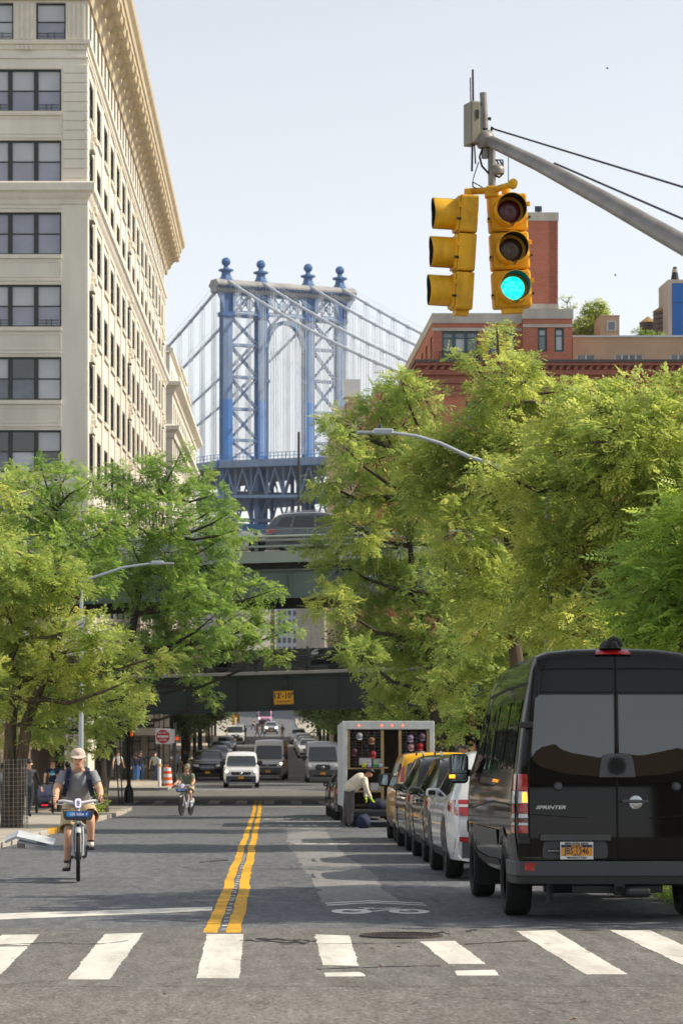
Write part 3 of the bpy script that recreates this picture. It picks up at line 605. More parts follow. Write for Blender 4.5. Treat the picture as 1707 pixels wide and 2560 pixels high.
for lab, px0, px1, yt, yc, dt in (('smaller weathered cedar water tank with tan conical roof behind the rooftop wing', 1598, 1640, 808, 795, 168), ('larger weathered cedar water tank beside the blue bulkhead', 1632, 1700, 780, 760, 166)):
    c = at((px0 + px1) / 2, 840, dt); r = xat(px1, dt) / 2 - xat(px0, dt) / 2; t = thing('water_tank', lab, 'water tank', c, group='rooftop water tanks'); h = zat(yt, dt) - c.z
    MB().lathe([(r, -3), (r, h)], n=28).build('tank_body', WOODT, t); MB().lathe([(r * 1.05, h), (r * 1.04, h + .05), (0.02, h + zat(yc, dt) - zat(yt, dt) + .12)], n=28).build('conical_roof', TANR, t)
    o = MB()
    for k in range(5): o.lathe([(r + .001, .1 + h * k / 5), (r + .03, .1 + h * k / 5), (r + .03, .16 + h * k / 5), (r + .001, .16 + h * k / 5)], n=28)
    o.build('hoop', IRONB, t)
BLUEP = pm('blue_panel', '#1763b4', .5, .10, 1.0, stretch=(4, 1, .3)); db = 163.0
bb = thing('blue_bulkhead', 'bright blue panelled rooftop bulkhead with black vent cowl on top', 'rooftop bulkhead'); zq = lambda y: CAMZ + (HY - y) * db / FPX; xq = lambda px: xat(px, db)
MB().box(xq(1678), xq(1790), db, db + 4, zq(860), zq(708)).build('panel_wall', BLUEP, bb); MB().box(xq(1669), xq(1678) - .004, db - .03, db + 4, zq(860), zq(708)).box(xq(1669), xq(1791), db - .04, db + 4.05, zq(708), zq(699)).build('trim', STONE, bb)
o = MB(); o.box(xq(1680), xq(1790), db - .012, db - .002, zq(757.5), zq(756.5)); o.build('panel_joint', IRONB, bb)
o = MB(); c = at(1692, 700, db); o.lathe([(.30, -.1), (.30, .1), (.22, .5), (.21, .65)], c=(c.x, db + 1, c.z), n=18); vc = o.build('vent_cowl', IRONB, bb, smooth=40); o = MB(); o.lathe([(.17, .64), (.2, .66), (.2, .86), (.15, .88)], c=(c.x, db + 1, c.z), n=18); o.build('cowl_band', STONE, vc); o = MB(); o.lathe([(.14, .87), (.14, 1.02), (.02, 1.06)], c=(c.x, db + 1, c.z), n=18); o.build('cowl_cap', IRONB, vc)
# ------------------------------------------------------------------ further right: brick, tan and white buildings
bf = thing('far_brick_building', 'brick building with stone parapet beyond the corner brick building', 'building'); d3 = 204.0; z3 = lambda y: CAMZ + (HY - y) * d3 / FPX; X3 = xat(941, d3)
F3 = Fac((X3, d3, 0), (1, 0, 0), (0, -1, 0)); S3b = Fac((X3, d3, 0), (0, 1, 0), (-1, 0, 0)); u3 = lambda px: xat(px, d3) - X3
fh3 = [(u3(963), u3(992), z3(y0), z3(y1)) for y0, y1 in ((1072, 1014), (1172, 1114), (1272, 1214))]; sh3 = [(2 + 4 * i, 3.6 + 4 * i, z3(y0), z3(y1)) for i in range(10) for y0, y1 in ((1072, 1014), (1172, 1114), (1272, 1214), (1372, 1314), (1472, 1414))]
mb = MB(); F3.wall(mb, 0, 14, -11, z3(980), fh3, .25); S3b.wall(mb, 0, 45, -13, z3(980), sh3, .2); mb.build('wall', BRICK, bf); [F3.window(bf, *h, .25, TEAL, 1, .14) for h in fh3]; [S3b.window(bf, *h, .2, TEAL, 1, .12, glassm=WPANE2) for h in sh3]
o = MB(); o.box(X3 - .06, X3 + 14, d3 - .06, d3 + 45, z3(980), z3(961)); o.box(X3 - .05, X3 + 14, d3 - .05, d3 + 45, z3(1008), z3(1003)); o.build('stone_parapet', STONE, bf)
tb_ = thing('tan_building', 'tan masonry building with stepped top and white rooftop tank in front of the bridge tower', 'building'); d4 = 262.0; z4 = lambda y: CAMZ + (HY - y) * d4 / FPX; x4 = lambda px: xat(px, d4); TANM = pm('tan_masonry', '#b5a48a', .85, .12, .7)
F4 = Fac((x4(842), d4, 0), (1, 0, 0), (0, -1, 0)); h4 = [(a, a + 1.5, z4(y0), z4(y1)) for a in (.9, 3.4, 6.0) for y0, y1 in ((1190, 1140), (1290, 1240), (1390, 1340))]
mb = MB(); F4.wall(mb, 0, 14, -14, z4(1052), h4, .2); mb.box(x4(842), x4(842) + .02, d4, d4 + 45, -14, z4(1052)); mb.box(x4(842), x4(842) + 14, d4, d4 + 45, z4(1053), z4(1052)); mb.build('wall', TANM, tb_); [F4.window(tb_, *h, .2, GREENF, 1, .1) for h in h4]
o = MB(); o.box(x4(868), x4(960), d4 + 2, d4 + 20, z4(1053), z4(1004)); o.box(x4(866), x4(962), d4 + 1.6, d4 + 20, z4(1004), z4(998)); o.box(x4(878), x4(905), d4 + 6, d4 + 12, z4(998), z4(980)); o.build('upper_storey', TANM, tb_); o = MB(); o.box(x4(840), x4(868), d4 - .3, d4 + 45, z4(1052), z4(1046)); o.build('cornice', TANM, tb_)
WHT = pm('white_metal', '#c9ccce', .5, .06, 2); o = MB(); o.box(x4(863), x4(905), d4 + 5, d4 + 9, z4(980), z4(936)); o.build('white_tank', WHT, tb_); o = MB(); o.box(x4(841), x4(863), d4 + 3, d4 + 6, z4(1046), z4(1008)); o.build('white_cabinet', WHT, tb_)
# far shore: pale slabs of flats seen down the street
for k, (lab, px0, px1, yt, dd, colr) in enumerate((('pale grey apartment slab at the far end of the street', 690, 745, 1470, 900, '#a9b0b8'), ('rust coloured apartment block far down the street', 636, 688, 1505, 840, '#9a6a50'), ('tan apartment tower far down the street beside the viaduct gap', 752, 800, 1480, 820, '#a98f78'), ('blue grey office block far behind the trees', 560, 634, 1490, 950, '#8d99a5'))):
    t = thing('apartment_block', lab, 'building', group='far buildings'); F5 = Fac((xat(px0, dd), dd, 0), (1, 0, 0), (0, -1, 0)); W5 = xat(px1, dd) - xat(px0, dd); zt = zat(yt, dd); h5 = []
    for j in range(8):
        for i in range(4): h5.append((W5 * (.08 + i * .23), W5 * (.08 + i * .23) + W5 * .14, zt - 3.6 - j * 3.4, zt - 1.6 - j * 3.4))
    mb = MB(); F5.wall(mb, 0, W5, -16, zt, h5, .3); mb.box(xat(px0, dd), xat(px1, dd), dd + .4, dd + 20, -16, zt); mb.build('wall', pm('far_wall_%d' % k, colr, .9, .06, .1), t)
    for h in h5:
        g = MB(); F5.box(g, h[0], h[1], -.35, -.25, h[2], h[3]); g.build('window', WPANE, t)
# ================================================================== suspension bridge
BW = pm('weathered_blue_steel', (.165, .245, .385), .6, .22, .35, stretch=(1, 1, .3)); BF = pm('fresh_blue_steel', (.05, .185, .46), .5, .10, .5); BD = pm('dark_blue_steel', (.04, .12, .30), .6, .2, .5); CABM = pm('cable_wrap', (.55, .58, .61), .5, .12, .6)
RUSTB = pm('streaked_blue_steel', (.30, .30, .29), .7, .35, .5, stretch=(.6, .6, .3))
bg = thing('suspension_bridge', 'blue steel suspension bridge tower with globe finials, cables and truss deck', 'bridge')
TO = Vector((-9.5, 555, 0)); TT = Vector((.8924, .4512, 0)); TB = Vector((.4512, -.8924, 0)); UZ = Vector((0, 0, 1))
def tp(s, b, z): return TO + TT * s + TB * b + UZ * z
def tbox(mb, s0, s1, b0, b1, z0, z1):
    v = [tp(s, b, z) for z in (z0, z1) for s, b in ((s0, b0), (s1, b0), (s1, b1), (s0, b1))]
    mb.add(v, [(3, 2, 1, 0), (4, 5, 6, 7), (0, 1, 5, 4), (1, 2, 6, 5), (2, 3, 7, 6), (3, 0, 4, 7)])
def tbar(mb, a, b, w, h): mb.bar(tp(*a), tp(*b), w, h, up=TB)
LEGS = [0, 9.0, 21.4, 29.9]
for s in LEGS:
    o = MB(); tbox(o, s - 1.2, s + 1.2, -1.1, 1.1, 54.5, 74.2); leg = o.build('tower_leg', BW, bg)
    o = MB(); tbox(o, s - 1.22, s + 1.22, -1.12, 1.12, 22.5, 54.5); o.build('leg_lower_half', BF, leg)
    o = MB()
    for k in range(46):
        z = 40 + k * .75; tbar(o, (s - 1.26, -.7, z), (s - 1.26, .7, z + .7), .14, .14); tbar(o, (s - 1.26, .7, z), (s - 1.26, -.7, z + .7), .14, .14)
    tag(o.build('side_lacing', BD, leg), kind='stuff')
    o = MB(); tbox(o, s - 1.5, s + 1.5, -1.4, 1.4, 73.6, 74.6); tbox(o, s - 1.1, s + 1.1, -1.0, 1.0, 74.6, 79); cp = o.build('capital', BD, leg)
    for side in (-1, 1):                                  # flared bracket either side of the capital
        o = MB(); v = []
        for z, e in ((74.6, 1.2), (76, 1.5), (77.6, 2.1), (79, 2.9)):
            v += [tp(s + side * 1.1, 1.5, z), tp(s + side * e, 1.5, z), tp(s + side * e, .9, z), tp(s + side * 1.1, .9, z)]
        o.add(v, [(4 * i + j, 4 * i + (j + 1) % 4, 4 * i + 4 + (j + 1) % 4, 4 * i + 4 + j) for i in range(3) for j in range(4)]); o.build('flared_bracket', BW, leg, fix=True)
    fn = MB(); c = tp(s, 0, 0); fn.lathe([(1.75, 81.6), (1.6, 82.2), (1.15, 83.0), (1.0, 83.9), (1.75, 84.1), (1.75, 84.5), (.75, 84.7), (.55, 85.0), (.55, 85.3)], c=c, n=8); fo = fn.build('finial', BD, bg)
    o = MB(); o.lathe([(.05, -.98), (.45, -.86), (.8, -.55), (.96, -.15), (.96, .2), (.78, .58), (.42, .88), (.02, 1.0)], c=(c.x, c.y, 86.25), n=16); o.build('globe', BD, fo, smooth=60)
    o = MB()
    for k in range(6): a = k * math.pi / 6; o.tube([(c.x + 1.0 * math.cos(q) * math.cos(a), c.y + 1.0 * math.cos(q) * math.sin(a), 86.25 + 1.0 * math.sin(q)) for q in np.linspace(-1.5, 4.6, 20)], .05, 4)
    o.build('globe_ribs', BF, fo)
o = MB(); prof = [(1.3, 79), (1.6, 79.4), (1.6, 80.0), (2.6, 80.6), (2.6, 81.0), (2.0, 81.3), (1.4, 82.0), (-1.4, 82.0), (-2.0, 81.3), (-2.6, 81.0), (-2.6, 80.6), (-1.6, 80.0), (-1.6, 79.4), (-1.3, 79)]
n = len(prof); v = [tp(-3.2, *p) for p in prof] + [tp(33.1, *p) for p in prof]; o.add(v, [tuple(range(n)), tuple(reversed(range(n, 2 * n)))] + [(i, (i + 1) % n, (i + 1) % n + n, i + n) for i in range(n)]); o.build('tower_cornice', RUSTB, bg, fix=True)
o = MB()
for k in range(44): s = -2.6 + k * .82; tbox(o, s, s + .35, 1.6, 2.5, 80.1, 80.7)
tag(o.build('cornice_modillions', BD, bg), kind='stuff')
for s0, s1 in zip(LEGS[:-1], LEGS[1:]):                   # frieze lattice with crosses
    a, b = s0 + 1.2, s1 - 1.2; o = MB(); n = max(3, round((b - a) / 2.2)); w = (b - a) / n
    for z in (74.9, 78.5): tbar(o, (a, 1.0, z), (b, 1.0, z), .3, .35)
    tbar(o, (a, 1.0, 74.3), (b, 1.0, 74.3), .5, .6)
    for k in range(n):
        x = a + k * w
        for q in ((x, x + w), (x + w, x)): tbar(o, (q[0], 1.0, 75.0), (q[1], 1.0, 78.4), .16, .28)
        cc = [tp(x + w / 2 + .55 * math.cos(t), 1.05, 76.7 + .55 * math.sin(t)) for t in np.linspace(0, 6.283, 13)]; o.tube(cc, .12, 4)
        tbar(o, (x, 1.0, 75), (x, 1.0, 78.4), .16, .22)
    o.build('frieze_lattice', BW, bg)
for s0, s1 in ((LEGS[0], LEGS[1]), (LEGS[2], LEGS[3])):   # crossed bracing
    a, b = s0 + 1.2, s1 - 1.2; zs_ = [40.2, 45.2, 52.4, 59.8, 67.2, 74]
    for z0, z1 in zip(zs_[:-1], zs_[1:]):
        for p, q in ((a, b), (b, a)):
            o = MB(); tbar(o, (p, .55, z0 + .3), (q, .55, z1 - .3), .18, .55); tbar(o, (p, -.55, z0 + .3), (q, -.55, z1 - .3), .18, .55)
            for k in range(7):
                t = (k + .5) / 7; s = p + (q - p) * t; z = z0 + (z1 - z0) * t; tbar(o, (s, -.55, z), (s, .55, z), .12, .12)
            o.build('diagonal_brace', BW, bg)
        o = MB(); tbox(o, a, b, -.7, .7, z1 - .4, z1 + .25); o.build('cross_strut', BW, bg)
a, b = LEGS[1] + 1.2, LEGS[2] - 1.2; cs, rw = (a + b) / 2, (b - a) / 2; o = MB(); m = 24; v = []
for k in range(m + 1):                                    # arch between the inner legs
    t = math.pi * k / m
    for r0, bb in ((0, 1.05), (.85, 1.05), (.85, -.6), (0, -.6)): v.append(tp(cs - (rw - r0 + .45) * math.cos(t), bb, 66.2 + (6.9 - r0 + .3) * math.sin(t) * 1.0))
o.add(v, [(4 * i + j, 4 * i + (j + 1) % 4, 4 * i + 4 + (j + 1) % 4, 4 * i + 4 + j) for i in range(m) for j in range(4)]); o.build('arch', BW, bg, fix=True)
o = MB()
for sg in (-1, 1):
    tbar(o, (cs + sg * rw, .6, 74), (cs + sg * rw * .62, .6, 70.8), .2, .4); tbar(o, (cs + sg * rw, .6, 70.2), (cs + sg * rw * .45, .6, 73.9), .2, .4); tbar(o, (cs + sg * rw, .6, 70.4), (cs + sg * rw * .7, .6, 70.4), .2, .3)
    tbox(o, cs + sg * (rw + .02) - .22, cs + sg * (rw + .02) + .22, .9, 1.35, 40, 67); tbox(o, cs + sg * rw - .45, cs + sg * rw + .45, .8, 1.5, 58.7, 59.4)
o.build('arch_spandrel', BW, bg)
CT = []
def deck_z(t): return 40.0 - .045 * t if t > 0 else 40.0
for i, s in enumerate(LEGS):
    pts, sus = [], []
    for t in np.linspace(-200, 0, 34)[:-1]: u = -t; pts.append((t, 82.3 - .41 * u + .41 / 448 * u * u))
    for t in np.linspace(0, 175, 40): pts.append((t, 82.3 - .429 * t + .0008 * t * t))
    cb = MB().tube([tp(s, t, z) for t, z in pts], .34, 8).build('main_cable', CABM, bg, smooth=60)
    o, bd = MB(), MB()
    for k in range(-26, 27):
        if k == 0: continue
        t = k * 6.4; z = float(np.interp(t, [p[0] for p in pts], [p[1] for p in pts])); zd = deck_z(t) + 1
        if z < zd + 1: continue
        for e in (-.45, .45):
            o.tube([tp(s + .35, t + e, z), tp(s + .35, t + e, zd)], .055, 4, cap=False); o.tube([tp(s - .35, t + e, z), tp(s - .35, t + e, zd)], .055, 4, cap=False)
        dz = -.41 if k > 0 else .41; bd.tube([tp(s, t - .5, z - dz * .5), tp(s, t + .5, z + dz * .5)], .46, 8)
    tag(o.build('suspender_ropes', CABM, cb), kind='stuff'); tag(bd.build('cable_bands', CABM, cb), kind='stuff')
    o = MB()
    for e in (-.5, .5): o.tube([tp(s + e, t, z + 1.3) for t, z in pts], .035, 3)
    o.build('hand_ropes', CABM, cb)
# deck: roadway slab, fence and truss running past the tower
def dbox(mb, s0, s1, t0, t1, za, zb_):
    v = [tp(s, t, deck_z(t) + z) for z in (za, zb_) for s, t in ((s0, t0), (s1, t0), (s1, t1), (s0, t1))]; mb.add(v, [(3, 2, 1, 0), (4, 5, 6, 7), (0, 1, 5, 4), (1, 2, 6, 5), (2, 3, 7, 6), (3, 0, 4, 7)])
o = MB(); [dbox(o, -3, 33, a, b, -1.6, -.6) for a, b in ((-220, 0), (0, 190))]; o.build('deck_slab', BD, bg)
o = MB(); [dbox(o, -3.15, -2.9, a, b, -1.5, .1) for a, b in ((-220, 0), (0, 190))]; o.build('deck_edge_girder', BW, bg)
o = MB()
for k in range(-60, 100): t = k * 1.9; dbox(o, -3.1, -3.0, t, t + .12, .1, 1.5)
[dbox(o, -3.1, -3.0, a, b, z, z + .1) for a, b in ((-114, 0), (0, 190)) for z in (.7, 1.45)]; tag(o.build('deck_fence', BF, bg), kind='stuff')
o = MB(); tbox(o, -3.6, 33.5, 1.4, 2.6, 38.7, 39.3); tbox(o, -3.6, 33.5, 2.45, 2.6, 39.3, 40.3); o.build('tower_walkway', BF, bg)
for k in range(-8, 22):
    t = k * 8.0; o = MB()
    for s in (-1.5, 31):
        o.bar(tp(s, t, deck_z(t) - 1.6), tp(s, t, deck_z(t) - 8), .5, .5); o.bar(tp(s, t, deck_z(t) - 8), tp(s, t + 4, deck_z(t) - 1.8), .35, .4); o.bar(tp(s, t + 8, deck_z(t + 8) - 8), tp(s, t + 4, deck_z(t) - 1.8), .35, .4)
    o.bar(tp(-1.5, t, deck_z(t) - 8), tp(31, t, deck_z(t) - 8), .5, .8); o.build('truss_panel', BW, bg)
o = MB(); [dbox(o, s - .3, s + .3, a, b, -8.4, -7.8) for a, b in ((-64, 0), (0, 176)) for s in (-1.5, 31)]; o.build('lower_chord', BW, bg)
for k in range(7):                                        # pier frame under the tower deck
    s = -1 + k * 5.3; o = MB(); tbox(o, s - .35, s + .35, 4.2, 4.9, 25.5, 38.6); o.build('pier_column', BD, bg)
o = MB(); tbox(o, -3, 33, 4, 5.2, 31.6, 33.0); tbox(o, -3, 33, 4, 5.2, 26.0, 26.8)
for k in range(12): s = -2 + k * 2.9; tbar(o, (s, 5.0, 26.8), (s + 1.45, 5.0, 31.6), .35, .4); tbar(o, (s + 2.9, 5.0, 26.8), (s + 1.45, 5.0, 31.6), .35, .4)
o.build('pier_truss', BW, bg); o = MB(); tbox(o, -6, 36, 3.5, 7, 22.5, 25.5); o.build('pier_wall', BF, bg)
for a, b in ((-6, 8), (22, 36)):
    o = MB(); tbox(o, a, b, -7, 7, -16, 22.5); o.build('masonry_pier', STONE, bg)
# ================================================================== two-level highway viaduct
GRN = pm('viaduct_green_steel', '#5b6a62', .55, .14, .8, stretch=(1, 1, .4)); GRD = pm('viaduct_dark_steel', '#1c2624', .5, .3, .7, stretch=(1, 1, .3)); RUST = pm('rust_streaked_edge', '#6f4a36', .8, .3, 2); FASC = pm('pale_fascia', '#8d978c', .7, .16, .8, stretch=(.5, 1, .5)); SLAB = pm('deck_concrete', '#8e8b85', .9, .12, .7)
GRADE = .03
def viaduct(name, label, y, z, gh, zt, mats, back, fascia):
    t = thing(name, label, 'viaduct', (0, y, z)); t.rotation_euler = (0, -math.atan(GRADE), 0); gm, rm = mats; X = 42
    o = MB(); o.box(-X, X, 0, .03, -gh, 0); o.box(-X, X, -.16, .18, -gh - .05, -gh); o.box(-X, X, -.16, .18, 0, .05); o.build('front_girder', gm, t)
    s0 = None
    for k in range(-20, 21):
        if s0 is None: o = MB(); o.box(-.02, .02, -.13, -.002, -gh, 0); o.box(-.09, .09, -.012, -.001, -gh + .01, -.01); s0 = q = o.build('stiffener', gm, t)
        else: q = s0.copy(); COL.objects.link(q)
        q.location = (k * 2.02 + .9, 0, 0)
    o = MB()
    for k in range(-130, 131): o.box(k * .3 - .022, k * .3 + .022, -.02, 0, -gh + .06, -gh + .105); o.box(k * .3 - .022, k * .3 + .022, -.02, 0, -.10, -.055)
    tag(o.build('rivet_rows', gm, t), kind='stuff')
    if fascia: MB().box(-X, X, -.45, 1.2, .32, .78).build('deck_fascia', FASC, t); MB().box(-X, X, .25, 1.2, .05, .32).build('overhang_shadow', GRD, t); top = .78  # dark strip paints in the shadow beneath the fascia overhang
    else: MB().box(-X, X, -.2, .6, .05, .16).build('deck_fascia', SLAB, t); top = .16
    MB().box(-X, X, .6, back + .6, top - .30, top - .04).build('roadway', SLAB, t)
    o = MB(); o.box(-X, X, back, back + .04, -gh - .3, .05); o.box(-X, X, back - .2, back + .2, -gh - .38, -gh - .3); o.build('back_girder', GRD, t)
    for k in range(-13, 14): MB().box(k * 3.1 - .12, k * 3.1 + .12, .05, back, -.75, top - .32).build('floor_beam', GRD, t)
    for yy in (back * .33, back * .66): MB().box(-X, X, yy - .12, yy + .12, -gh + .15, -.2).build('stringer', GRD, t)
    p0 = None; yf = -.1 if fascia else .1
    for k in range(-18, 19):
        if p0 is None: o = MB(); o.box(-.08, .08, -.07, .07, 0, .86); p0 = q = bevel(o.build('railing_post', rm, t), .01, 1)
        else: q = p0.copy(); COL.objects.link(q)
        q.location = (k * 2.02 - .42, yf, top)
    for zz in (.20, .45, .60): MB().tube([(-X, yf - .11, top + zz), (X, yf - .11, top + zz)], .045 if fascia else .03, 8).build('rail', FASC if fascia else rm, t)
    o = MB(); pts = [(x * .125, yf, top + .86 + .02 * (x % 2)) for x in range(-300, 301)]; o.tube(pts, .022, 4); o.build('chain_rail', rm, t)
    MB().box(-X, X, back + .3, back + .5, top - .04, top + .75).build('far_parapet', SLAB, t)
    return t, top
ZL, ZU = zat(1688, 96) - .021, zat(1426, 97) - .02
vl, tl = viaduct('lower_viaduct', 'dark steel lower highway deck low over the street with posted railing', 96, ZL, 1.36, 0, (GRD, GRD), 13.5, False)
vu, tu = viaduct('upper_viaduct', 'green steel upper highway deck with pale fascia and pipe railing above the lower deck', 97, ZU, 1.1 - .03, 0, (GRN, GRN), 13.5, True)
# clearance sign on the lower girder
SIGNY = pm('sign_yellow', '#d99a12', .5, .06, 4); SIGNK = pm('sign_black', '#15130f', .6, .1, 4)
sp = at(709, 1744, 95.8); sg = thing('clearance_sign', 'square yellow sign lettered 12\'-10" CLEARANCE on the dark girder', 'sign', (sp.x, 95.82, sp.z)); sg.rotation_euler = (0, -math.atan(GRADE), 0)
bevel(MB().box(-.40, .40, -.012, .012, -.28, .27).build('panel', SIGNY, sg), .03, 3)
o = MB(); [o.box(a, b, -.016, -.0125, c, d) for a, b, c, d in ((-.385, .385, .245, .255), (-.385, .385, -.265, -.255), (-.385, -.375, -.255, .245), (.375, .385, -.255, .245))]; o.build('border', SIGNK, sg)
for s, z, sz, bo in (("12'-10\"", .07, .29, .008), ('CLEARANCE', -.16, .105, .002)):
    q = text(s, sz, SIGNK, sg, bold=bo); q.location = (0, -.016, z); q.rotation_euler = (R(90), 0, 0)
# supports of the viaduct on either side of the street
CWALL = pm('board_marked_concrete', '#85745c', .9, .28, .8, bmp=.3, bscale=6, stretch=(1, .3, 1)); CWALL2 = pm('grey_concrete', '#8f8b84', .9, .2, .8, bmp=.2, bscale=10)
ab = thing('abutment_wall', 'brown stained concrete abutment wall behind the pedestrians under the viaduct', 'wall')
for i in range(7):
    y0 = 84 + i * 3.1; MB().box(-9.9 + .01 * (i % 2), -9.42 - .01 * (i % 2), y0, y0 + 3.05, gz(y0) - 1.2, ZL - 1.4 - .28).build('wall_panel', CWALL, ab)
    MB().box(-9.9, -9.38, y0 + .02, y0 + 3.03, gz(y0) + 2.15, gz(y0) + 2.25).build('wall_ledge', CWALL, ab)
MB().box(-11, -9.3, 83.2, 84, gz(84) - 1, ZL - 1.3).build('end_pier', CWALL2, ab)
for k, (x, lab) in enumerate(((-9.6, 'dark steel viaduct column at the end of the brown abutment wall'), (9.6, 'dark steel viaduct column beyond the parked vendor truck'))):
    t = thing('viaduct_column', lab, 'column', (x, 107, gz(107)), group='viaduct columns'); MB().box(-.3, .3, -.02, .02, 0, ZL - 1.4 - gz(107)).box(-.32, -.28, -.3, .3, 0, ZL - 1.4 - gz(107)).box(.28, .32, -.3, .3, 0, ZL - 1.4 - gz(107)).build('shaft', GRD, t); MB().box(-.5, .5, -.5, .5, -.2, .12).build('base', CWALL2, t)
t = thing('abutment_wall', 'grey concrete abutment of the viaduct behind the roadside trees', 'wall'); MB().box(9.9, 10.6, 80, 110, -8, ZL - 1.3).build('wall_panel', CWALL2, t); MB().box(9.8, 10.7, 79.5, 80, -7, ZL - 1).build('end_pier', CWALL2, t)
# ashlar wall with doorway at the far corner
aw = thing('ashlar_wall', 'grey wall of tall upright stone blocks with a doorway at the far corner', 'wall'); dA = 147.0; xA0, xA1 = xat(232, dA), xat(425, dA); zA0, zA1 = gz(dA) - .3, zat(1740, dA)
ASH = [pm('ashlar_%d' % k, c, .9, .2, 2, bmp=.3, bscale=8) for k, c in enumerate(('#8f877a', '#9a9284', '#837b70'))]; JOINT = pm('dark_joint', '#3a3630', .95, .2, 3)
dx0, dx1, dz = xat(322, dA), xat(395, dA), zat(1838, dA)
MB().box(xA0, dx0, dA + .12, dA + .6, zA0, zA1).box(dx1, xA1, dA + .12, dA + .6, zA0, zA1).box(dx0, dx1, dA + .12, dA + .6, dz, zA1).box(dx0, dx1, dA + 1.6, dA + 1.8, zA0, dz).build('core', JOINT, aw)
x = xA0; k = 0
while x < xA1 - .05:
    w = rnd.choice((.26, .34, .42, .5)); z = zA0 + rnd.uniform(0, .5)
    while z < zA1:
        h = rnd.choice((.5, .8, 1.1, 1.4)); x1_, z1_ = min(x + w, xA1), min(z + h, zA1)
        indoor = x1_ > dx0 and x < dx1 and z < dz + .45
        if not indoor: e = rnd.uniform(0, .07); bevel(MB().box(x + .03, x1_ - .03, dA - e, dA + .2, z + .03, z1_ - .03).build('stone', ASH[k % 3], aw), .015, 1); k += 1
        elif z < dz - .3: bevel(MB().box(x + .03, x1_ - .03, dA + 1.45, dA + 1.65, z + .03, min(z1_, dz) - .03).build('stone', ASH[k % 3], aw), .015, 1); k += 1
        z += h
    x += w
MB().box(dx0 - .15, dx1 + .15, dA - .12, dA + .3, dz, dz + .45).build('lintel', ASH[1], aw)
# ================================================================== trees
def leafmat(name, a, b, c, trans=.55):
    m, t, p = nt(name); out = t.nodes['Material Output']; at_ = t.nodes.new('ShaderNodeAttribute'); at_.attribute_name = 'tint'
    col = ramp(t, at_.outputs['Fac'], [(.0, a), (.5, b), (1.0, c)])
    t.links.new(col, p.inputs['Base Color']); p.inputs['Roughness'].default_value = .5; p.inputs['Specular IOR Level'].default_value = .35
    tr = t.nodes.new('ShaderNodeBsdfTranslucent'); hs_ = t.nodes.new('ShaderNodeHueSaturation'); hs_.inputs['Value'].default_value = 1.35; hs_.inputs['Hue'].default_value = .49; t.links.new(col, hs_.inputs['Color']); t.links.new(hs_.outputs[0], tr.inputs['Color'])
    mx = t.nodes.new('ShaderNodeMixShader'); mx.inputs[0].default_value = trans; t.links.new(p.outputs[0], mx.inputs[1]); t.links.new(tr.outputs[0], mx.inputs[2]); t.links.new(mx.outputs[0], out.inputs['Surface']); return m
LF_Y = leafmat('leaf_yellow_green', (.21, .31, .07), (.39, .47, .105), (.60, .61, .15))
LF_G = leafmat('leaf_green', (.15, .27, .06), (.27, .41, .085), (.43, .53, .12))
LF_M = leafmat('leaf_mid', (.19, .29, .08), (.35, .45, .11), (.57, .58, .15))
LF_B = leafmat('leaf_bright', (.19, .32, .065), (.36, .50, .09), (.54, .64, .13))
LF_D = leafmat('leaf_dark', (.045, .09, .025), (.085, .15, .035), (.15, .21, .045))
def barkmat(name, a, b):
    m, t, p = nt(name); n = noise(t, 9, 6, .7, stretch=(1, 1, .18)); t.links.new(ramp(t, n.outputs[0], [(.3, rgb(a)), (.7, rgb(b))]), p.inputs['Base Color']); p.inputs['Roughness'].default_value = .9; bump(t, p, n.outputs[0], .8, .03); return m
BARK = barkmat('bark', '#2a241e', '#6b5b48'); BARK2 = barkmat('bark_dark', '#1c1915', '#40372d')
def frond(pairs, ll, lw, droop):
    """compound leaf along +x, unit length: leaflets as bent diamonds"""
    V = []
    for k in range(pairs):
        t = (k + .6) / (pairs + .4)
        for sgn in (-1, 1):
            L = ll * (1 - .35 * abs(t - .45)); b = np.array((t, 0, -droop * t * t)); d = np.array((.42, .9 * sgn, -.22)) * L; w = np.array((.9, -.35 * sgn, 0)) * lw
            V += [b, b + d * .5 + w, b + d, b + d * .5 - w]
    e = np.array((1.0, 0, -droop)); V += [e * (.92, 1, 1), e + np.array((ll * .35, lw * 1.2, -.04)), e + np.array((ll * .8, 0, -.12)), e + np.array((ll * .35, -lw * 1.2, -.04))]
    return np.array(V)
FRN = frond(5, .38, .085, .30); FRM = frond(3, .46, .13, .30); FRF = frond(1, .6, .22, .25)
def crown_mesh(name, base, dirs, ups, size, tint, tmpl, mat):
    n, k = len(base), len(tmpl); x = dirs / np.linalg.norm(dirs, axis=1)[:, None]; y = np.cross(ups, x); y /= (np.linalg.norm(y, axis=1)[:, None] + 1e-9); z = np.cross(x, y)
    Rm = np.stack([x, y, z], 1) * size[:, None, None]
    V = (base[:, None, :] + np.einsum('kj,njc->nkc', tmpl, Rm)).reshape(-1, 3).astype(np.float32); q = n * k // 4
    me = bpy.data.meshes.new(name); me.vertices.add(n * k); me.vertices.foreach_set('co', V.ravel()); me.loops.add(n * k); me.loops.foreach_set('vertex_index', np.arange(n * k, dtype=np.int32))
    me.polygons.add(q); me.polygons.foreach_set('loop_start', np.arange(q, dtype=np.int32) * 4); me.polygons.foreach_set('loop_total', np.full(q, 4, np.int32))
    a = me.attributes.new('tint', 'FLOAT', 'POINT'); a.data.foreach_set('value', np.repeat(tint, k).astype(np.float32)); me.materials.append(mat); me.update(calc_edges=True); return me
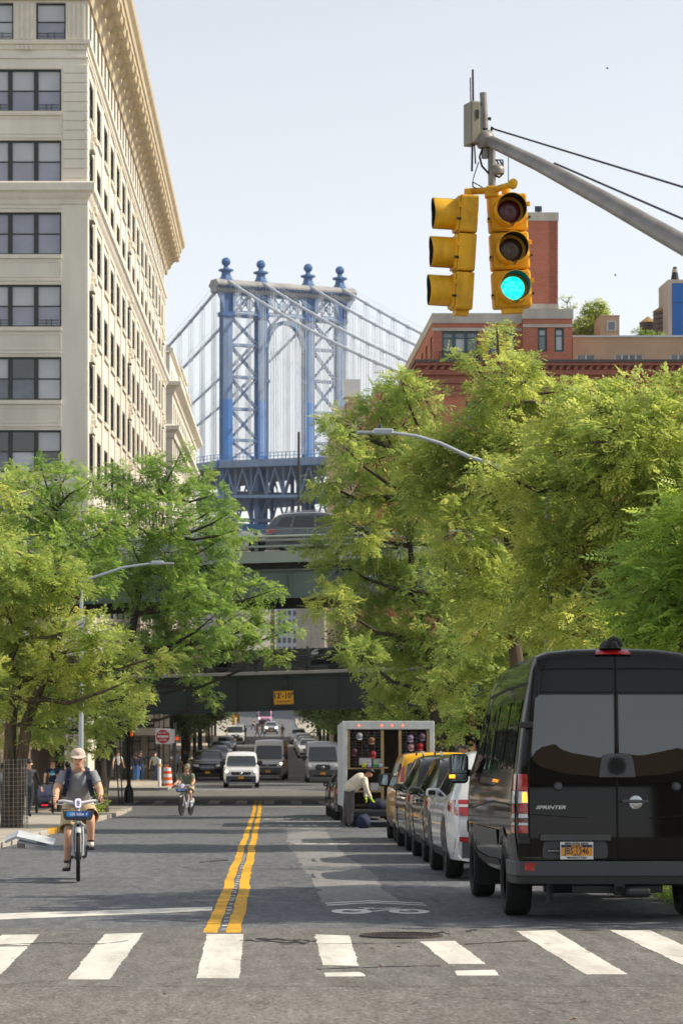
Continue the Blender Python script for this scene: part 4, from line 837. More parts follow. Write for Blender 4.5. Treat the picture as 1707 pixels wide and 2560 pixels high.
def tree(name, label, base, blobs, lm, tmpl=FRM, fl=.24, dens=1.0, bark=BARK, tr=.17, fork=None, seed=1, group=None, limbs=True, lean=(0, 0), stems=1, cluster=9):
    """blobs: (centre, radius) clumps that make up the crown; a limb grows to each one, twigs to each spray"""
    g = np.random.default_rng(seed); r_ = random.Random(seed); base = Vector(base); t = thing(name, label, 'tree', base, group=group)
    C = np.array([tuple(b[0] - base) for b in blobs]); zc = C[:, 2]; ztop = zc.max(); fork = fork if fork else max(1.8, zc.min() * .75)
    wood = MB(); ax = Vector((C[:, 0].mean() * .25 + lean[0], C[:, 1].mean() * .25 + lean[1], 0)); stemp = []
    for s in range(stems):
        off = Vector((math.cos(s * 2.3) * .16, math.sin(s * 2.3) * .10, 0)) * (stems > 1); tipv = Vector((C[:, 0].mean() * .6, C[:, 1].mean() * .6, ztop * .86)) + off * 6
        pts = [off * .7 + Vector((0, 0, -.3)), off * .8 + Vector((0, 0, .15)), off + Vector((ax.x * .2, ax.y * .2, fork * .5)), off * 1.5 + Vector((ax.x * .5, ax.y * .5, fork))]
        P0, P1 = pts[-1], tipv
        for k in range(1, 7): u = k / 6; pts.append(P0.lerp(P1, u) + Vector((r_.uniform(-.22, .22), r_.uniform(-.22, .22), 0)) * math.sin(u * 3.1))
        rr = [tr * 1.5, tr * 1.12, tr, tr * .9] + [tr * .9 * (1 - k / 6) ** .8 + .012 for k in range(1, 7)]
        if stems > 1: rr = [q * .72 for q in rr]
        wood.tube(pts, rr, 10); stemp.append(pts[3:])
    B, Dr, Up, Sz, Ti = [], [], [], [], []
    for i, b in enumerate(blobs):
        c = Vector(C[i]); rad = b[1]; sp = stemp[i % stems]
        k = min(range(len(sp)), key=lambda q: (sp[q] - c).length + max(0, sp[q].z - c.z + .2) * 2.5); s0 = sp[k]
        mid = s0.lerp(c, .5) + Vector((r_.uniform(-.2, .2), r_.uniform(-.2, .2), -.10 * (c - s0).length + r_.uniform(0, .3)))
        L = (c - s0).length; r0 = min(.11, .024 + .020 * L)
        if limbs: wood.tube([s0, s0.lerp(mid, .55) + Vector((0, 0, .08 * L * .3)), mid, mid.lerp(c, .55), c + Vector((0, 0, rad * .25))], [r0, r0 * .8, r0 * .62, r0 * .42, .010], 6)
        ncl = max(4, int(dens * 34 * rad * rad / (fl / .24) ** 2 * 9 / cluster * 2.2))
        d = g.normal(size=(ncl, 3)); d /= np.linalg.norm(d, axis=1)[:, None]; rr = rad * (.42 + .62 * g.random(ncl) ** .6); P = np.array(c) + d * rr[:, None] * np.array((1, 1, .82))
        bt = g.normal(0, .10)
        for q in range(ncl):
            if limbs and q % 4 == 0: wood.tube([c + Vector(d[q]) * rad * .12, c + Vector(d[q]) * rr[q] * .55 + Vector((0, 0, .05)), Vector(P[q])], [.014, .009, .004], 4, cap=False)
        m = cluster; out = d * .8 + np.array((0, 0, .10)); ad = np.repeat(out, m, 0) + g.normal(0, .62, (ncl * m, 3)); ad[:, 2] *= .55; ad[:, 2] -= .08
        bs = np.repeat(P, m, 0) + g.normal(0, .13 * fl / .24, (ncl * m, 3)) * (1, 1, .6)
        B.append(bs); Dr.append(ad); u = g.normal(0, .38, (ncl * m, 3)); u[:, 2] += 1; Up.append(u); Sz.append(fl * g.uniform(.5, 1.35, ncl * m))
        Ti.append(np.clip(.45 + bt + np.repeat(g.normal(0, .16, ncl), m) + g.normal(0, .12, ncl * m), 0, 1))
    me = crown_mesh('crown', np.concatenate(B), np.concatenate(Dr), np.concatenate(Up), np.concatenate(Sz), np.concatenate(Ti), tmpl, lm); link('crown', me, t)
    wood.build('trunk', bark, t, smooth=60); return t
def bl(d, lst, depth=.8, seed=3, k=1.08):                   # clump list from photo pixels at a tree's own distance
    r_ = random.Random(seed); return [(at(px, py, d + r_.uniform(-depth, depth) * 1.5), r * d / FPX * k) for px, py, r in lst]
def gbase(px, d): x = xat(px, d); return (x, d, gz(d) + .1)
TR = 'street trees'
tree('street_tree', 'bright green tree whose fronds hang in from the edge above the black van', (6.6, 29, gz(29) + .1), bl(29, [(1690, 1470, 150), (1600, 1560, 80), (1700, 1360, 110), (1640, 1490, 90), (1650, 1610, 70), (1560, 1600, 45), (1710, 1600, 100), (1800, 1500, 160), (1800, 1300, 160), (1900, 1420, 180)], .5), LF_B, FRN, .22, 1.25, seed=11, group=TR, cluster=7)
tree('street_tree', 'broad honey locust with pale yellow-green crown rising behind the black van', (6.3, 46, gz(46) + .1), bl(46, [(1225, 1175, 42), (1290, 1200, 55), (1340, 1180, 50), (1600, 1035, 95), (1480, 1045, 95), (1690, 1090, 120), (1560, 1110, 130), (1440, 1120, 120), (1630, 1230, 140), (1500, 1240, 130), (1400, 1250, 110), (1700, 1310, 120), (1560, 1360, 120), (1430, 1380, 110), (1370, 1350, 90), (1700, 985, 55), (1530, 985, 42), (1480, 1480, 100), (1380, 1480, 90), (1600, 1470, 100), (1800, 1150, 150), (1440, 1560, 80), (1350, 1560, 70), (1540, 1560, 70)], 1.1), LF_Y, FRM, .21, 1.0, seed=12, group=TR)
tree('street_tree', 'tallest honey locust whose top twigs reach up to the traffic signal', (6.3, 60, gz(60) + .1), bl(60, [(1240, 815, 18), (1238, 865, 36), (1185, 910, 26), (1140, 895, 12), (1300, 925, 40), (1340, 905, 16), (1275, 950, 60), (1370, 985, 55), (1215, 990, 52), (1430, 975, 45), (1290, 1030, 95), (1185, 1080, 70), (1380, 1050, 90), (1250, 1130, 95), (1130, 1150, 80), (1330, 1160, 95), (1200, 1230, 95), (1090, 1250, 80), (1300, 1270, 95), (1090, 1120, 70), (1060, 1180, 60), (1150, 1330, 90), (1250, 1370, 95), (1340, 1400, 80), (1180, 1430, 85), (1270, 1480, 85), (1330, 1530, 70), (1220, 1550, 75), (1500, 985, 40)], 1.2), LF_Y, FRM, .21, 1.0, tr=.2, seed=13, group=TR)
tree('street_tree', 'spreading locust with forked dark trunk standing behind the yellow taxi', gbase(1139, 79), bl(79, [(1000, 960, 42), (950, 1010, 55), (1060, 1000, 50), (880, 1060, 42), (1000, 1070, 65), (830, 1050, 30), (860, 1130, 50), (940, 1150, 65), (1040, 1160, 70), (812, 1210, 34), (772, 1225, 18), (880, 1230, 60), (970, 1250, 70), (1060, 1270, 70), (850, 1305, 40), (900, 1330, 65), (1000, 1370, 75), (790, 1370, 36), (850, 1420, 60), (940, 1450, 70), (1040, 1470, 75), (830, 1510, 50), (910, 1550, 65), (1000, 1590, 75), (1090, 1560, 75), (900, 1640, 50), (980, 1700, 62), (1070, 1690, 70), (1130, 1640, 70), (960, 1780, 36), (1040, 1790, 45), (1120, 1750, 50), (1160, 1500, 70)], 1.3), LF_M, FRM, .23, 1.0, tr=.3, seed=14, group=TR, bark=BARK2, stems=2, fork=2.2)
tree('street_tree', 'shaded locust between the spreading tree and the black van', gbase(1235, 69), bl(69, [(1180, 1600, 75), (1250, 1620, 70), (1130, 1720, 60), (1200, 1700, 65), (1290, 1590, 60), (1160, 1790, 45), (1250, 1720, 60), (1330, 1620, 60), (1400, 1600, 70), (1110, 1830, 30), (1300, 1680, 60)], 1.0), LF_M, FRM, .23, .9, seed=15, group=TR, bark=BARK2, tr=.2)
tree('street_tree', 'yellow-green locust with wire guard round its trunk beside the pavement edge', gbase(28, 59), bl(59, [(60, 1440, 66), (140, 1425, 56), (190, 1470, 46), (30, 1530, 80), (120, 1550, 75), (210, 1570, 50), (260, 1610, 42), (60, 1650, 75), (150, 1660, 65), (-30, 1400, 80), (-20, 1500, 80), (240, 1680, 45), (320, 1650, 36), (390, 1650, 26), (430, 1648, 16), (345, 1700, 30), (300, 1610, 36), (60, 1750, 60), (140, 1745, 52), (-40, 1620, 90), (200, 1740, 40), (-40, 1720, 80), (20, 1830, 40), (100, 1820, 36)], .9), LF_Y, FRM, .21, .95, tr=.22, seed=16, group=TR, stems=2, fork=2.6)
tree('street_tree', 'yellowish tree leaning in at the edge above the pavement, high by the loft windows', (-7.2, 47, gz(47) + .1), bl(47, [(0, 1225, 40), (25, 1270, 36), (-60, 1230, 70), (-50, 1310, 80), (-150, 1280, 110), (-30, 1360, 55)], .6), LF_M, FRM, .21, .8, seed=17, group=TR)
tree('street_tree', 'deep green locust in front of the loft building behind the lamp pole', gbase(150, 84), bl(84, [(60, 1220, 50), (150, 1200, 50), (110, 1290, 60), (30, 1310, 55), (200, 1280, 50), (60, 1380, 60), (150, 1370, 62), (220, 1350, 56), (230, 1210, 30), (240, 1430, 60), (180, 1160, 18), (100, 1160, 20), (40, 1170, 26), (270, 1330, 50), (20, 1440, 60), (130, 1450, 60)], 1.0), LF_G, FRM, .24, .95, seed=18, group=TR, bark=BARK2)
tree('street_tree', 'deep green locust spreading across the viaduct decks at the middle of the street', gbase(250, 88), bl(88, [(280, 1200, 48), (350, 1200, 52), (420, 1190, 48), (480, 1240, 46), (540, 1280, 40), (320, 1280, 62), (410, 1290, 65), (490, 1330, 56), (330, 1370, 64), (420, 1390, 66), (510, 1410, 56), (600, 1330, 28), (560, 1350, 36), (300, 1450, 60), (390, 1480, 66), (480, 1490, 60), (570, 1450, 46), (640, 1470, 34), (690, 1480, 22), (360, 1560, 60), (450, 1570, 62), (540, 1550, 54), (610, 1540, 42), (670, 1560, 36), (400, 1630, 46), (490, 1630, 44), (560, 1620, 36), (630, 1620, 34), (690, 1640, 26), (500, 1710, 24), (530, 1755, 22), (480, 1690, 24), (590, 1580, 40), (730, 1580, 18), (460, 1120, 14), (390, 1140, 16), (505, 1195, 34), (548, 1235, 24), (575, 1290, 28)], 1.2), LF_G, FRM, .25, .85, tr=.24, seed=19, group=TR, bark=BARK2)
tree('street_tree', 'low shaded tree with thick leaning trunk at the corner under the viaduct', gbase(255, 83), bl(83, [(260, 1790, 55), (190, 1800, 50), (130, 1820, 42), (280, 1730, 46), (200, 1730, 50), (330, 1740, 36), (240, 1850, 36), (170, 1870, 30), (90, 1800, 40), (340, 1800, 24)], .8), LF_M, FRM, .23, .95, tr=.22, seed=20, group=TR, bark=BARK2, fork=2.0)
# rows of street trees beyond the viaduct: two kinds, turned and scaled
def generic(seed, h, lm, name, label, loc):
    r_ = random.Random(seed); b = Vector(loc); L = []
    for k in range(15):
        a = k * 2.4; rr = r_.uniform(.2, 2.3); z = h * r_.uniform(.42, .88); L.append((b + Vector((math.cos(a) * rr, math.sin(a) * rr, z)), r_.uniform(.8, 1.25) * (1.1 - .3 * abs(z / h - .6))))
    return tree(name, label, loc, L, lm, FRF, .42, .75, tr=.14, seed=seed, bark=BARK2, group='trees beyond the viaduct', cluster=8)
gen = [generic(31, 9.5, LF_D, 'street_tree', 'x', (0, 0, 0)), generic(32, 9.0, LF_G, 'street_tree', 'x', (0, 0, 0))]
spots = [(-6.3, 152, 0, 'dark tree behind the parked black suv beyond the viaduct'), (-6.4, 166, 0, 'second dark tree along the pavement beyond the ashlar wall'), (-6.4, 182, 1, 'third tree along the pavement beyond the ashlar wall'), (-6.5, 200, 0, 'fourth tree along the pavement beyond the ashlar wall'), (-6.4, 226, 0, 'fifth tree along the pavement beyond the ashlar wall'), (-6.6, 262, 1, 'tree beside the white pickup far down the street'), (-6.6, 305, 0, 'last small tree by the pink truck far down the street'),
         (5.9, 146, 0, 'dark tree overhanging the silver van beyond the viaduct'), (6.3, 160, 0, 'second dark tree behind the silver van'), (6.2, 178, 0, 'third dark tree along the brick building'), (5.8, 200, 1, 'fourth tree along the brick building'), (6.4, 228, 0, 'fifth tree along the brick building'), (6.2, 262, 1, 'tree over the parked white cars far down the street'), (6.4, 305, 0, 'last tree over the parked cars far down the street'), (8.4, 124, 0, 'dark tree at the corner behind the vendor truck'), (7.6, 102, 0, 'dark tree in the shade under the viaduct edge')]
spots += [(5.5, 135, 0, 'low dark tree just beyond the viaduct over the silver van'), (5.3, 170, 0, 'low tree hanging over the far parked row, nearest'), (5.4, 190, 0, 'low tree hanging over the far parked row, second'), (5.4, 214, 0, 'low tree hanging over the far parked row, third'), (5.4, 245, 1, 'low tree hanging over the far parked row, last'), (-5.9, 174, 0, 'low dark tree by the pale lamp pole'), (-5.8, 192, 0, 'low dark tree behind the pale lamp pole'), (-5.9, 214, 0, 'dark tree leaning over the grey car'), (-5.9, 244, 0, 'dark tree before the work van'), (10.4, 25.0, 0, 'tree just outside the view that shades the road by the crossing'), (9.6, 36, 0, 'low tree in the second row behind the black van'), (9.8, 52, 1, 'low tree in the second row behind the taxi'), (9.4, 71, 0, 'low tree in the second row before the grey abutment')]  # second-row trees are added to throw shade on the road
for k, (x, y, v, lab) in enumerate(spots):
    if k == 0: o = gen[0]
    elif v and k == 2: o = gen[1]
    else: o = copy_tree(gen[v])
    s = rnd.uniform(.85, 1.1) if y > 130 else (.62 if x < 9 and y > 90 else (.72 if y > 30 else 1.15)); o.location = (x, y, gz(y) + .1); o.rotation_euler = (0, 0, k * 1.7); o.scale = (s, s, s); o['label'] = lab
def small(name, label, base, L, lm, dens, seed, fl=.2): return tree(name, label, base, L, lm, FRF, fl, dens, tr=.05, fork=.5, seed=seed, group='rooftop trees', bark=BARK2)
p = at(1478, 842, 153); small('rooftop_tree', 'yellow-green tree growing on the roof beside the stair bulkhead', p, bl(153, [(1462, 815, 26), (1490, 800, 26), (1478, 775, 20), (1445, 825, 16), (1505, 775, 12), (1502, 755, 8), (1480, 830, 24), (1508, 810, 20), (1488, 758, 7)], .2), LF_Y, 1.6, 41)
p = at(1412, 840, 156); small('rooftop_tree', 'thin pale sapling growing beside the stone parapet of the penthouse', p, bl(156, [(1405, 770, 12), (1425, 765, 12), (1418, 745, 8), (1438, 800, 10), (1440, 825, 12), (1400, 745, 6)], .2), LF_M, .35, 42, .14)
p = at(1605, 838, 156); small('rooftop_tree', 'low green shrub growing in front of the cedar water tanks', p, bl(156, [(1595, 830, 9), (1625, 832, 8), (1610, 834, 7), (1650, 836, 6)], .2), LF_G, 1.5, 43, .14)
# weeds along the kerb and at the tree foot
def weeds(label, pts, h, seed):
    g = np.random.default_rng(seed); n = 26 * len(pts); b = np.repeat(np.array([tuple(p) for p in pts]), 26, 0) + g.normal(0, .10, (n, 3)) * (1, 1, .0); b[:, 2] += g.random(n) * h
    d = g.normal(0, 1, (n, 3)); d[:, 2] = abs(d[:, 2]) * .5; u = g.normal(0, .3, (n, 3)); u[:, 2] += 1
    me = crown_mesh('weeds', b, d, u, g.uniform(.06, .14, n), g.random(n), FRF, LF_B); return tag(link('weeds', me), label, 'weeds', kind='stuff')
weeds('green weeds sprouting along the kerb under the black van', [(4.52 + .12 * math.sin(k * 3.1), 24.6 + k * .27, gz(24.6 + k * .27) + .03) for k in range(18)], .12, 5)
weeds('green plant sprouting from the foot of the corner tree', [(xat(246, 82) + .2 * math.sin(k * 2.2), 81.5 + .1 * k, gz(82) + .12) for k in range(8)], .75, 6)
# ================================================================== vehicles (built facing +Y, origin on the ground)
GLASS_D = glass('car_glass', '#06080a', .02); GLASS_L = glass('car_glass_light', '#141c20', .02); RUBBER = pm('tyre_rubber', '#141414', .85, .2, 20, bmp=.2, bscale=80); PLAS = pm('black_plastic', '#1a1b1c', .6, .2, 6); PLASG = pm('grey_plastic', '#45474b', .55, .12, 5)
CHROME = pm('bright_metal', '#b8babd', .18, .05, 4, metal=1.0); ALLOY = pm('alloy_rim', '#8f9296', .3, .15, 5, metal=.9); STEELR = pm('steel_rim', '#6a6c70', .4, .2, 5, metal=.7); WELL = pm('wheel_well', '#0b0b0b', .95, .2, 4)
REDL = pm('tail_lamp_red', '#a20d12', .12, .25, 30, coat=1.0); REDD = pm('tail_lamp_dark_red', '#5e080b', .12, .3, 30, coat=1.0); CLEARL = pm('lamp_clear', '#c6c9cc', .1, .2, 25, coat=1.0); AMBER = pm('lamp_amber', '#e08a12', .15, .1, 10, coat=1.0, emit='#ff9d20', es=1.6)
LITW = pm('headlamp_lit', '#fff6dc', .2, 0, emit='#fff0c8', es=5.0); PLATE = pm('plate_orange', '#d8931f', .4, .05, 8); PLATEN = pm('plate_navy', '#1b2346', .4, .05, 8); MIRG = pm('mirror_glass', '#9aa4ac', .03, 0, metal=1.0)
def chaikin(p, it):
    for _ in range(it):
        q = [p[0]]
        for a, b in zip(p[:-1], p[1:]): q += [(a[0] * .75 + b[0] * .25, a[1] * .75 + b[1] * .25), (a[0] * .25 + b[0] * .75, a[1] * .25 + b[1] * .75)]
        p = q + [p[-1]]
    return p
def loft(sp):
    o = chaikin(sp['outline'], sp.get('it', 2)); w, wr, belt, H, zb_ = sp['w'], sp['wr'], sp['belt'], max(p[1] for p in sp['outline']), sp.get('zb', .24)
    cf, kf, cr, kr = sp.get('cf', .7), sp.get('kf', .16), sp.get('cr', .35), sp.get('kr', .08); yf, yr = max(p[0] for p in o), min(p[0] for p in o); rc = sp.get('rc', .10); rings = []
    for k, (y, z) in enumerate(o):
        W = w - kf * max(0, 1 - (yf - y) / cf) ** 2 - kr * max(0, 1 - (y - yr) / cr) ** 2
        zs = min(belt, z - .05); fr = min(1, max(0, (z - belt) / (H - belt))); wt = W * .975 + (wr - (w - W) - W * .975) * fr; rr = min(rc, max(.02, (z - zs) * .4)); cw = .025 * fr + .01; hb = zs - zb_
        half = [(0, zb_), (W * .7, zb_), (W * .93, zb_ + min(.03, hb * .2)), (W * .98, zb_ + hb * .2), (W, zb_ + hb * .45), (W * .995, zb_ + hb * .8), (W * .975, zs), ((W * .975 + wt) / 2 + .012 * fr, (zs + z - rr) / 2), (wt, z - rr), (wt - .28 * rr, z - .3 * rr), (wt - rr, z - .02 * rr), (wt * .5, z + cw * .7), (0, z + cw)]
        rings.append([(x, y, q) for x, q in half] + [(-x, y, q) for x, q in reversed(half[1:-1])])
    mb = MB(); n = len(rings[0]); v = [p for r in rings for p in r]
    f = [(i * n + j, i * n + (j + 1) % n, (i + 1) * n + (j + 1) % n, (i + 1) * n + j) for i in range(len(rings) - 1) for j in range(n)] + [tuple(reversed(range(n))), tuple(range((len(rings) - 1) * n, len(rings) * n))]
    mb.add(v, f); return mb
def bvh_of(mb):
    bm = bmesh.new(); vs_ = [bm.verts.new(p) for p in mb.v]
    for f in mb.f:
        try: bm.faces.new([vs_[i] for i in f])
        except ValueError: pass
    bmesh.ops.triangulate(bm, faces=bm.faces[:]); t = BVHTree.FromBMesh(bm); bm.free(); return t
VIEW = {'L': (lambda a, b: Vector((-6, a, b)), Vector((1, 0, 0))), 'R': (lambda a, b: Vector((6, a, b)), Vector((-1, 0, 0))), 'B': (lambda a, b: Vector((a, -12, b)), Vector((0, 1, 0))), 'F': (lambda a, b: Vector((a, 12, b)), Vector((0, -1, 0))), 'T': (lambda a, b: Vector((a, b, 8)), Vector((0, 0, -1)))}
def patch(bvh, poly, view, off, mat, name, parent, seg=.14, thick=0.0):
    """a panel that follows the body surface: outline in the side, rear, front or top view"""
    bm = bmesh.new(); bm.faces.new([bm.verts.new((p[0], p[1], 0)) for p in poly]); bmesh.ops.triangulate(bm, faces=bm.faces[:], ngon_method='BEAUTY')
    for _ in range(4):
        e = [x for x in bm.edges if x.calc_length() > seg]
        if not e: break
        bmesh.ops.subdivide_edges(bm, edges=e, cuts=1); bmesh.ops.triangulate(bm, faces=bm.faces[:])
    org, dr = VIEW[view]
    for v in bm.verts:
        o = org(v.co.x, v.co.y); hit = bvh.ray_cast(o, dr)
        if hit[0] is None:
            hit = bvh.find_nearest(o + dr * (6 if view in 'LR' else 10)); p = hit[0].copy()
            if view in 'LR': p.y, p.z = v.co.x, v.co.y
            elif view in 'BF': p.x, p.z = v.co.x, v.co.y
        else: p = hit[0]
        v.co = p - dr * off
    bm.normal_update()
    for f in bm.faces:
        if f.normal.dot(dr) > 0: f.normal_flip()
    if thick:
        g = bmesh.ops.extrude_face_region(bm, geom=bm.faces[:]); bmesh.ops.translate(bm, verts=[x for x in g['geom'] if isinstance(x, bmesh.types.BMVert)], vec=-dr * thick); bmesh.ops.recalc_face_normals(bm, faces=bm.faces)
    me = bpy.data.meshes.new(name); bm.to_mesh(me); bm.free(); me.materials.append(mat); me.polygons.foreach_set('use_smooth', [True] * len(me.polygons)); me.set_sharp_from_angle(angle=R(40)); return link(name, me, parent)
def seam(pts, w):
    L, Q = [], []
    for i, p in enumerate(pts):
        a = Vector(pts[max(i - 1, 0)]).to_2d(); b = Vector(pts[min(i + 1, len(pts) - 1)]).to_2d(); d = (b - a).normalized(); n = Vector((-d.y, d.x)) * w / 2; p = Vector(p).to_2d(); L.append(tuple(p + n)); Q.append(tuple(p - n))
    return L + Q[::-1]
_wheels = {}
def wheel(parent, x, y, r, w, style, side):
    k = (round(r, 3), round(w, 3), style)
    if k not in _wheels:
        t = MB(); h = w / 2; t.lathe([(r * .62, -h * .8), (r * .70, -h), (r * .92, -h), (r * .985, -h * .8), (r, -h * .45), (r, h * .45), (r * .985, h * .8), (r * .92, h), (r * .70, h), (r * .62, h * .8)], axis='X', n=32); tm = t.build('tyre_mesh', RUBBER, smooth=40); _m = tm.data; bpy.data.objects.remove(tm)
        q = MB(); q.lathe([(0.02, h * .35), (r * .14, h * .45), (r * .16, h * .25), (r * .30, h * .1), (r * .56, h * .1), (r * .6, h * .55), (r * .66, h * .86), (r * .70, h * .95), (r * .71, h * .8)], axis='X', n=32)
        for s in range(style):
            a = 2 * math.pi * s / style; d = Vector((0, math.cos(a), math.sin(a))); q.bar(Vector((h * .45, 0, 0)) + d * r * .1, Vector((h * .55, 0, 0)) + d * r * .62, r * .16, h * .35, up=(1, 0, 0))
        qm = q.build('rim_mesh', ALLOY if style else STEELR, smooth=40); _wheels[k] = (_m, qm.data); bpy.data.objects.remove(qm)
    o = link('wheel', _wheels[k][0], parent, (x, y, r)); m = link('rim', _wheels[k][1], o); m.rotation_euler = (0, 0, 0 if side > 0 else math.pi); return o
def place(t, x, y, facing=1, rz=0.0):
    s = slope(y); t.location = (x, y, gz(y) + .004); t.rotation_euler = (s if facing > 0 else -s, 0, (0 if facing > 0 else math.pi) + rz)
def build_body(sp, t, m):
    mb = loft(sp); bv = bvh_of(mb); body = mb.build('body', m, t, smooth=38, fix=True); r = sp['wheel_r']; cut = MB()
    for wy in sp['wheels']:
        for s in (-1, 1): cut.lathe([(r * 1.13, s * (sp['w'] - .30)), (r * 1.13, s * (sp['w'] + .4))] if s > 0 else [(r * 1.13, -sp['w'] - .4), (r * 1.13, -sp['w'] + .30)], c=(0, wy, r * 1.04), axis='X', n=28)
    co = cut.build('cutter', WELL, fix=True); b = body.modifiers.new('wells', 'BOOLEAN'); b.object = co; b.operation = 'DIFFERENCE'; b.solver = 'EXACT'; b.material_mode = 'TRANSFER'
    n0 = len(body.data.polygons); baked(body); bpy.data.objects.remove(co)
    body.data.set_sharp_from_angle(angle=R(38))
    ww = sp.get('tyre_w', .235)
    for wy in sp['wheels']:
        for s in (-1, 1): wheel(t, s * (sp['w'] - ww / 2 - sp.get('inset', .02)), wy, r, ww, sp.get('spokes', 5), s)
    return body, bv
def plate(t, x, y, z, back, s='', w=.305, h=.155):
    sgn = -1 if back else 1; o = thing_part('licence_plate', t, (x, y, z)); d = MB(); d.box(-w / 2, w / 2, -.004, .004, -h / 2, h / 2); p = d.build('licence_plate', PLATE, t); p.location = (x, y, z); p.rotation_euler = (0, 0, 0 if back else math.pi)
    q = text(s, .085, PLATEN, p, bold=.001) if s else None
    if q: q.location = (0, -.006, 0); q.rotation_euler = (R(90), 0, 0)
    return p
def thing_part(*a): return None
def mirror_part(t, x, y, z, w=.24, h=.2, mat=PLAS):
    s = 1 if x > 0 else -1; o = MB(); o.box(x - s * .10, x + s * w, y - .07, y + .10, z - h / 2, z + h / 2); p = bevel(o.build('wing_mirror', mat, t), .05, 3); g = MB(); g.box(x + s * (w - .03), x + s * .0, y - .078, y - .070, z - h / 2 + .03, z + h / 2 - .03); g.build('mirror_glass', MIRG, p); return p
def side_windows(bv, t, polys, mat=GLASS_D):
    for p in polys:
        for v in 'LR': patch(bv, rpoly(p, .05), v, .005, mat, 'side_window', t)
def lamp(bv, t, poly, view, mat, name, off=.010): return patch(bv, poly, view, off, mat, name, t, .07)
def both(bv, t, poly, view, mat, name, off=.010):         # mirrored pair in the front or rear view
    lamp(bv, t, poly, view, mat, name, off); lamp(bv, t, [(-a, b) for a, b in reversed(poly)], view, mat, name, off)
def handles(t, w, ys, z, mat):
    for y in ys:
        for s in (-1, 1): bevel(MB().box(s * (w - .012), s * (w + .03), y - .09, y + .09, z - .018, z + .018).build('door_handle', mat, t), .012, 2)
# ------------------------------------------------------------------ black high-roof passenger van
BLACKP = paint('paint_black', '#030405', 0, .35, .012, .03, .6)
SPR = dict(outline=[(2.96, .36), (3.02, .6), (2.98, .95), (2.75, 1.12), (2.30, 1.30), (1.55, 2.22), (1.15, 2.5), (.4, 2.58), (-1.5, 2.60), (-2.70, 2.60), (-2.94, 2.57), (-2.97, 2.40), (-3.0, 1.8), (-3.02, 1.2), (-3.02, .60), (-3.01, .52)], w=.995, wr=.80, belt=1.40, zb=.38, cf=.9, kf=.18, cr=.22, kr=.045, rc=.16, wheels=(-2.0, 1.75), wheel_r=.365, tyre_w=.25, spokes=0, inset=.005, it=2)
spv = thing('passenger_van', 'glossy black high-roof passenger van parked with its tail to the crossing', 'van'); place(spv, 3.345, 25.92)
body, bv = build_body(SPR, spv, BLACKP)
TRIM = pm('van_trim_grey', '#3d3f43', .5, .15, 4, rvar=.1); DOORLINE = pm('panel_gap', '#020202', .9, 0); VGL = glass('van_rear_glass', '#040506', .012, 1.0); VGL.node_tree.nodes['Principled BSDF'].inputs['IOR'].default_value = 1.55; _t = VGL.node_tree; bump(_t, _t.nodes['Principled BSDF'], noise(_t, 1.5, 1).outputs[0], .3, .022); _t.links.new(_t.nodes['Bump'].outputs[0], _t.nodes['Principled BSDF'].inputs['Coat Normal'])
for s in (-1, 1):                                         # rear doors: glass, upper panel crease, gaps
    P = [(s * a, b) for a, b in ((.022, 2.165), (.73, 2.165), (.775, 2.13), (.815, 1.62), (.80, 1.53), (.72, 1.47), (.5, 1.41), (.25, 1.385), (.022, 1.38))]
    patch(bv, P, 'B', .007, VGL, 'rear_window', spv, .10)
    patch(bv, seam([(s * .02, 2.415), (s * .35, 2.42), (s * .72, 2.41)], .022), 'B', .0035, DOORLINE, 'door_crease', spv, .1)
    patch(bv, seam([(s * .01, 2.19), (s * .4, 2.19), (s * .76, 2.19)], .012), 'B', .0035, DOORLINE, 'door_crease', spv, .1)
    patch(bv, seam([(s * .70, 2.545), (s * .775, 2.45), (s * .83, 1.9), (s * .845, 1.45), (s * .84, .62)], .016), 'B', .0035, DOORLINE, 'door_gap', spv, .1)
    patch(bv, seam([(s * .86, 1.02), (s * .55, 1.0), (s * .3, .985)], .008), 'B', .004, DOORLINE, 'door_crease', spv, .1)
    bevel(MB().box(s * .80, s * .93, -3.075, -3.0, 1.845, 1.905).build('door_hinge', PLAS, spv), .01, 2); bevel(MB().box(s * .84, s * .95, -3.075, -2.99, .735, .80).build('door_hinge', PLAS, spv), .01, 2)
    o = MB(); o.lathe([(.0, -.05), (.03, -.045), (.043, -.02), (.045, .03)], c=(s * .565, -3.03, 1.285), axis='Y', n=20); o.build('door_buffer', PLASG, spv, smooth=50)
    for z0, z1, mt in ((1.245, 1.405, REDL), (1.125, 1.24, CLEARL), (1.03, 1.12, REDL), (.985, 1.025, CLEARL), (.945, .98, REDD), (.915, .94, CLEARL), (.84, .91, REDL)):
        lp = patch(bv, [(s * .855, z0), (s * .948, z0), (s * .943, z1), (s * .86, z1)], 'B', .012, mt, 'tail_lamp', spv, .05, .012)
        if z0 > 1.1 and z0 < 1.2 and s < 0: patch(bv, [(-.86, z0 + .01), (-.91, z0 + .01), (-.91, z1 - .01), (-.865, z1 - .01)], 'B', .027, AMBER, 'indicator', lp, .05)
        patch(bv, [(-2.965, z0), (-2.86, z0), (-2.88, z1), (-2.96, z1)], 'L' if s < 0 else 'R', .008, mt, 'tail_lamp_side', spv, .05)
    patch(bv, rpoly([(s * .70, .485), (s * .90, .485), (s * .89, .56), (s * .70, .555)], .015), 'B', .075, REDL, 'bumper_reflector', spv, .06)
patch(bv, seam([(0, 2.54), (0, 2.0), (0, 1.3), (0, .60)], .018), 'B', .0085, DOORLINE, 'door_gap', spv, .1)
patch(bv, rpoly([(-.195, 2.555), (.155, 2.555), (.135, 2.60), (-.175, 2.60)], .01), 'B', .022, REDL, 'high_brake_lamp', spv, .06, .012)
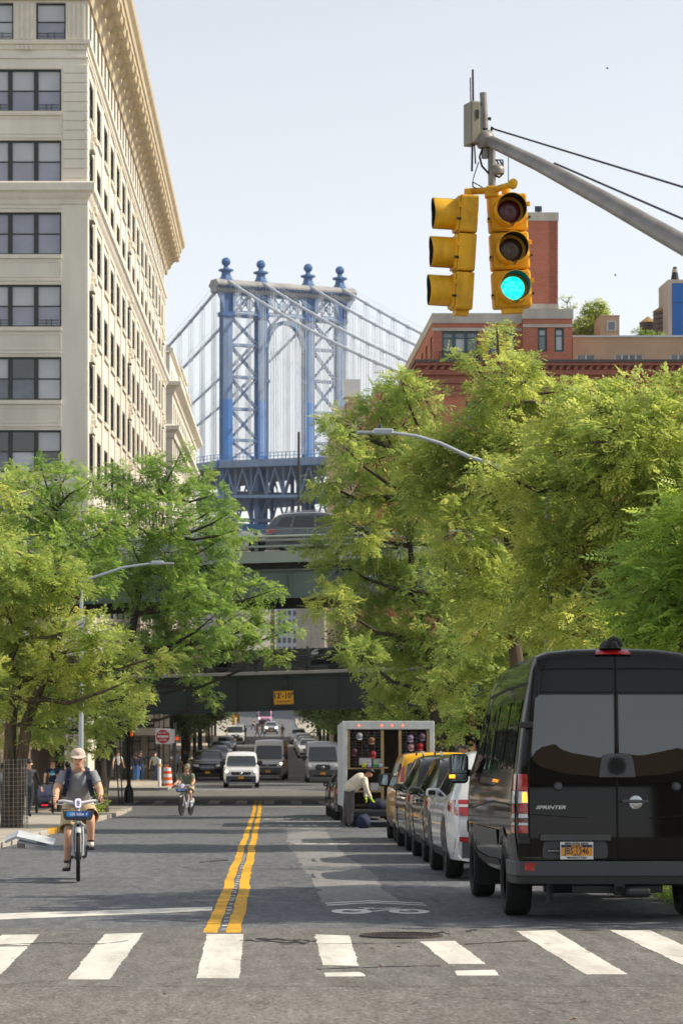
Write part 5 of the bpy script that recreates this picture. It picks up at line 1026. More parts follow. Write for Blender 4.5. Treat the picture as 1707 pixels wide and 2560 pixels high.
o = MB(); o.lathe([(.02, .05), (.07, .045), (.10, .015), (.11, -.03)], c=(-.03, -2.87, 2.645), axis='Z', n=20); cu = o.build('reversing_camera', PLAS, spv, smooth=50); o = MB(); o.tube([(-.09, -2.99, 2.63), (-.06, -3.0, 2.69), (-.02, -3.0, 2.71), (.03, -3.0, 2.69), (.06, -2.99, 2.63)], .022, 8); o.build('camera_hood', PLAS, cu, smooth=50)
o = MB(); o.prism(rpoly([(-.175, 1.372), (.175, 1.372), (.145, 1.60), (-.145, 1.60)], [.01, .01, .07, .07]), 'Y', -3.055, -3.012); vp = bevel(o.build('vent_panel', PLASG, spv), .012, 2); o = MB(); o.lathe([(.088, -.008), (.088, .012), (.07, .012), (.07, -.008)], c=(-.005, -3.058, 1.482), axis='Y', n=28)
for k in range(-3, 4): o.box(-.005 - .075, -.005 + .075, -3.066, -3.052, 1.482 + k * .022 - .005, 1.482 + k * .022 + .005)
o.build('vent_grille', PLAS, vp); o = MB(); o.lathe([(0.0, 0), (.07, .001)], c=(-.005, -3.060, 1.482), axis='Y', n=24); o.build('vent_disc', WELL, vp)
o = MB(); o.lathe([(.055, 0), (.065, -.012), (.055, -.016), (.0, -.01)], c=(.175, -3.03, 1.135), axis='Y', n=24); hp = o.build('door_handle', CHROME, spv, smooth=50); bevel(MB().box(.035, .295, -3.085, -3.05, 1.128, 1.158).build('handle_grip', PLASG, hp), .012, 3)
tx = text('SPRINTER', .050, CHROME, spv, 'badge_lettering', extrude=.004, bold=.0012, shear=.3); tx.location = (-.64, -3.045, 1.085); tx.rotation_euler = (R(90), 0, 0); tx.scale = (1.32, .9, 1)
MB().box(-.74, -.07, -3.075, -3.015, .772, .828).build('plate_lamp_bar', TRIM, spv); patch(bv, rpoly([(-.72, .60), (-.09, .60), (-.10, .765), (-.71, .765)], .05), 'B', .004, TRIM, 'plate_recess', spv, .1)
pl = MB(); pl.box(-.158, .158, -.005, .005, -.083, .083); pf = pl.build('licence_plate', CHROME, spv, loc=(-.395, -3.052, .675)); MB().box(-.148, .148, -.008, -.0055, -.05, .030).build('plate_face', PLATE, pf); MB().box(-.148, .148, -.0078, -.0053, .030, .056).build('plate_band', PLATEN, pf); MB().box(-.156, .156, -.0078, -.0053, .057, .082).box(-.156, .156, -.0078, -.0053, -.082, -.051).build('plate_frame', pm('plate_white', '#d9d9d4', .4, .04, 8), pf)
for s, z, sz in (('JBS\u00b71346', -.006, .082), ('NEW YORK', .043, .024), ('EMPIRE STATE', -.042, .014)):
    q = text(s, sz, PLATE if s == 'NEW YORK' else PLATEN, pf, bold=.0008); q.location = (0, -.0095, z); q.rotation_euler = (R(90), 0, 0); q.scale = (.80, 1, 1)
for s, z in (('MANHATTAN', -.067), ('MERCEDES BENZ', .067)):
    q = text(s, .026, SIGNK, pf, bold=.0008); q.location = (0, -.0095, z); q.rotation_euler = (R(90), 0, 0); q.scale = (1.15, 1, 1)
st = MB().box(-.67, -.562, -3.045, -3.032, .655, .69).build('dealer_sticker', SIGNK, spv); q = text('MANHATTAN', .017, pm('plate_white', '#d9d9d4'), st); q.location = (-.616, -3.047, .672); q.rotation_euler = (R(90), 0, 0)
prof = chaikin([(-1.0, -2.35), (-1.01, -2.95), (-.90, -3.10), (0, -3.13), (.90, -3.10), (1.01, -2.95), (1.0, -2.35)], 2); inn = [(x * .93, y + .10) for x, y in prof]       # wrap-round rear bumper
o = MB(); o.prism(prof + inn[::-1], 'Z', .43, .575); bp = bevel(o.build('rear_bumper', TRIM, spv, fix=True), .02, 2); o = MB(); o.prism([(x * .99, y + .01) for x, y in prof] + [(x, y + .02) for x, y in inn[::-1]], 'Z', .36, .43); o.build('bumper_skirt', PLAS, bp)
for v in 'LR':
    patch(bv, [(-3.0, .56), (-2.5, .56), (-2.45, .80), (-2.97, .84)], v, .010, TRIM, 'bumper_corner', spv, .1)
    patch(bv, [(-1.52, .68), (1.28, .68), (1.28, .84), (-1.52, .84)], v, .016, TRIM, 'side_moulding', spv, .2, .008); patch(bv, [(2.22, .72), (2.75, .72), (2.72, .86), (2.22, .86)], v, .012, TRIM, 'side_moulding', spv, .2)
    A = arc(-2.0, .38, .50, -.35, math.pi + .35, 16); B_ = arc(-2.0, .38, .415, math.pi + .35, -.35, 16); patch(bv, A + B_, v, .014, TRIM, 'wheel_arch_flare', spv, .1)
    A = arc(1.75, .38, .47, -.35, math.pi + .35, 16); B_ = arc(1.75, .38, .415, math.pi + .35, -.35, 16); patch(bv, A + B_, v, .012, TRIM, 'wheel_arch_flare', spv, .1)
    for y0, y1 in ((-2.75, -1.75), (-1.68, -.62), (-.55, .52)): patch(bv, rpoly([(y0, 1.46), (y1, 1.46), (y1, 2.13), (y0 + .03, 2.13)], .06), v, .008, VGL, 'side_window', spv)
    patch(bv, rpoly([(.62, 1.42), (1.75, 1.42), (1.30, 2.05), (.66, 2.10)], .05), v, .008, GLASS_D, 'side_window', spv)
    patch(bv, seam([(-2.85, 2.28), (-1, 2.29), (1.0, 2.26)], .03), v, .004, DOORLINE, 'roof_seam', spv, .3); patch(bv, seam([(-2.85, 1.10), (-1, 1.13), (1.7, 1.02)], .012), v, .004, DOORLINE, 'body_crease', spv, .3)
    for yy in (-.585, .57, 1.62): patch(bv, seam([(yy, 2.2), (yy, 1.4), (yy, .7)], .010), v, .004, DOORLINE, 'door_gap', spv, .2)
    patch(bv, seam([(-1.3, .50), (.0, .48), (1.25, .5)], .07), v, .010, PLAS, 'sill_trim', spv, .3)
for s in (-1, 1):
    MB().box(s * .60, s * .97, -2.47, -2.45, .14, .58).build('mud_flap', RUBBER, spv).rotation_euler = (R(-4), 0, 0); MB().box(s * .70, s * .97, 1.29, 1.31, .16, .52).build('mud_flap', RUBBER, spv)
    o = MB(); o.box(s * 1.0, s * 1.06, 1.66, 1.74, 1.38, 1.46); mm = o.build('wing_mirror', PLAS, spv); o = MB(); o.box(s * 1.03, s * 1.25, 1.60, 1.74, 1.30, 1.64); bevel(o.build('mirror_housing', PLAS, mm), .05, 3); MB().box(s * 1.055, s * 1.225, 1.590, 1.597, 1.42, 1.62).build('mirror_glass', MIRG, mm); MB().box(s * 1.055, s * 1.225, 1.590, 1.597, 1.325, 1.41).build('mirror_glass', MIRG, mm)
    MB().box(s * 1.19, s * 1.256, 1.585, 1.60, 1.36, 1.40).build('mirror_indicator', AMBER, mm)
o = MB(); o.box(-.43, .43, -3.02, -2.95, .27, .345); hb = bevel(o.build('tow_bar', IRONB, spv), .008, 2); bevel(MB().box(-.05, .05, -3.13, -2.98, .255, .36).build('hitch_receiver', IRONB, hb), .01, 2); MB().box(-.03, .03, -3.134, -3.128, .275, .34).build('receiver_hole', WELL, hb); o = MB(); o.box(-.34, -.10, -3.24, -2.95, .24, .33); q = bevel(o.build('tow_ball_mount', IRONB, hb), .03, 2); q.rotation_euler = (0, 0, .12)
o = MB(); o.lathe([(.11, -.6), (.12, -.55), (.12, .5), (.11, .55)], c=(.1, -1.2, .30), axis='X', n=18); o.build('muffler', PLASG, spv); MB().tube([(-.62, -2.75, .42), (-.62, -2.75, .16)], .03, 8).build('spare_bracket', IRONB, spv)
MB().box(-.8, .8, -2.1, -1.9, .30, .42).box(-.78, .78, 1.68, 1.82, .28, .42).box(-.5, -.4, -2.9, 2.5, .36, .46).box(.4, .5, -2.9, 2.5, .36, .46).build('chassis', PLAS, spv)
patch(bv, rpoly([(-.72, 1.42), (.72, 1.42), (.66, 2.1), (-.66, 2.1)], .08), 'F', .006, GLASS_D, 'windscreen', spv)
# ------------------------------------------------------------------ kinds of car
SUVO = [(2.31, .40), (2.36, .62), (2.30, .88), (2.08, 1.0), (1.15, 1.10), (.42, 1.62), (.0, 1.69), (-1.15, 1.70), (-1.86, 1.63), (-2.20, 1.18), (-2.28, .98), (-2.33, .75), (-2.30, .44)]
def suv(name, label, cat, m, x, y, facing=1, L=4.7, W=1.88, H=1.70, group=None, clad=True, spokes=5, rear='wide', plate_s='', lit=False, rz=0, light_glass=False, rails=True, red_strip=False):
    sy, sz = L / 4.7, H / 1.70; sp = dict(outline=[(a * sy, .40 + (b - .40) * (H - .40) / 1.30) for a, b in SUVO], w=W / 2, wr=W / 2 - .27, belt=1.02 * sz, zb=.24, cf=.8, kf=.17, cr=.6, kr=.12, rc=.12, wheels=(-1.36 * sy, 1.42 * sy), wheel_r=.365, tyre_w=.235, spokes=spokes)
    t = thing(name, label, cat, group=group); place(t, x, y, facing, rz); b, bv = build_body(sp, t, m); w = W / 2; Z = lambda z: .40 + (z - .40) * (H - .40) / 1.30; Y = lambda q: q * sy; G = GLASS_L if light_glass else GLASS_D
    side_windows(bv, t, [[(Y(.86), Z(1.12)), (Y(.32), Z(1.53)), (Y(-.22), Z(1.57)), (Y(-.24), Z(1.08))], [(Y(-.32), Z(1.08)), (Y(-.30), Z(1.57)), (Y(-1.08), Z(1.56)), (Y(-1.22), Z(1.10))], [(Y(-1.30), Z(1.10)), (Y(-1.16), Z(1.55)), (Y(-1.62), Z(1.50)), (Y(-1.86), Z(1.16))]], G)
    patch(bv, rpoly([(-w * .66, Z(1.10)), (w * .66, Z(1.10)), (w * .58, Z(1.55)), (-w * .58, Z(1.55))], .06), 'B', .006, G, 'rear_window', t); patch(bv, rpoly([(-w * .80, Z(1.10)), (w * .80, Z(1.10)), (w * .64, Z(1.58)), (-w * .64, Z(1.58))], .05), 'F', .006, G, 'windscreen', t)
    for za, zb2, mt in ((.85, .965, REDL), (.967, 1.0, CLEARL), (1.002, 1.06, REDL)):
        k0, k1 = (za - .85) / .21, (zb2 - .85) / .21; both(bv, t, [(w * (.50 + .08 * k0), Z(za)), (w * .94, Z(za)), (w * .94, Z(zb2)), (w * (.50 + .08 * k1), Z(zb2))], 'B', mt, 'tail_lamp')
    for v in 'LR': patch(bv, rpoly([(Y(-2.24), Z(.86)), (Y(-1.90), Z(.93)), (Y(-1.92), Z(1.05)), (Y(-2.18), Z(1.06))], .03), v, .008, REDL, 'tail_lamp_side', t, .06)
    both(bv, t, rpoly([(w * .5, Z(.78)), (w * .9, Z(.84)), (w * .9, Z(.94)), (w * .55, Z(.90))], .03), 'F', LITW if lit else CLEARL, 'headlamp'); patch(bv, rpoly([(-w * .45, Z(.62)), (w * .45, Z(.62)), (w * .5, Z(.88)), (-w * .5, Z(.88))], .05), 'F', .010, PLAS, 'grille', t)
    for zz in (.68, .75, .82): patch(bv, seam([(-w * .43, Z(zz)), (w * .43, Z(zz))], .018), 'F', .016, CHROME, 'grille_bar', t, .2)
    cm = PLASG if clad else m
    patch(bv, [(-w * .92, .30), (w * .92, .30), (w * .90, .56), (-w * .90, .56)], 'B', .016, cm if clad else PLAS, 'rear_bumper', t, .12); patch(bv, [(-w * .9, .30), (w * .9, .30), (w * .9, .50), (-w * .9, .50)], 'F', .012, PLAS, 'front_bumper', t, .12); both(bv, t, [(w * .55, .50), (w * .85, .52), (w * .85, .58), (w * .57, .57)], 'B', REDL, 'bumper_reflector', .022)
    for v in 'LR':
        patch(bv, [(Y(-.92), .27), (Y(.98), .27), (Y(.96), .40), (Y(-.9), .40)], v, .008, PLAS, 'sill_trim', t, .3)
        for wy in sp['wheels']: patch(bv, arc(wy, .38, .475, -.25, math.pi + .25, 14) + arc(wy, .38, .413, math.pi + .25, -.25, 14), v, .009, cm if clad else m, 'wheel_arch', t, .1)
        for yy in (-.27, .82, -1.15): patch(bv, seam([(Y(yy), Z(1.08)), (Y(yy), .45)], .009), v, .004, DOORLINE, 'door_gap', t, .2)
    handles(t, w * .99, (Y(-.12), Y(-1.02)), Z(.98), m); [mirror_part(t, s * w * .96, Y(.72), Z(1.13), .13, .13, m) for s in (-1, 1)]
    if rails:
        for s in (-1, 1): MB().tube([(s * (sp['wr'] - .05), Y(.1), H + .02), (s * (sp['wr'] - .04), Y(-.1), H + .075), (s * (sp['wr'] - .05), Y(-1.4), H + .07), (s * (sp['wr'] - .07), Y(-1.6), H + .0)], .018, 6).build('roof_rail', CHROME if not clad else PLAS, t)
    plate(t, 0, -L / 2 - .012, Z(.72), True, plate_s); plate(t, 0, L / 2 + .03, .50, False, plate_s); MB().box(-w * .8, w * .8, Y(-1.9), Y(1.9), .22, .30).build('underbody', WELL, t); MB().tube([(-w * .55, -L / 2 + .1, .30), (-w * .55, -L / 2 - .02, .30)], .035, 10).build('exhaust', CHROME, t)
    return t
WHITEP = paint('paint_white', '#d6d8da', 0, .3); DGREY = paint('paint_dark_grey', '#17191b', .4, .3); DGREEN = paint('paint_graphite', '#202322', .4, .3); YELP = paint('paint_taxi_yellow', '#f0b400', 0, .3); SILV = paint('paint_silver', '#9fa3a8', .35, .35); LSILV = paint('paint_light_silver', '#b9bdc0', .25, .35); BEIGEP = paint('paint_beige', '#b39a78', .1, .4); PINKP = paint('paint_pink', '#c98fb0', 0, .4); GREYP = paint('paint_mid_grey', '#4f555c', .4, .3); NAVY = paint('paint_dark_navy', '#12161c', .3, .25)
PK = 'cars parked along the kerb'
suv('parked_car', 'white suv with grey lower cladding parked just ahead of the black van', 'car', WHITEP, 3.34, 34.0, L=4.75, W=1.90, H=1.72, group=PK)
suv('parked_car', 'dark graphite suv parked ahead of the white suv', 'car', DGREEN, 3.42, 40.1, L=4.6, W=1.86, H=1.70, group=PK, clad=False)
mv = suv('parked_car', 'dark grey minivan with red rear pillar parked behind the yellow taxi', 'car', DGREY, 3.50, 45.9, L=4.9, W=1.92, H=1.76, group=PK, clad=False)
suv('parked_car', 'black car with brown reflections parked in front of the vendor truck', 'car', NAVY, 2.98, 76.4, L=4.8, W=1.86, H=1.62, group=PK, clad=False)
suv('parked_car', 'black car farthest along the kerb before the viaduct', 'car', BLACKP, 2.96, 82.4, L=4.7, W=1.86, H=1.60, group=PK, clad=False)
patch_red = MB()
# ------------------------------------------------------------------ vans
def van(name, label, cat, m, x, y, facing, L, W, H, hood, ws, group=None, lit=0, lower=None, rz=0, side_glass=True, grille='wide', plate_s='', spokes=0, rear_glass=True, dark_side=None, roof_m=None):
    """one-box van: hood = (height at nose, height at screen), ws = (base y from nose, top y from nose)"""
    f, w = L / 2, W / 2; o = [(f - .03, .36), (f, .6), (f - .05, hood[0]), (f - .22, hood[0] + .10), (f - ws[0], hood[1]), (f - ws[1], H - .12), (f - ws[1] - .35, H - .01), (0, H), (-f + .30, H), (-f + .06, H - .05), (-f + .03, H * .7), (-f, .9), (-f, .5), (-f + .03, .40)]
    sp = dict(outline=o, w=w, wr=w - .11 - .05 * (H < 2.1), belt=hood[1] - .02, zb=.26, cf=.8, kf=.16, cr=.25, kr=.05, rc=.13, wheels=(-f + L * .19, f - L * .19), wheel_r=.345, tyre_w=.22, spokes=spokes); t = thing(name, label, cat, group=group); place(t, x, y, facing, rz); b, bv = build_body(sp, t, m)
    z0, z1 = hood[1] + .05, H - .28 if H > 2.2 else H - .20; zt = min(z1, hood[1] + .85)
    patch(bv, rpoly([(-w * .84, z0), (w * .84, z0), (w * .76, zt), (-w * .76, zt)], .08), 'F', .007, GLASS_L, 'windscreen', t); patch(bv, seam([(-w * .80, z0 - .03), (w * .80, z0 - .03)], .05), 'F', .009, PLAS, 'wiper_cowl', t)
    side_windows(bv, t, [[(f - ws[0] - .05, z0), (f - ws[1] - .08, zt - .05), (f - ws[1] - .8, zt - .02), (f - ws[1] - .82, z0 - .02)]]); n = 2 if L < 5.2 else 3
    if side_glass:
        y1 = f - ws[1] - .95; yw = (y1 + f - .18) / n
        for k in range(n): side_windows(bv, t, [[(y1 - k * yw, z0), (y1 - k * yw, zt - .02), (y1 - (k + 1) * yw + .08, zt - .02), (y1 - (k + 1) * yw + .08, z0)]])
    if rear_glass: patch(bv, rpoly([(-w * .80, z0), (w * .80, z0), (w * .72, zt), (-w * .72, zt)], .08), 'B', .007, GLASS_D, 'rear_window', t)
    hz = hood[0] - .04; lm_ = [LITW if lit & 1 else CLEARL, LITW if lit & 2 else CLEARL]
    for s, q in ((-1, lm_[0]), (1, lm_[1])):
        P = rpoly([(s * w * .60, hz - .16), (s * w * .90, hz - .10), (s * w * .93, hz + .10), (s * w * .66, hz + .0)], .04); h = lamp(bv, t, P, 'F', CLEARL, 'headlamp')
        if q is LITW: c = (s * w * .80, hz - .03); lamp(bv, t, [(c[0] + .07 * math.cos(a), c[1] + .07 * math.sin(a)) for a in np.linspace(0, 6.28, 14)[:-1]], 'F', LITW, 'lit_bulb', .02).parent = h
    gp = {'wide': [(-w * .52, hz - .22), (w * .52, hz - .22), (w * .56, hz - .06), (-w * .56, hz - .06)], 'hex': [(-w * .36, hz - .30), (w * .36, hz - .30), (w * .46, hz - .17), (w * .36, hz + .03), (-w * .36, hz + .03), (-w * .46, hz - .17)]}[grille]
    patch(bv, rpoly(gp, .04), 'F', .010, PLAS, 'grille', t); zc = sum(p[1] for p in gp) / len(gp); [patch(bv, seam([(-w * .34, zc + d), (w * .34, zc + d)], .016), 'F', .015, CHROME, 'grille_bar', t, .2) for d in (-.05, .05)]
    o = MB(); o.lathe([(.0, .02), (.07, .016), (.085, .0)], c=(0, f + .005, zc), axis='Y', n=18); o.build('grille_badge', CHROME, t)
    lb_ = lower if lower else PLAS; patch(bv, [(-w * .93, .30), (w * .93, .30), (w * .95, hz - .28), (-w * .95, hz - .28)], 'F', .008, lb_, 'front_bumper', t, .12); patch(bv, rpoly([(-w * .6, .36), (w * .6, .36), (w * .55, .46), (-w * .55, .46)], .03), 'F', .014, WELL, 'air_intake', t)
    both(bv, t, rpoly([(w * .80, H * .42), (w * .95, H * .42), (w * .94, H * .62), (w * .82, H * .62)], .03), 'B', REDL, 'tail_lamp', .012)
    for v in 'LR':
        patch(bv, rpoly([(-f + .03, H * .42), (-f + .18, H * .42), (-f + .15, H * .62), (-f + .05, H * .62)], .02), v, .008, REDL, 'tail_lamp_side', t, .08); patch(bv, [(-f + L * .19 + .45, .30), (f - L * .19 - .45, .30), (f - L * .19 - .45, .52), (-f + L * .19 + .45, .52)], v, .008, lb_ if lower else PLAS, 'sill_trim', t, .3)
        for yy in (f - ws[0] + .06, f - ws[1] - .9, 0 - .3): patch(bv, seam([(yy, z0), (yy, .5)], .01), v, .004, DOORLINE, 'door_gap', t, .3)
    [mirror_part(t, s * w * .98, f - ws[0] - .12, z0 + .12, .20, .28) for s in (-1, 1)]; plate(t, 0, f + .022, .56, False, plate_s); plate(t, .0, -f - .012, .75, True, plate_s); MB().box(-w * .8, w * .8, -f + .4, f - .4, .22, .32).build('underbody', WELL, t); patch(bv, [(-w * .92, .32), (w * .92, .32), (w * .92, .55), (-w * .92, .55)], 'B', .014, lb_, 'rear_bumper', t, .15)
    return t, bv
tx_, tbv = van('taxi_van', 'yellow taxi van parked between the dark minivan and the vendor truck', 'taxi', YELP, 3.56, 51.6, 1, 4.55, 1.86, 1.85, (.92, 1.12), (.95, 1.65), lower=PLASG, group=PK)
for v in 'LR': patch(tbv, rpoly([(-2.20, .80), (-2.02, .80), (-2.10, 1.62), (-2.16, 1.62)], .02), v, .010, REDL, 'tall_tail_lamp', tx_, .08)
both(tbv, tx_, [(.74, .85), (.86, .85), (.80, 1.6), (.74, 1.6)], 'B', REDL, 'tall_tail_lamp', .014); both(tbv, tx_, [(.75, 1.05), (.85, 1.05), (.83, 1.25), (.75, 1.25)], 'B', CLEARL, 'reversing_lens', .018)
ON = 'vehicles beyond the viaduct'
van('oncoming_van', 'white minivan with lit headlamps leading the oncoming traffic', 'van', WHITEP, -1.39, 130.6, -1, 5.1, 1.93, 1.90, (.96, 1.14), (1.05, 1.75), ON, lit=3, lower=PLASG, spokes=5)
van('oncoming_van', 'tall grey cargo van with amber and lit lamps behind the white minivan', 'van', LSILV, .22, 153.2, -1, 5.9, 2.05, 2.52, (1.12, 1.32), (.75, 1.35), ON, lit=1, lower=PLASG, side_glass=False, rz=-.06, rear_glass=False)
van('parked_van', 'silver van with black six-sided grille parked under the dark trees', 'van', SILV, 3.30, 145.0, -1, 5.8, 2.06, 2.45, (1.10, 1.28), (.80, 1.40), ON, grille='hex', lower=GREYP)
suv('parked_car', 'big black suv with chrome grille parked at the far pavement', 'car', BLACKP, -3.72, 152.5, -1, L=5.4, W=2.05, H=1.90, group=ON, clad=False, light_glass=True)
van('parked_van', 'white work van with ladder rack far down the street', 'van', WHITEP, -3.45, 262, -1, 5.6, 2.05, 2.1, (1.08, 1.26), (.8, 1.45), ON, grille='hex', side_glass=False)
suv('distant_car', 'silver car with both headlamps lit far down the street', 'car', SILV, .55, 328, -1, L=4.8, W=1.9, H=1.7, group=ON, lit=True, clad=False, light_glass=True)
for k, (x, y, m, lab) in enumerate(((3.5, 205, WHITEP, 'nearest white car in the far row along the brick side'), (3.5, 216, LSILV, 'second pale car in the far row along the brick side'), (3.5, 232, WHITEP, 'third white car in the far row along the brick side'), (3.4, 262, SILV, 'last silver car in the far row along the brick side'), (-3.5, 296, LSILV, 'pale car parked beside the pedestrians far down the street'))): suv('distant_car', lab, 'car', m, x, y, -1, group=ON, clad=False, light_glass=True, rails=False)
for k, (y, m, lab) in enumerate(((176, DGREY, 'dark car behind the big black suv on the far pavement side'), (190, NAVY, 'second dark car behind the big black suv'), (214, GREYP, 'grey car under the far trees on the loft side'))): suv('distant_car', lab, 'car', m, -3.65, y, -1, group=ON, clad=False, light_glass=True, rails=False)
tk, tkb = van('pink_truck', 'pink delivery truck coming far down the street', 'truck', PINKP, -.35, 375, -1, 6.5, 2.2, 2.9, (1.3, 1.5), (.7, 1.2), ON, lit=2, side_glass=False)
# cars on the viaduct
def on_deck(t, x, y, z, heading):
    t.location = (x, y, z + GRADE * x); t.rotation_euler = (math.atan(GRADE) * (1 if heading > 0 else -1), 0, R(-90) if heading > 0 else R(90))
zdu, zdl = ZU + .74, ZL + .13; VD = 'cars on the viaduct'
t = suv('highway_car', 'dark blue grey suv on the upper viaduct deck', 'car', GREYP, 0, 0, L=4.8, W=1.9, H=1.72, group=VD, clad=False); on_deck(t, xat(806, 100.5), 100.5, zdu, 1)
def sedan(label, m, x, y, z, heading, name='highway_car'):
    so_ = [(2.32, .38), (2.36, .58), (2.28, .76), (1.9, .86), (.95, .98), (.25, 1.38), (-.2, 1.46), (-.75, 1.44), (-1.5, 1.12), (-2.2, 1.04), (-2.33, .85), (-2.35, .5), (-2.3, .38)]; sp = dict(outline=so_, w=.91, wr=.62, belt=.93, zb=.2, cf=.8, kf=.17, cr=.6, kr=.12, rc=.12, wheels=(-1.35, 1.42), wheel_r=.33, tyre_w=.22, spokes=5)
    t = thing(name, label, 'car', group=VD); b, bv = build_body(sp, t, m); side_windows(bv, t, [[(.62, 1.0), (.18, 1.30), (-.30, 1.36), (-.30, .99)], [(-.38, .99), (-.38, 1.36), (-.85, 1.32), (-1.25, 1.06), (-1.2, 1.0)]], GLASS_L); patch(bv, rpoly([(-.66, 1.02), (.66, 1.02), (.52, 1.38), (-.52, 1.38)], .06), 'F', .006, GLASS_L, 'windscreen', t); patch(bv, rpoly([(-.60, 1.14), (.60, 1.14), (.50, 1.38), (-.50, 1.38)], .06), 'B', .006, GLASS_D, 'rear_window', t)
    both(bv, t, rpoly([(.5, .72), (.86, .70), (.86, .88), (.55, .9)], .03), 'B', REDL, 'tail_lamp'); both(bv, t, rpoly([(.5, .62), (.84, .64), (.84, .74), (.52, .72)], .03), 'F', CLEARL, 'headlamp'); handles(t, .90, (-.2, -1.1), .86, m); [mirror_part(t, s * .88, .62, 1.02, .18, .14, m) for s in (-1, 1)]
    for v in 'LR':
        for yy in (-.34, .75): patch(bv, seam([(yy, .97), (yy, .40)], .01), v, .004, DOORLINE, 'door_gap', t, .3)
    plate(t, 0, 2.37, .5, False); plate(t, 0, -2.36, .62, True); on_deck(t, x, y, z, heading); return t
sedan('grey sedan nose to tail behind the suv on the upper viaduct deck', SILV, xat(560, 100.6), 100.6, zdu, 1); sedan('dark sedan at the edge of the lower viaduct deck', NAVY, xat(918, 100), 100, zdl, -1); sedan('pale sedan mostly hidden by leaves on the upper viaduct deck', LSILV, xat(300, 100.8), 100.8, zdu, 1)
JEEP = [(2.1, .5), (2.15, .75), (2.1, 1.05), (1.95, 1.12), (.95, 1.18), (.72, 1.75), (.55, 1.84), (-.35, 1.84), (-.55, 1.80), (-.62, 1.22), (-.7, 1.16), (-2.05, 1.15), (-2.12, 1.1), (-2.14, .7), (-2.1, .5)]
t = thing('pickup_truck', 'beige pickup with round red tail lamp on the lower viaduct deck', 'pickup', group=VD); sp = dict(outline=JEEP, w=.9, wr=.70, belt=1.12, zb=.36, cf=.5, kf=.1, cr=.2, kr=.04, rc=.08, wheels=(-1.3, 1.3), wheel_r=.40, tyre_w=.26, spokes=5, it=1); b, bv = build_body(sp, t, BEIGEP); side_windows(bv, t, [[(.72, 1.24), (.60, 1.70), (.10, 1.72), (.08, 1.22)], [(0, 1.22), (.02, 1.72), (-.46, 1.70), (-.50, 1.24)]]); patch(bv, rpoly([(-.66, 1.26), (.66, 1.26), (.6, 1.68), (-.6, 1.68)], .05), 'F', .006, GLASS_D, 'windscreen', t); both(bv, t, rpoly([(.72, .85), (.86, .85), (.86, 1.06), (.72, 1.06)], .02), 'B', REDL, 'tail_lamp'); both(bv, t, [(.66 + .11 * math.cos(a), .90 + .11 * math.sin(a)) for a in np.linspace(0, 6.28, 14)[:-1]], 'F', CLEARL, 'headlamp')
for v in 'LR': patch(bv, rpoly([(-2.12, .88), (-2.0, .88), (-2.0, 1.04), (-2.12, 1.04)], .02), v, .012, REDL, 'tail_lamp_side', t, .06); [patch(bv, arc(wy, .42, .56, -.1, math.pi + .1, 14) + arc(wy, .42, .455, math.pi + .1, -.1, 14), v, .012, PLAS, 'wheel_arch', t, .1) for wy in (-1.3, 1.3)]
MB().box(-.7, .7, -2.0, -.7, .95, 1.14).build('load_bed', PLAS, t); MB().box(-.85, .85, -2.25, -2.12, .52, .70).build('rear_bumper', PLAS, t); MB().box(-.85, .85, 2.15, 2.25, .55, .72).build('front_bumper', PLAS, t); on_deck(t, xat(478, 99.5), 99.5, zdl, -1)
# ================================================================== people
SKIN = pm('skin', '#d9a88a', .55, .10, 12); SKIN2 = pm('skin_tan', '#b07a58', .55, .1, 12); HAIRD = pm('hair_dark', '#1a1512', .6, .25, 40); HAIRB = pm('hair_brown', '#4a3424', .6, .25, 40)
_cl = {}
def cloth(c, rough=.85):
    if c not in _cl: _cl[c] = pm('cloth_' + c.strip('#'), c, rough, .18, 9, bmp=.35, bscale=14)
    return _cl[c]
def walk(ph=0.3, arm=.3, lean=.0, h=1.75, arms=None):
    """joints of a walking figure facing -Y, ph = stride"""
    k = h / 1.75; s, J = ph, {}
    J['pelvis'] = (0, 0, .95); J['spine'] = (0, -lean * .3, 1.12); J['chest'] = (0, -lean * .7, 1.32); J['neck'] = (0, -lean, 1.47); J['head'] = (0, -lean - .02, 1.60); J['crown'] = (0, -lean - .015, 1.70)
    for q, sg in (('l', 1), ('r', -1)):
        d = s * sg; J['hip_' + q] = (sg * .09, 0, .90); J['knee_' + q] = (sg * .10, -d * .55 - .04, .50); J['ankle_' + q] = (sg * .10, -d * .75 + (.10 if d < 0 else 0), .09 + (.07 if d < 0 else 0)); J['toe_' + q] = (sg * .12, -d * .75 - .15 + (.10 if d < 0 else 0), .045 + (.03 if d < 0 else 0))
        a = -arm * sg; J['sho_' + q] = (sg * .185, -lean * .8, 1.41); J['elb_' + q] = (sg * .245, -lean * .8 - a * .35 + .02, 1.15); J['wri_' + q] = (sg * .25, -lean * .8 - a * .9 - .08, .92); J['palm_' + q] = (sg * .245, -lean * .8 - a - .11, .84)
    if arms: J.update(arms)
    return {n: Vector(v) * k for n, v in J.items()}
RAD = dict(pelvis=(.155, .115), spine=(.145, .105), chest=(.165, .115), neck=(.055, .058), head=(.082, .098), crown=(.07, .082), hip=(.098, .10), knee=(.062, .064), ankle=(.043, .05), toe=(.04, .034), sho=(.075, .075), elb=(.048, .048), wri=(.032, .032), palm=(.036, .022))
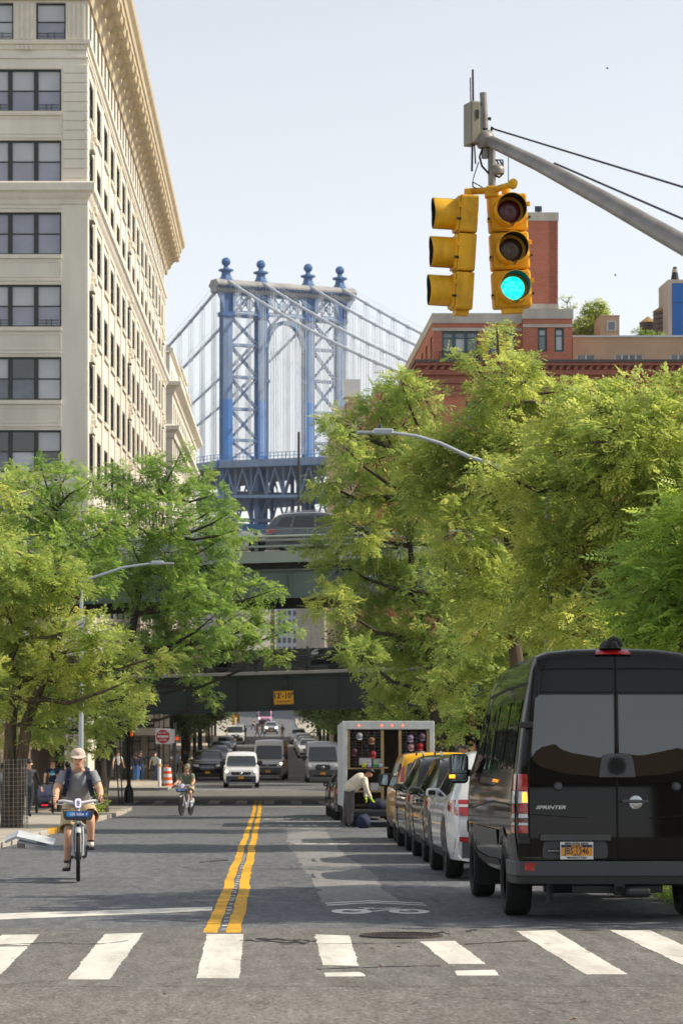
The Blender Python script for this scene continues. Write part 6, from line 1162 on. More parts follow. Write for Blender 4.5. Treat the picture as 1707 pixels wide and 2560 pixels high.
def person(name, label, J, wear, loc, rz=0, group=None, hair=HAIRD, skin=SKIN, long_hair=False, bulk=1.0, fingers=True, cat='person', ground_pitch=0.0, hat=None):
    """one continuous body grown over a jointed skeleton; clothing shows as coloured regions of it"""
    V, E, Rd, Cls = [], [], [], []; idx = {}
    def add(n, p, r): idx[n] = len(V); V.append(tuple(p)); Rd.append(r); return idx[n]
    for n, p in J.items():
        b = n.split('_')[0]; r = RAD[b]; m = bulk if b in ('pelvis', 'spine', 'chest', 'sho', 'hip') else 1; add(n, p, (r[0] * m, r[1] * m))
    def ed(a, b, c): E.append((idx[a], idx[b])); Cls.append((a, b, c))
    ed('pelvis', 'spine', 'torso'); ed('spine', 'chest', 'torso'); ed('chest', 'neck', 'neck'); ed('neck', 'head', 'head'); ed('head', 'crown', 'head')
    for q in 'lr':
        ed('pelvis', 'hip_' + q, 'hips'); ed('hip_' + q, 'knee_' + q, 'thigh'); ed('knee_' + q, 'ankle_' + q, 'shin'); ed('ankle_' + q, 'toe_' + q, 'foot'); ed('chest', 'sho_' + q, 'torso'); ed('sho_' + q, 'elb_' + q, 'upper'); ed('elb_' + q, 'wri_' + q, 'fore'); ed('wri_' + q, 'palm_' + q, 'hand')
        if fingers:
            p, w = J['palm_' + q], J['wri_' + q]; d = (p - w).normalized(); sg = 1 if q == 'l' else -1; side = Vector((0, 1, 0)).cross(d); side = side.normalized() if side.length > .2 else Vector((sg, 0, 0)); across = d.cross(side).normalized(); curl = -side * sg if abs(side.x) > .5 else Vector((0, 0, -1))
            for k, (o, L) in enumerate(((-.030, .070), (-.010, .080), (.010, .076), (.030, .058))):
                a = add('f%s%d' % (q, k), p + across * o + d * .03, (.0095, .0095)); b = add('g%s%d' % (q, k), p + across * o * 1.1 + d * (.03 + L * .5) + curl * .012, (.009, .009)); c = add('h%s%d' % (q, k), p + across * o * 1.1 + d * (.03 + L * .8) + curl * .045, (.008, .008)); E.extend(((idx['palm_' + q], a), (a, b), (b, c)))
            a = add('t%s' % q, p - across * .045 - d * .02 + curl * .012, (.011, .011)); b = add('u%s' % q, p - across * .058 + d * .03 + curl * .03, (.009, .009)); E.extend(((idx['palm_' + q], a), (a, b)))
    me = bpy.data.meshes.new('body'); me.from_pydata(V, E, []); me.update(); o = link(name, me); sk = o.modifiers.new('skin', 'SKIN'); sk.use_smooth_shade = True; sk.branch_smoothing = .6
    for k, d in enumerate(me.skin_vertices[0].data): d.radius = Rd[k]; d.use_root = (k == idx['pelvis'])
    o.modifiers.new('sub', 'SUBSURF').levels = 1; o.modifiers['sub'].render_levels = 1; baked(o); me = o.data; me.materials.clear(); ml = []
    def slot(m):
        if m not in ml: ml.append(m); me.materials.append(m)
        return ml.index(m)
    seg = [(J[a], J[b], c) for a, b, c in Cls]; mi = []
    for f in me.polygons:
        c = f.center; best, bt, bc = 9, 0, 'torso'
        for a, b, cl in seg:
            ab = b - a; t = max(0, min(1, (c - a).dot(ab) / max(ab.length_squared, 1e-8))); dd = (a + ab * t - c).length
            if dd < best: best, bt, bc = dd, t, cl
        w = wear; m = skin
        if bc in ('torso',): m = w['shirt']
        elif bc == 'neck': m = w['shirt'] if bt < .75 else skin
        elif bc == 'hips': m = w['legs']
        elif bc == 'upper': m = w.get('sleeve', w['shirt']) if (w.get('long') or bt < .55) else skin
        elif bc == 'fore': m = w.get('sleeve', w['shirt']) if w.get('long') and bt < .93 else skin
        elif bc == 'hand': m = w.get('glove', skin)
        elif bc == 'thigh': m = w['legs'] if (not w.get('shorts') or bt < .85) else skin
        elif bc == 'shin': m = w['legs'] if not w.get('shorts') else (w.get('sock', skin) if bt > .88 else skin)
        elif bc == 'foot': m = w['shoe']
        if bc == 'torso' and c.z < J['pelvis'].z * .5 + J['spine'].z * .5 and abs(J['chest'].z - J['pelvis'].z) > .25: m = w['legs'] if c.z < J['pelvis'].z + .02 else w['shirt']
        mi.append(slot(m))
    me.polygons.foreach_set('material_index', mi); me.polygons.foreach_set('use_smooth', [True] * len(mi)); tag(o, label, cat, group); o.location = loc; o.rotation_euler = (ground_pitch, 0, rz)
    hd, cr = J['head'], J['crown']; ax = (cr - hd).normalized(); k = 1.0
    if hair:
        hb = MB(); c = hd + ax * .045 + Vector((0, .018, 0)); rx, ry, rz_ = .094, .106, .115; v, f = [], []; n, m_ = 14, 8
        for i in range(m_ + 1):
            th = (math.pi * (.56 if not long_hair else .80)) * i / m_
            for j in range(n): a = 2 * math.pi * j / n; back = .5 + .5 * math.sin(a); cut = 1 - (.42 * (1 - back) if i > m_ * .55 else 0); tt = th * cut; v.append(c + Vector((rx * math.sin(tt) * math.cos(a), ry * math.sin(tt) * math.sin(a), rz_ * math.cos(tt) - (.02 if long_hair and i == m_ else 0))))
        f = [(i * n + j, (i + 1) * n + j, (i + 1) * n + (j + 1) % n, i * n + (j + 1) % n) for i in range(m_) for j in range(n)]; hb.add(v, f); ho = hb.build('hair', hair, o, smooth=70, fix=True); ho.modifiers.new('s', 'SOLIDIFY').thickness = -.014
    return o
def face(o, J, skin=SKIN):
    h = J['head']; y = h.y - .098
    nb = MB(); nb.add([(h.x - .012, y - .004, h.z + .028), (h.x + .012, y - .004, h.z + .028), (h.x - .018, y, h.z - .018), (h.x + .018, y, h.z - .018), (h.x, y - .034, h.z - .014), (h.x, y - .012, h.z + .03), (h.x, y - .004, h.z - .026)], [(0, 2, 4), (4, 3, 1), (0, 4, 5), (5, 4, 1), (2, 6, 4), (4, 6, 3)]); nb.build('nose', skin, o, fix=True)
    for s in (-1, 1):
        e = MB(); e.lathe([(.0, -.006), (.008, -.003), (.011, .004)], c=(h.x + s * .034, y + .014, h.z + .024), axis='Y', n=10); e.build('eye', HAIRD, o); b = MB(); b.tube([(h.x + s * .018, y + .008, h.z + .042), (h.x + s * .036, y + .010, h.z + .047), (h.x + s * .052, y + .022, h.z + .042)], .005, 5); b.build('eyebrow', HAIRB, o); r = MB(); r.lathe([(.0, .012), (.016, .010), (.022, 0), (.014, -.006)], c=(h.x + s * .088, h.y + .004, h.z + .005), axis='X', n=10); r.build('ear', skin, o)
    m = MB(); m.tube([(h.x - .026, y + .012, h.z - .050), (h.x, y + .002, h.z - .048), (h.x + .026, y + .012, h.z - .050)], .006, 6); m.build('mouth', pm('lips', '#8a4a42', .5, .1, 9), o); j = MB(); j.lathe([(.0, -.045), (.03, -.04), (.048, -.015), (.052, .02)], c=(h.x, h.y - .045, h.z - .062), axis='Z', n=12); j.build('chin', skin, o, smooth=70)
def cap(o, J, m, brim=True):
    h = J['head'] + (J['crown'] - J['head']).normalized() * .070; c = MB(); c.lathe([(.092, -.02), (.096, .01), (.090, .05), (.066, .084), (.03, .100), (.004, .104)], c=(h.x, h.y + .008, h.z), n=20); q = c.build('cap', m, o, smooth=60)
    if brim:
        b = MB(); v = []
        for i in range(11): a = math.pi + math.pi * i / 10; v += [(h.x + .092 * math.cos(a), h.y + .0 + .082 * math.sin(a), h.z - .008), (h.x + .102 * math.cos(a), h.y - .02 + .150 * math.sin(a), h.z - .020 - .028 * math.sin(a) ** 2)]
        b.add(v, [(2 * i, 2 * i + 2, 2 * i + 3, 2 * i + 1) for i in range(10)]); bo = b.build('cap_brim', m, q); bo.modifiers.new('s', 'SOLIDIFY').thickness = .008
    return q
def sleeve(o, name, a, b, r0, r1, m, n=14, seed=1):        # loose tube of cloth round a limb
    r_ = random.Random(seed); a, b = Vector(a), Vector(b); pts = [a.lerp(b, t) for t in (0, .3, .6, .85, 1)]; mb = MB(); mb.tube(pts, [r0, r0 + (r1 - r0) * .35, r0 + (r1 - r0) * .6, r1, r1 * 1.01], n, cap=False)
    mb.v = [(x + r_.uniform(-.004, .004), y + r_.uniform(-.004, .004), z) for x, y, z in mb.v]; q = mb.build(name, m, o, smooth=70); q.modifiers.new('s', 'SOLIDIFY').thickness = .006; return q
# ------------------------------------------------------------------ hire bicycles
BK_GREY = pm('bike_pale_grey', '#b9bbbd', .4, .08, 5); BK_WHITE = pm('bike_white', '#d8d6da', .4, .06, 5); BK_BLUE = pm('bike_blue', '#1766c0', .35, .08, 5); BK_BLUE2 = pm('bike_sky_blue', '#2aa0e8', .35, .08, 5); LAV = pm('display_glow', '#d8c8ee', .3, 0, emit='#d9c4ff', es=.9); WHITEL = pm('white_print', '#f2f2f2', .5, 0)
def hire_bike(label, loc, rz, pitch, group='hire bicycles being ridden', guard=None):
    t = thing('hire_bicycle', label, 'bicycle', loc, rz, group, pitch); Rw = .335
    for y in (-.60, .56):
        o = MB(); o.lathe([(Rw - .045, -.012), (Rw - .03, -.026), (Rw - .008, -.024), (Rw, -.008), (Rw, .008), (Rw - .008, .024), (Rw - .03, .026), (Rw - .045, .012)], c=(0, y, Rw), axis='X', n=40); wo = o.build('wheel', RUBBER, t, smooth=50); o = MB(); o.lathe([(Rw - .062, -.012), (Rw - .040, -.014), (Rw - .040, .014), (Rw - .062, .012)], c=(0, y, Rw), axis='X', n=40); o.build('rim', STEELR, wo)
        o = MB(); o.lathe([(.02, -.055), (.045, -.04), (.045, .04), (.02, .055)], c=(0, y, Rw), axis='X', n=16)
        for k in range(18): a = 2 * math.pi * k / 18; o.tube([(.03 * (-1) ** k, y, Rw), (0, y + (Rw - .05) * math.cos(a), Rw + (Rw - .05) * math.sin(a))], .0022, 4, cap=False)
        o.build('spokes', STEELR, wo)
        fb = MB(); v = []
        for i in range(15): a = (R(20) + R(105) * i / 14) if y < 0 else (R(-10) + R(190) * i / 14); v += [(-.038, y + (Rw + .028) * math.cos(a), Rw + (Rw + .028) * math.sin(a)), (0, y + (Rw + .04) * math.cos(a), Rw + (Rw + .04) * math.sin(a)), (.038, y + (Rw + .028) * math.cos(a), Rw + (Rw + .028) * math.sin(a))]
        fb.add(v, [(3 * i + j, 3 * i + j + 1, 3 * i + j + 4, 3 * i + j + 3) for i in range(14) for j in (0, 1)]); fo = fb.build('mudguard', BK_GREY if y < 0 else BK_BLUE, t, smooth=60); fo.modifiers.new('s', 'SOLIDIFY').thickness = .006
    o = MB()
    for s in (-1, 1): o.tube([(s * .055, -.60, Rw), (s * .062, -.555, .58), (s * .05, -.52, .74)], [.014, .018, .02], 10)
    o.tube([(-.05, -.52, .74), (.05, -.52, .74)], .02, 10); o.tube([(0, -.52, .72), (0, -.455, .98)], .024, 12); o.build('fork', BK_GREY, t, smooth=50)
    o = MB(); o.tube([(0, -.49, .80), (0, -.36, .58), (0, -.16, .36), (0, .06, .30), (0, .14, .30)], [.035, .04, .045, .045, .04], 12); o.tube([(0, .12, .30), (0, .22, .62), (0, .27, .84)], [.035, .03, .026], 12)
    for s in (-1, 1): o.tube([(s * .02, .12, .31), (s * .06, .56, Rw)], .016, 8); o.tube([(s * .02, .22, .62), (s * .06, .56, Rw)], .014, 8)
    o.build('frame', BK_GREY, t, smooth=50); o = MB(); o.box(-.055, .055, -.20, .02, .26, .46); bevel(o.build('battery_case', BK_GREY, t), .03, 3)
    for s in (-1, 1):                                     # blue skirt guards beside the rear wheel
        o = MB(); o.prism([(.56 + .27 * math.cos(a), Rw + .27 * math.sin(a)) for a in np.linspace(R(40), R(200), 14)] + [(.36, .30)], 'X', s * .072, s * .078); o.build('skirt_guard', guard or BK_BLUE2, t)
    o = MB(); o.tube([(-.31, -.40, 1.035), (-.20, -.435, 1.05), (-.06, -.455, 1.02), (.06, -.455, 1.02), (.20, -.435, 1.05), (.31, -.40, 1.035)], [.015, .02, .028, .028, .02, .015], 10); hb_ = o.build('handlebar', BK_WHITE, t, smooth=60)
    for s in (-1, 1): MB().tube([(s * .26, -.418, 1.045), (s * .335, -.392, 1.03)], .019, 10).build('grip', PLAS, hb_); MB().tube([(s * .30, -.42, 1.015), (s * .22, -.47, 1.0), (s * .16, -.47, 1.01)], .007, 6).build('brake_lever', BK_WHITE, hb_)
    o = MB(); o.prism(rpoly([(-.045, .955), (.045, .955), (.045, 1.085), (-.045, 1.085)], .035), 'Y', -.52, -.46); dp_ = o.build('display', BK_WHITE, t, fix=True); o = MB(); o.prism(rpoly([(-.036, .965), (.036, .965), (.036, 1.075), (-.036, 1.075)], .03), 'Y', -.524, -.5205); o.build('display_light', LAV, dp_); o = MB(); o.prism(rpoly([(-.024, .978), (.024, .978), (.024, 1.06), (-.024, 1.06)], .02), 'Y', -.528, -.5245); o.build('display_lens', BK_GREY, dp_)
    o = MB(); o.prism(rpoly([(-.20, .92), (.20, .92), (.185, .80), (-.185, .80)], [.02, .02, .05, .05]), 'Y', -.66, -.50); fr_ = bevel(o.build('front_rack', PLASG, t, fix=True), .01, 2); o = MB(); o.prism(rpoly([(-.15, .845), (.15, .845), (.15, .912), (-.15, .912)], .03), 'Y', -.668, -.6605); bs_ = o.build('blue_sign', BK_BLUE, fr_); o = MB(); o.prism(rpoly([(-.15, .845), (-.05, .845), (-.05, .912), (-.15, .912)], [.03, .001, .001, .03]), 'Y', -.670, -.6685); o.build('sign_blend', BK_BLUE2, bs_)
    q = text('citi bike', .058, WHITEL, bs_, bold=.001); q.location = (-.015, -.673, .879); q.rotation_euler = (R(90), 0, 0); o = MB(); o.prism([(.115, .902), (.098, .874), (.108, .874), (.10, .852), (.124, .882), (.112, .882), (.122, .902)], 'Y', -.674, -.671); o.build('lightning_mark', WHITEL, bs_)
    for s in (-1, 1): o = MB(); o.tube([(s * .19, -.66, .92), (s * .21, -.56, .945), (s * .15, -.48, .94)], .007, 6); o.build('rack_cord', PLAS, fr_)
    o = MB(); o.lathe([(.0, -.02), (.018, -.018), (.022, .01)], c=(0, -.645, .775), axis='Y', n=14); o.build('head_lamp', CLEARL, t); MB().tube([(0, -.62, .79), (0, -.56, .70)], .016, 8).build('lamp_bracket', PLAS, t)
    o = MB(); o.add([(-.02, .12, .90), (.02, .12, .90), (-.08, .40, .90), (.08, .40, .90), (-.02, .12, .94), (.02, .12, .94), (-.095, .38, .955), (.095, .38, .955)], [(0, 2, 3, 1), (4, 5, 7, 6), (0, 1, 5, 4), (2, 6, 7, 3), (0, 4, 6, 2), (1, 3, 7, 5)]); bevel(o.build('saddle', PLAS, t, fix=True), .02, 3)
    MB().tube([(-.10, .06, .30), (.10, .06, .30)], .022, 10).build('crank_axle', PLASG, t)
    for s, dz in ((-1, -.16), (1, .14)): o = MB(); o.bar((s * .10, .06, .30), (s * .115, .02, .30 + dz), .02, .03); o.build('crank', PLASG, t); bevel(MB().box(s * .12, s * .21, -.03, .07, .30 + dz - .014, .30 + dz + .014).build('pedal', PLAS, t), .006, 1)
    return t
d1 = 31.6; x1 = xat(192, d1); s1 = math.atan(.061)
hire_bike('grey hire bicycle with blue front sign ridden toward the crossing', (x1, d1 + .28, gz(d1 + .28) + .012), R(4.5), -s1)
J = {n: Vector(v) for n, v in dict(pelvis=(0, .27, 1.0), spine=(0, .17, 1.14), chest=(0, .02, 1.33), neck=(0, -.07, 1.46), head=(0, -.13, 1.575), crown=(0, -.13, 1.665), hip_l=(.10, .24, .97), knee_l=(.165, -.13, .80), ankle_l=(.165, .03, .49), toe_l=(.175, -.13, .445), hip_r=(-.10, .24, .97), knee_r=(-.13, -.10, .60), ankle_r=(-.145, .08, .215), toe_r=(-.16, -.07, .165), sho_l=(.195, -.02, 1.40), elb_l=(.295, -.13, 1.17), wri_l=(.285, -.34, 1.08), palm_l=(.285, -.385, 1.07), sho_r=(-.195, -.02, 1.40), elb_r=(-.295, -.13, 1.17), wri_r=(-.285, -.34, 1.08), palm_r=(-.285, -.385, 1.07)).items()}
GREYT = cloth('#8b8d92'); KHAKI = cloth('#c2ab84'); NAVYC = cloth('#1b2440'); SHOEW = cloth('#cfc9bc'); BLK = cloth('#17181a'); CAPM = cloth('#cbb9ab')
cyc = person('person', 'cyclist in grey t-shirt, khaki shorts and pale cap riding toward the crossing', J, dict(shirt=GREYT, legs=KHAKI, shorts=True, sock=BLK, shoe=SHOEW), (x1, d1 + .28, gz(d1 + .28) + .012), R(4.5), hair=None, bulk=1.12, ground_pitch=-s1)
o = MB(); o.tube([Vector((0, .25, .97)), Vector((0, .20, 1.06)), Vector((0, .12, 1.20)), Vector((0, .03, 1.33)), Vector((0, -.035, 1.415)), Vector((0, -.06, 1.45))], [.168, .172, .172, .180, .13, .07], 20)
rs_ = random.Random(4); o.v = [(x * 1.06 + rs_.uniform(-.003, .003), y + .012 * math.sin(z * 38 + x * 22) * (1 if z < 1.3 else .3), z) for x, y, z in o.v]; q = o.build('t_shirt', GREYT, cyc, smooth=70); q.modifiers.new('s', 'SUBSURF').levels = 1
face(cyc, J); cp_ = cap(cyc, J, CAPM); q = text('L', .042, SIGNK, cp_, 'cap_emblem', bold=.001); hq = J['head']; q.location = (0, hq.y - .094, hq.z + .095); q.rotation_euler = (R(78), 0, 0)
for q in 'lr':
    sg = 1 if q == 'l' else -1; sleeve(cyc, 'shorts_leg', J['hip_' + q] + Vector((0, -.03, .0)), J['hip_' + q].lerp(J['knee_' + q], .82), .118, .125, KHAKI, seed=3 + sg); sleeve(cyc, 'sleeve', J['sho_' + q] + Vector((-sg * .02, 0, .01)), J['sho_' + q].lerp(J['elb_' + q],   .60), .078, .068, GREYT, seed=6 + sg)
    for fz in (0, 1, 2): a, b = J['ankle_' + q], J['toe_' + q]; p = a.lerp(b, .35 + fz * .18); MB().tube([p + Vector((-.03, 0, .045)), p + Vector((0, -.008, .052)), p + Vector((.03, 0, .045))], .005, 5).build('shoe_lace', BLK, cyc)
    a, b = J['ankle_' + q], J['toe_' + q]; o = MB(); o.prism(rpoly([(a.x - .045, a.y + .05), (a.x + .045, a.y + .05), (b.x + .05, b.y - .05), (b.x - .05, b.y - .05)], .03), 'Z', b.z - .048, b.z - .025); o.build('shoe_sole', PLAS, cyc, fix=True)
o = MB(); o.lathe([(.036, -.014), (.040, -.010), (.040, .010), (.036, .014)], c=J['wri_l'] + Vector((0, .04, .01)), axis='Y', n=14); o.build('wrist_watch', PLASG, cyc)
pk = thing('backpack', 'navy backpack worn on the back of the cyclist in grey', 'backpack', (x1, d1 + .28, gz(d1 + .28) + .012), R(4.5), rx=-s1)
o = MB(); o.box(-.15, .15, .14, .30, 1.08, 1.46); bevel(o.build('bag', NAVYC, pk), .06, 3).rotation_euler = (0, 0, 0)
for s in (-1, 1): o = MB(); pts = [Vector((s * .115, .10, 1.44)), Vector((s * .12, .0, 1.475)), Vector((s * .125, -.125, 1.43)), Vector((s * .14, -.16, 1.33)), Vector((s * .165, -.10, 1.22)), Vector((s * .19, .02, 1.12))]; [o.bar(a, b + (b - a) * .08, .062, .014, up=(0, -1, .3)) for a, b in zip(pts[:-1], pts[1:])]; o.build('strap', NAVYC, pk)
d2 = 82.7; x2 = xat(466, d2); hire_bike('second pale hire bicycle coming out from under the viaduct', (x2, d2, gz(d2) + .012), R(-14), -math.atan(.061), guard=BK_GREY)
J2 = {k: v.copy() for k, v in J.items()}; J2['head'] += Vector((.02, .06, .04)); J2['crown'] += Vector((.03, .07, .04)); J2['neck'] += Vector((.01, .05, .02)); J2['chest'] += Vector((0, .06, .02))
OLIVE = cloth('#6f7a66'); c2 = person('person', 'second cyclist in olive shirt and cap riding out from under the viaduct', J2, dict(shirt=OLIVE, legs=cloth('#a79a86'), shorts=True, sock=cloth('#d8d8d4'), shoe=SHOEW), (x2, d2, gz(d2) + .012), R(-14), hair=None, bulk=1.1, ground_pitch=-math.atan(.061)); cap(c2, J2, cloth('#8d8a72')); face(c2, J2)
for q in 'lr': sg = 1 if q == 'l' else -1; sleeve(c2, 'sleeve', J2['sho_' + q] + Vector((-sg * .02, 0, .01)), J2['sho_' + q].lerp(J2['elb_' + q], .62), .085, .078, OLIVE); sleeve(c2, 'shorts_leg', J2['hip_' + q], J2['hip_' + q].lerp(J2['knee_' + q], .8), .115, .12, cloth('#a79a86'))
# ------------------------------------------------------------------ vendor loading his truck
Jm = {n: Vector(v) for n, v in dict(pelvis=(0, 0, 1.0), spine=(.12, 0, 1.13), chest=(.33, -.02, 1.30), neck=(.44, -.03, 1.38), head=(.54, -.07, 1.42), crown=(.60, -.08, 1.46), hip_l=(.02, -.10, .95), knee_l=(.07, -.12, .52), ankle_l=(.04, -.12, .09), toe_l=(.18, -.14, .045), hip_r=(.0, .10, .95), knee_r=(-.06, .12, .52), ankle_r=(-.10, .12, .09), toe_r=(.04, .14, .045), sho_l=(.40, -.17, 1.30), elb_l=(.46, -.21, 1.02), wri_l=(.56, -.16, .82), palm_l=(.60, -.15, .75), sho_r=(.40, .15, 1.30), elb_r=(.46, .17, 1.0), wri_r=(.44, .10, .82), palm_r=(.46, .08, .76)).items()}
dv = 63.4; GLV = cloth('#b8e01a'); CREAMC = cloth('#d8cdbb')
vm = person('person', 'vendor in cream sweater and neon gloves bending behind his truck', Jm, dict(shirt=CREAMC, long=True, legs=cloth('#544e50'), shoe=BLK, glove=GLV), (xat(872, dv), dv, gz(dv) + .006), 0, hair=HAIRD, bulk=1.15, skin=SKIN2); o = MB(); o.tube([Jm['pelvis'] + Vector((-.06, 0, -.04)), Jm['pelvis'] + Vector((.02, 0, .06)), Jm['spine'] + Vector((.02, 0, .02)), Jm['chest'], Jm['chest'].lerp(Jm['neck'], .6), Jm['neck']], [.175, .185, .19, .195, .15, .085], 16); swe = o.build('sweater', CREAMC, vm, smooth=70); swe.modifiers.new('s', 'SUBSURF').levels = 1
for q in 'lr': o = MB(); o.tube([Jm['sho_' + q].lerp(Jm['chest'], .35), Jm['sho_' + q], Jm['elb_' + q], Jm['wri_' + q]], [.085, .09, .066, .046], 12); o.build('sweater_sleeve', CREAMC, vm, smooth=70)
sleeve(vm, 'sweater_hem', Jm['spine'].lerp(Jm['pelvis'], .3), Jm['pelvis'] + Vector((-.02, 0, .03)), .175, .17, CREAMC)
for q in 'lr': sleeve(vm, 'trouser_leg', Jm['hip_' + q], Jm['ankle_' + q] + Vector((0, 0, .03)), .125, .085, cloth('#544e50'))
# ------------------------------------------------------------------ pedestrians
W = lambda s, l, sh=BLK, **k: dict(shirt=cloth(s), legs=cloth(l), shoe=sh, **k); PD = 'people on the pavement'; FP_ = 'people crossing far down the street'
def ped(label, px, d, wear, rz, ph=.3, h=1.75, group=PD, zoff=.12, **k):
    JJ = walk(ph, h=h, **k.pop('pose', {})); o = person('person', label, JJ, wear, (xat(px, d), d, gz(d) + zoff), rz, group, **k); return o, JJ
p1, j1 = ped('man in navy t-shirt and grey shorts walking away beside a stroller', 133, 81.6, W('#182238', '#8f8f92', cloth('#5a5a5c'), shorts=True), math.pi, .32, 1.86, bulk=1.12, hair=HAIRB)
o = MB(); o.lathe([(.0, 0), (.085, .0), (.085, .004), (0, .004)], c=(0, .145, 1.36), axis='Y', n=20); o.build('shirt_print', cloth('#2f8fa8'), p1); MB().box(-.09, .09, .143, .152, 1.30, 1.345).build('shirt_print', cloth('#c8d4d8'), p1)
for q in 'lr': sleeve(p1, 'shorts_leg', j1['hip_' + q], j1['hip_' + q].lerp(j1['knee_' + q], .9), .12, .125, cloth('#8f8f92'))
p2, _ = ped('man in grey shirt with black sleeves and dark jeans walking on the pavement', 74, 72, W('#55575b', '#1d222c', sleeve=cloth('#16171a'), long=True), math.pi * .93, .34, 1.76, pose=dict(arms={'elb_l': (.34, .06, 1.17), 'wri_l': (.44, -.12, 1.06), 'palm_l': (.47, -.18, 1.02)})); p2
ped('woman in pale striped shirt and blue jeans behind the wire tree guard', 8, 84, W('#bfc6d2', '#5d7391', SHOEW, long=True), R(60), .1, 1.68, hair=HAIRB, long_hair=True)
ped('dark-haired woman in black behind the cyclist', 170, 90, W('#191a1d', '#141518', long=True), math.pi, .25, 1.7, long_hair=True)
ped('man in white t-shirt and black trousers at the far corner', 296, 141, W('#c9ccd0', '#16181c', SHOEW), math.pi * .95, .28, 1.78)
ped('woman in navy coat and jeans with a shoulder strap at the far corner', 340, 139, W('#141c33', '#2f5d99', SHOEW, long=True), math.pi, .3, 1.68, long_hair=True, bulk=1.25)
ped('taller companion in dark jacket walking beside the woman in navy', 352, 140.2, W('#181c2b', '#2c5288', SHOEW, long=True), math.pi, -.3, 1.8, bulk=1.15)
ped('man in grey shirt with a red bag by the orange barrel', 388, 140.5, W('#9aa4ab', '#1d2c50', BLK), math.pi * .8, .3, 1.74)
ped('person in blue shirt on the far pavement behind the barrel', 441, 150, W('#8ea6c4', '#1d1f26', BLK), R(150), .2, 1.72, hair=HAIRD)
ped('person in dark clothes on the far pavement beside the trees', 463, 158, W('#23252b', '#1b1d22', BLK, long=True), R(200), .2, 1.76)
for lab, px, d, s, l, ph, rz in (('person in orange shirt crossing far down the street', 643, 300, '#a8562c', '#8b8378', .3, 90), ('person in dark jacket beside the orange shirt far down the street', 656, 302, '#22303a', '#59626c', -.3, 80), ('person in tan standing by the parked cars far down the street', 706, 290, '#8a6b42', '#c8a888', .15, 0), ('person in dark top crossing in front of the pink truck', 633, 345, '#1d2430', '#1a2130', .3, 60), ('person in black by the pale parked car far down the street', 612, 285, '#16181c', '#c9a58c', .2, 20), ('person in white bending near the far trees', 596, 288, '#cfd3d6', '#39404a', .2, 120)):
    ped(lab, px, d, W(s, l), R(rz), ph, 1.72, FP_, .02, fingers=False)
# stroller pushed by the man in navy
stl = thing('stroller', 'black stroller with grey hood and red light beside the man in navy', 'stroller', (xat(112, 80.6), 80.6, gz(80.6) + .125), R(8)); FR = pm('stroller_frame', '#1b1b1d', .4, .1, 4); HD = cloth('#6a6e86')
o = MB()
for s in (-1, 1): o.tube([(s * .25, .35, .12), (s * .25, .0, .55), (s * .24, -.38, 1.02)], .014, 8); o.tube([(s * .25, -.32, .14), (s * .25, .0, .55)], .014, 8); o.tube([(s * .25, -.32, .14), (s * .25, .35, .12)], .012, 8)
o.tube([(-.24, -.38, 1.02), (.24, -.38, 1.02)], .018, 8); o.build('frame', FR, stl, smooth=50)
for s in (-1, 1):
    for y, r in ((-.32, .15), (.36, .11)): o = MB(); o.lathe([(r * .6, -.02), (r, -.025), (r, .025), (r * .6, .02)], c=(s * .27, y, r), axis='X', n=20); o.build('wheel', RUBBER, stl)
o = MB(); v = []
for i in range(9):
    a = R(-10 + 150 * i / 8)
    for j in range(7): b = -1 + 2 * j / 6; v.append((.25 * b, .02 - .34 * math.cos(a) * (1 - .10 * b * b), .62 + .32 * math.sin(a)))
o.add(v, [(i * 7 + j, i * 7 + j + 1, (i + 1) * 7 + j + 1, (i + 1) * 7 + j) for i in range(8) for j in range(6)]); q = o.build('hood', HD, stl, smooth=60); q.modifiers.new('s', 'SOLIDIFY').thickness = .01
o = MB(); o.lathe([(.03, -.2), (.2, -.15), (.25, .05), (.22, .2), (.05, .26)], c=(0, -.05, .55), n=16); o.build('seat', HD, stl, smooth=60); bevel(MB().box(-.22, .22, -.36, .2, .20, .34).build('basket', FR, stl), .03, 2); MB().box(-.12, .10, -.374, -.362, .28, .31).build('rear_light', pm('red_glow', '#c01018', .4, 0, emit='#ff1020', es=.8), stl)
# ================================================================== traffic signals on their mast arm
SYEL = pm('signal_yellow', '#dfa80e', .55, .30, 11, bmp=.12, bscale=40, stretch=(1, 1, .35)); SDARK = pm('visor_inside', '#16130c', .7, .1, 8); GALV = pm('galvanised_steel', '#86827c', .5, .35, 6, metal=.3, stretch=(1, .3, 1)); OLV = pm('antenna_grey', '#7d7866', .5, .12, 6); CABLE = pm('black_cable', '#17141c', .5, .1, 8)
L_RED = pm('lens_red_off', '#6a1014', .25, .2, 12, coat=.3); L_AMB = pm('lens_amber_off', '#5e3a12', .25, .2, 12, coat=.3); L_GRN = pm('lens_green_lit', '#08c9b0', .25, .15, 16, emit='#05e0c4', es=.75)
_t = L_GRN.node_tree; _p = _t.nodes['Principled BSDF']; _v = _t.nodes.new('ShaderNodeTexVoronoi'); _v.inputs['Scale'].default_value = 46; _c = _t.nodes.new('ShaderNodeTexCoord'); _t.links.new(_c.outputs['Object'], _v.inputs['Vector'])
_t.links.new(ramp(_t, _v.outputs['Distance'], [(.05, (.10, .95, .80)), (.6, (.0, .68, .58))]), _p.inputs['Emission Color'])                    # diode clusters behind the lens
ds = 16.2; SZ = lambda y: zat(y, ds); SX = lambda px: xat(px, ds)
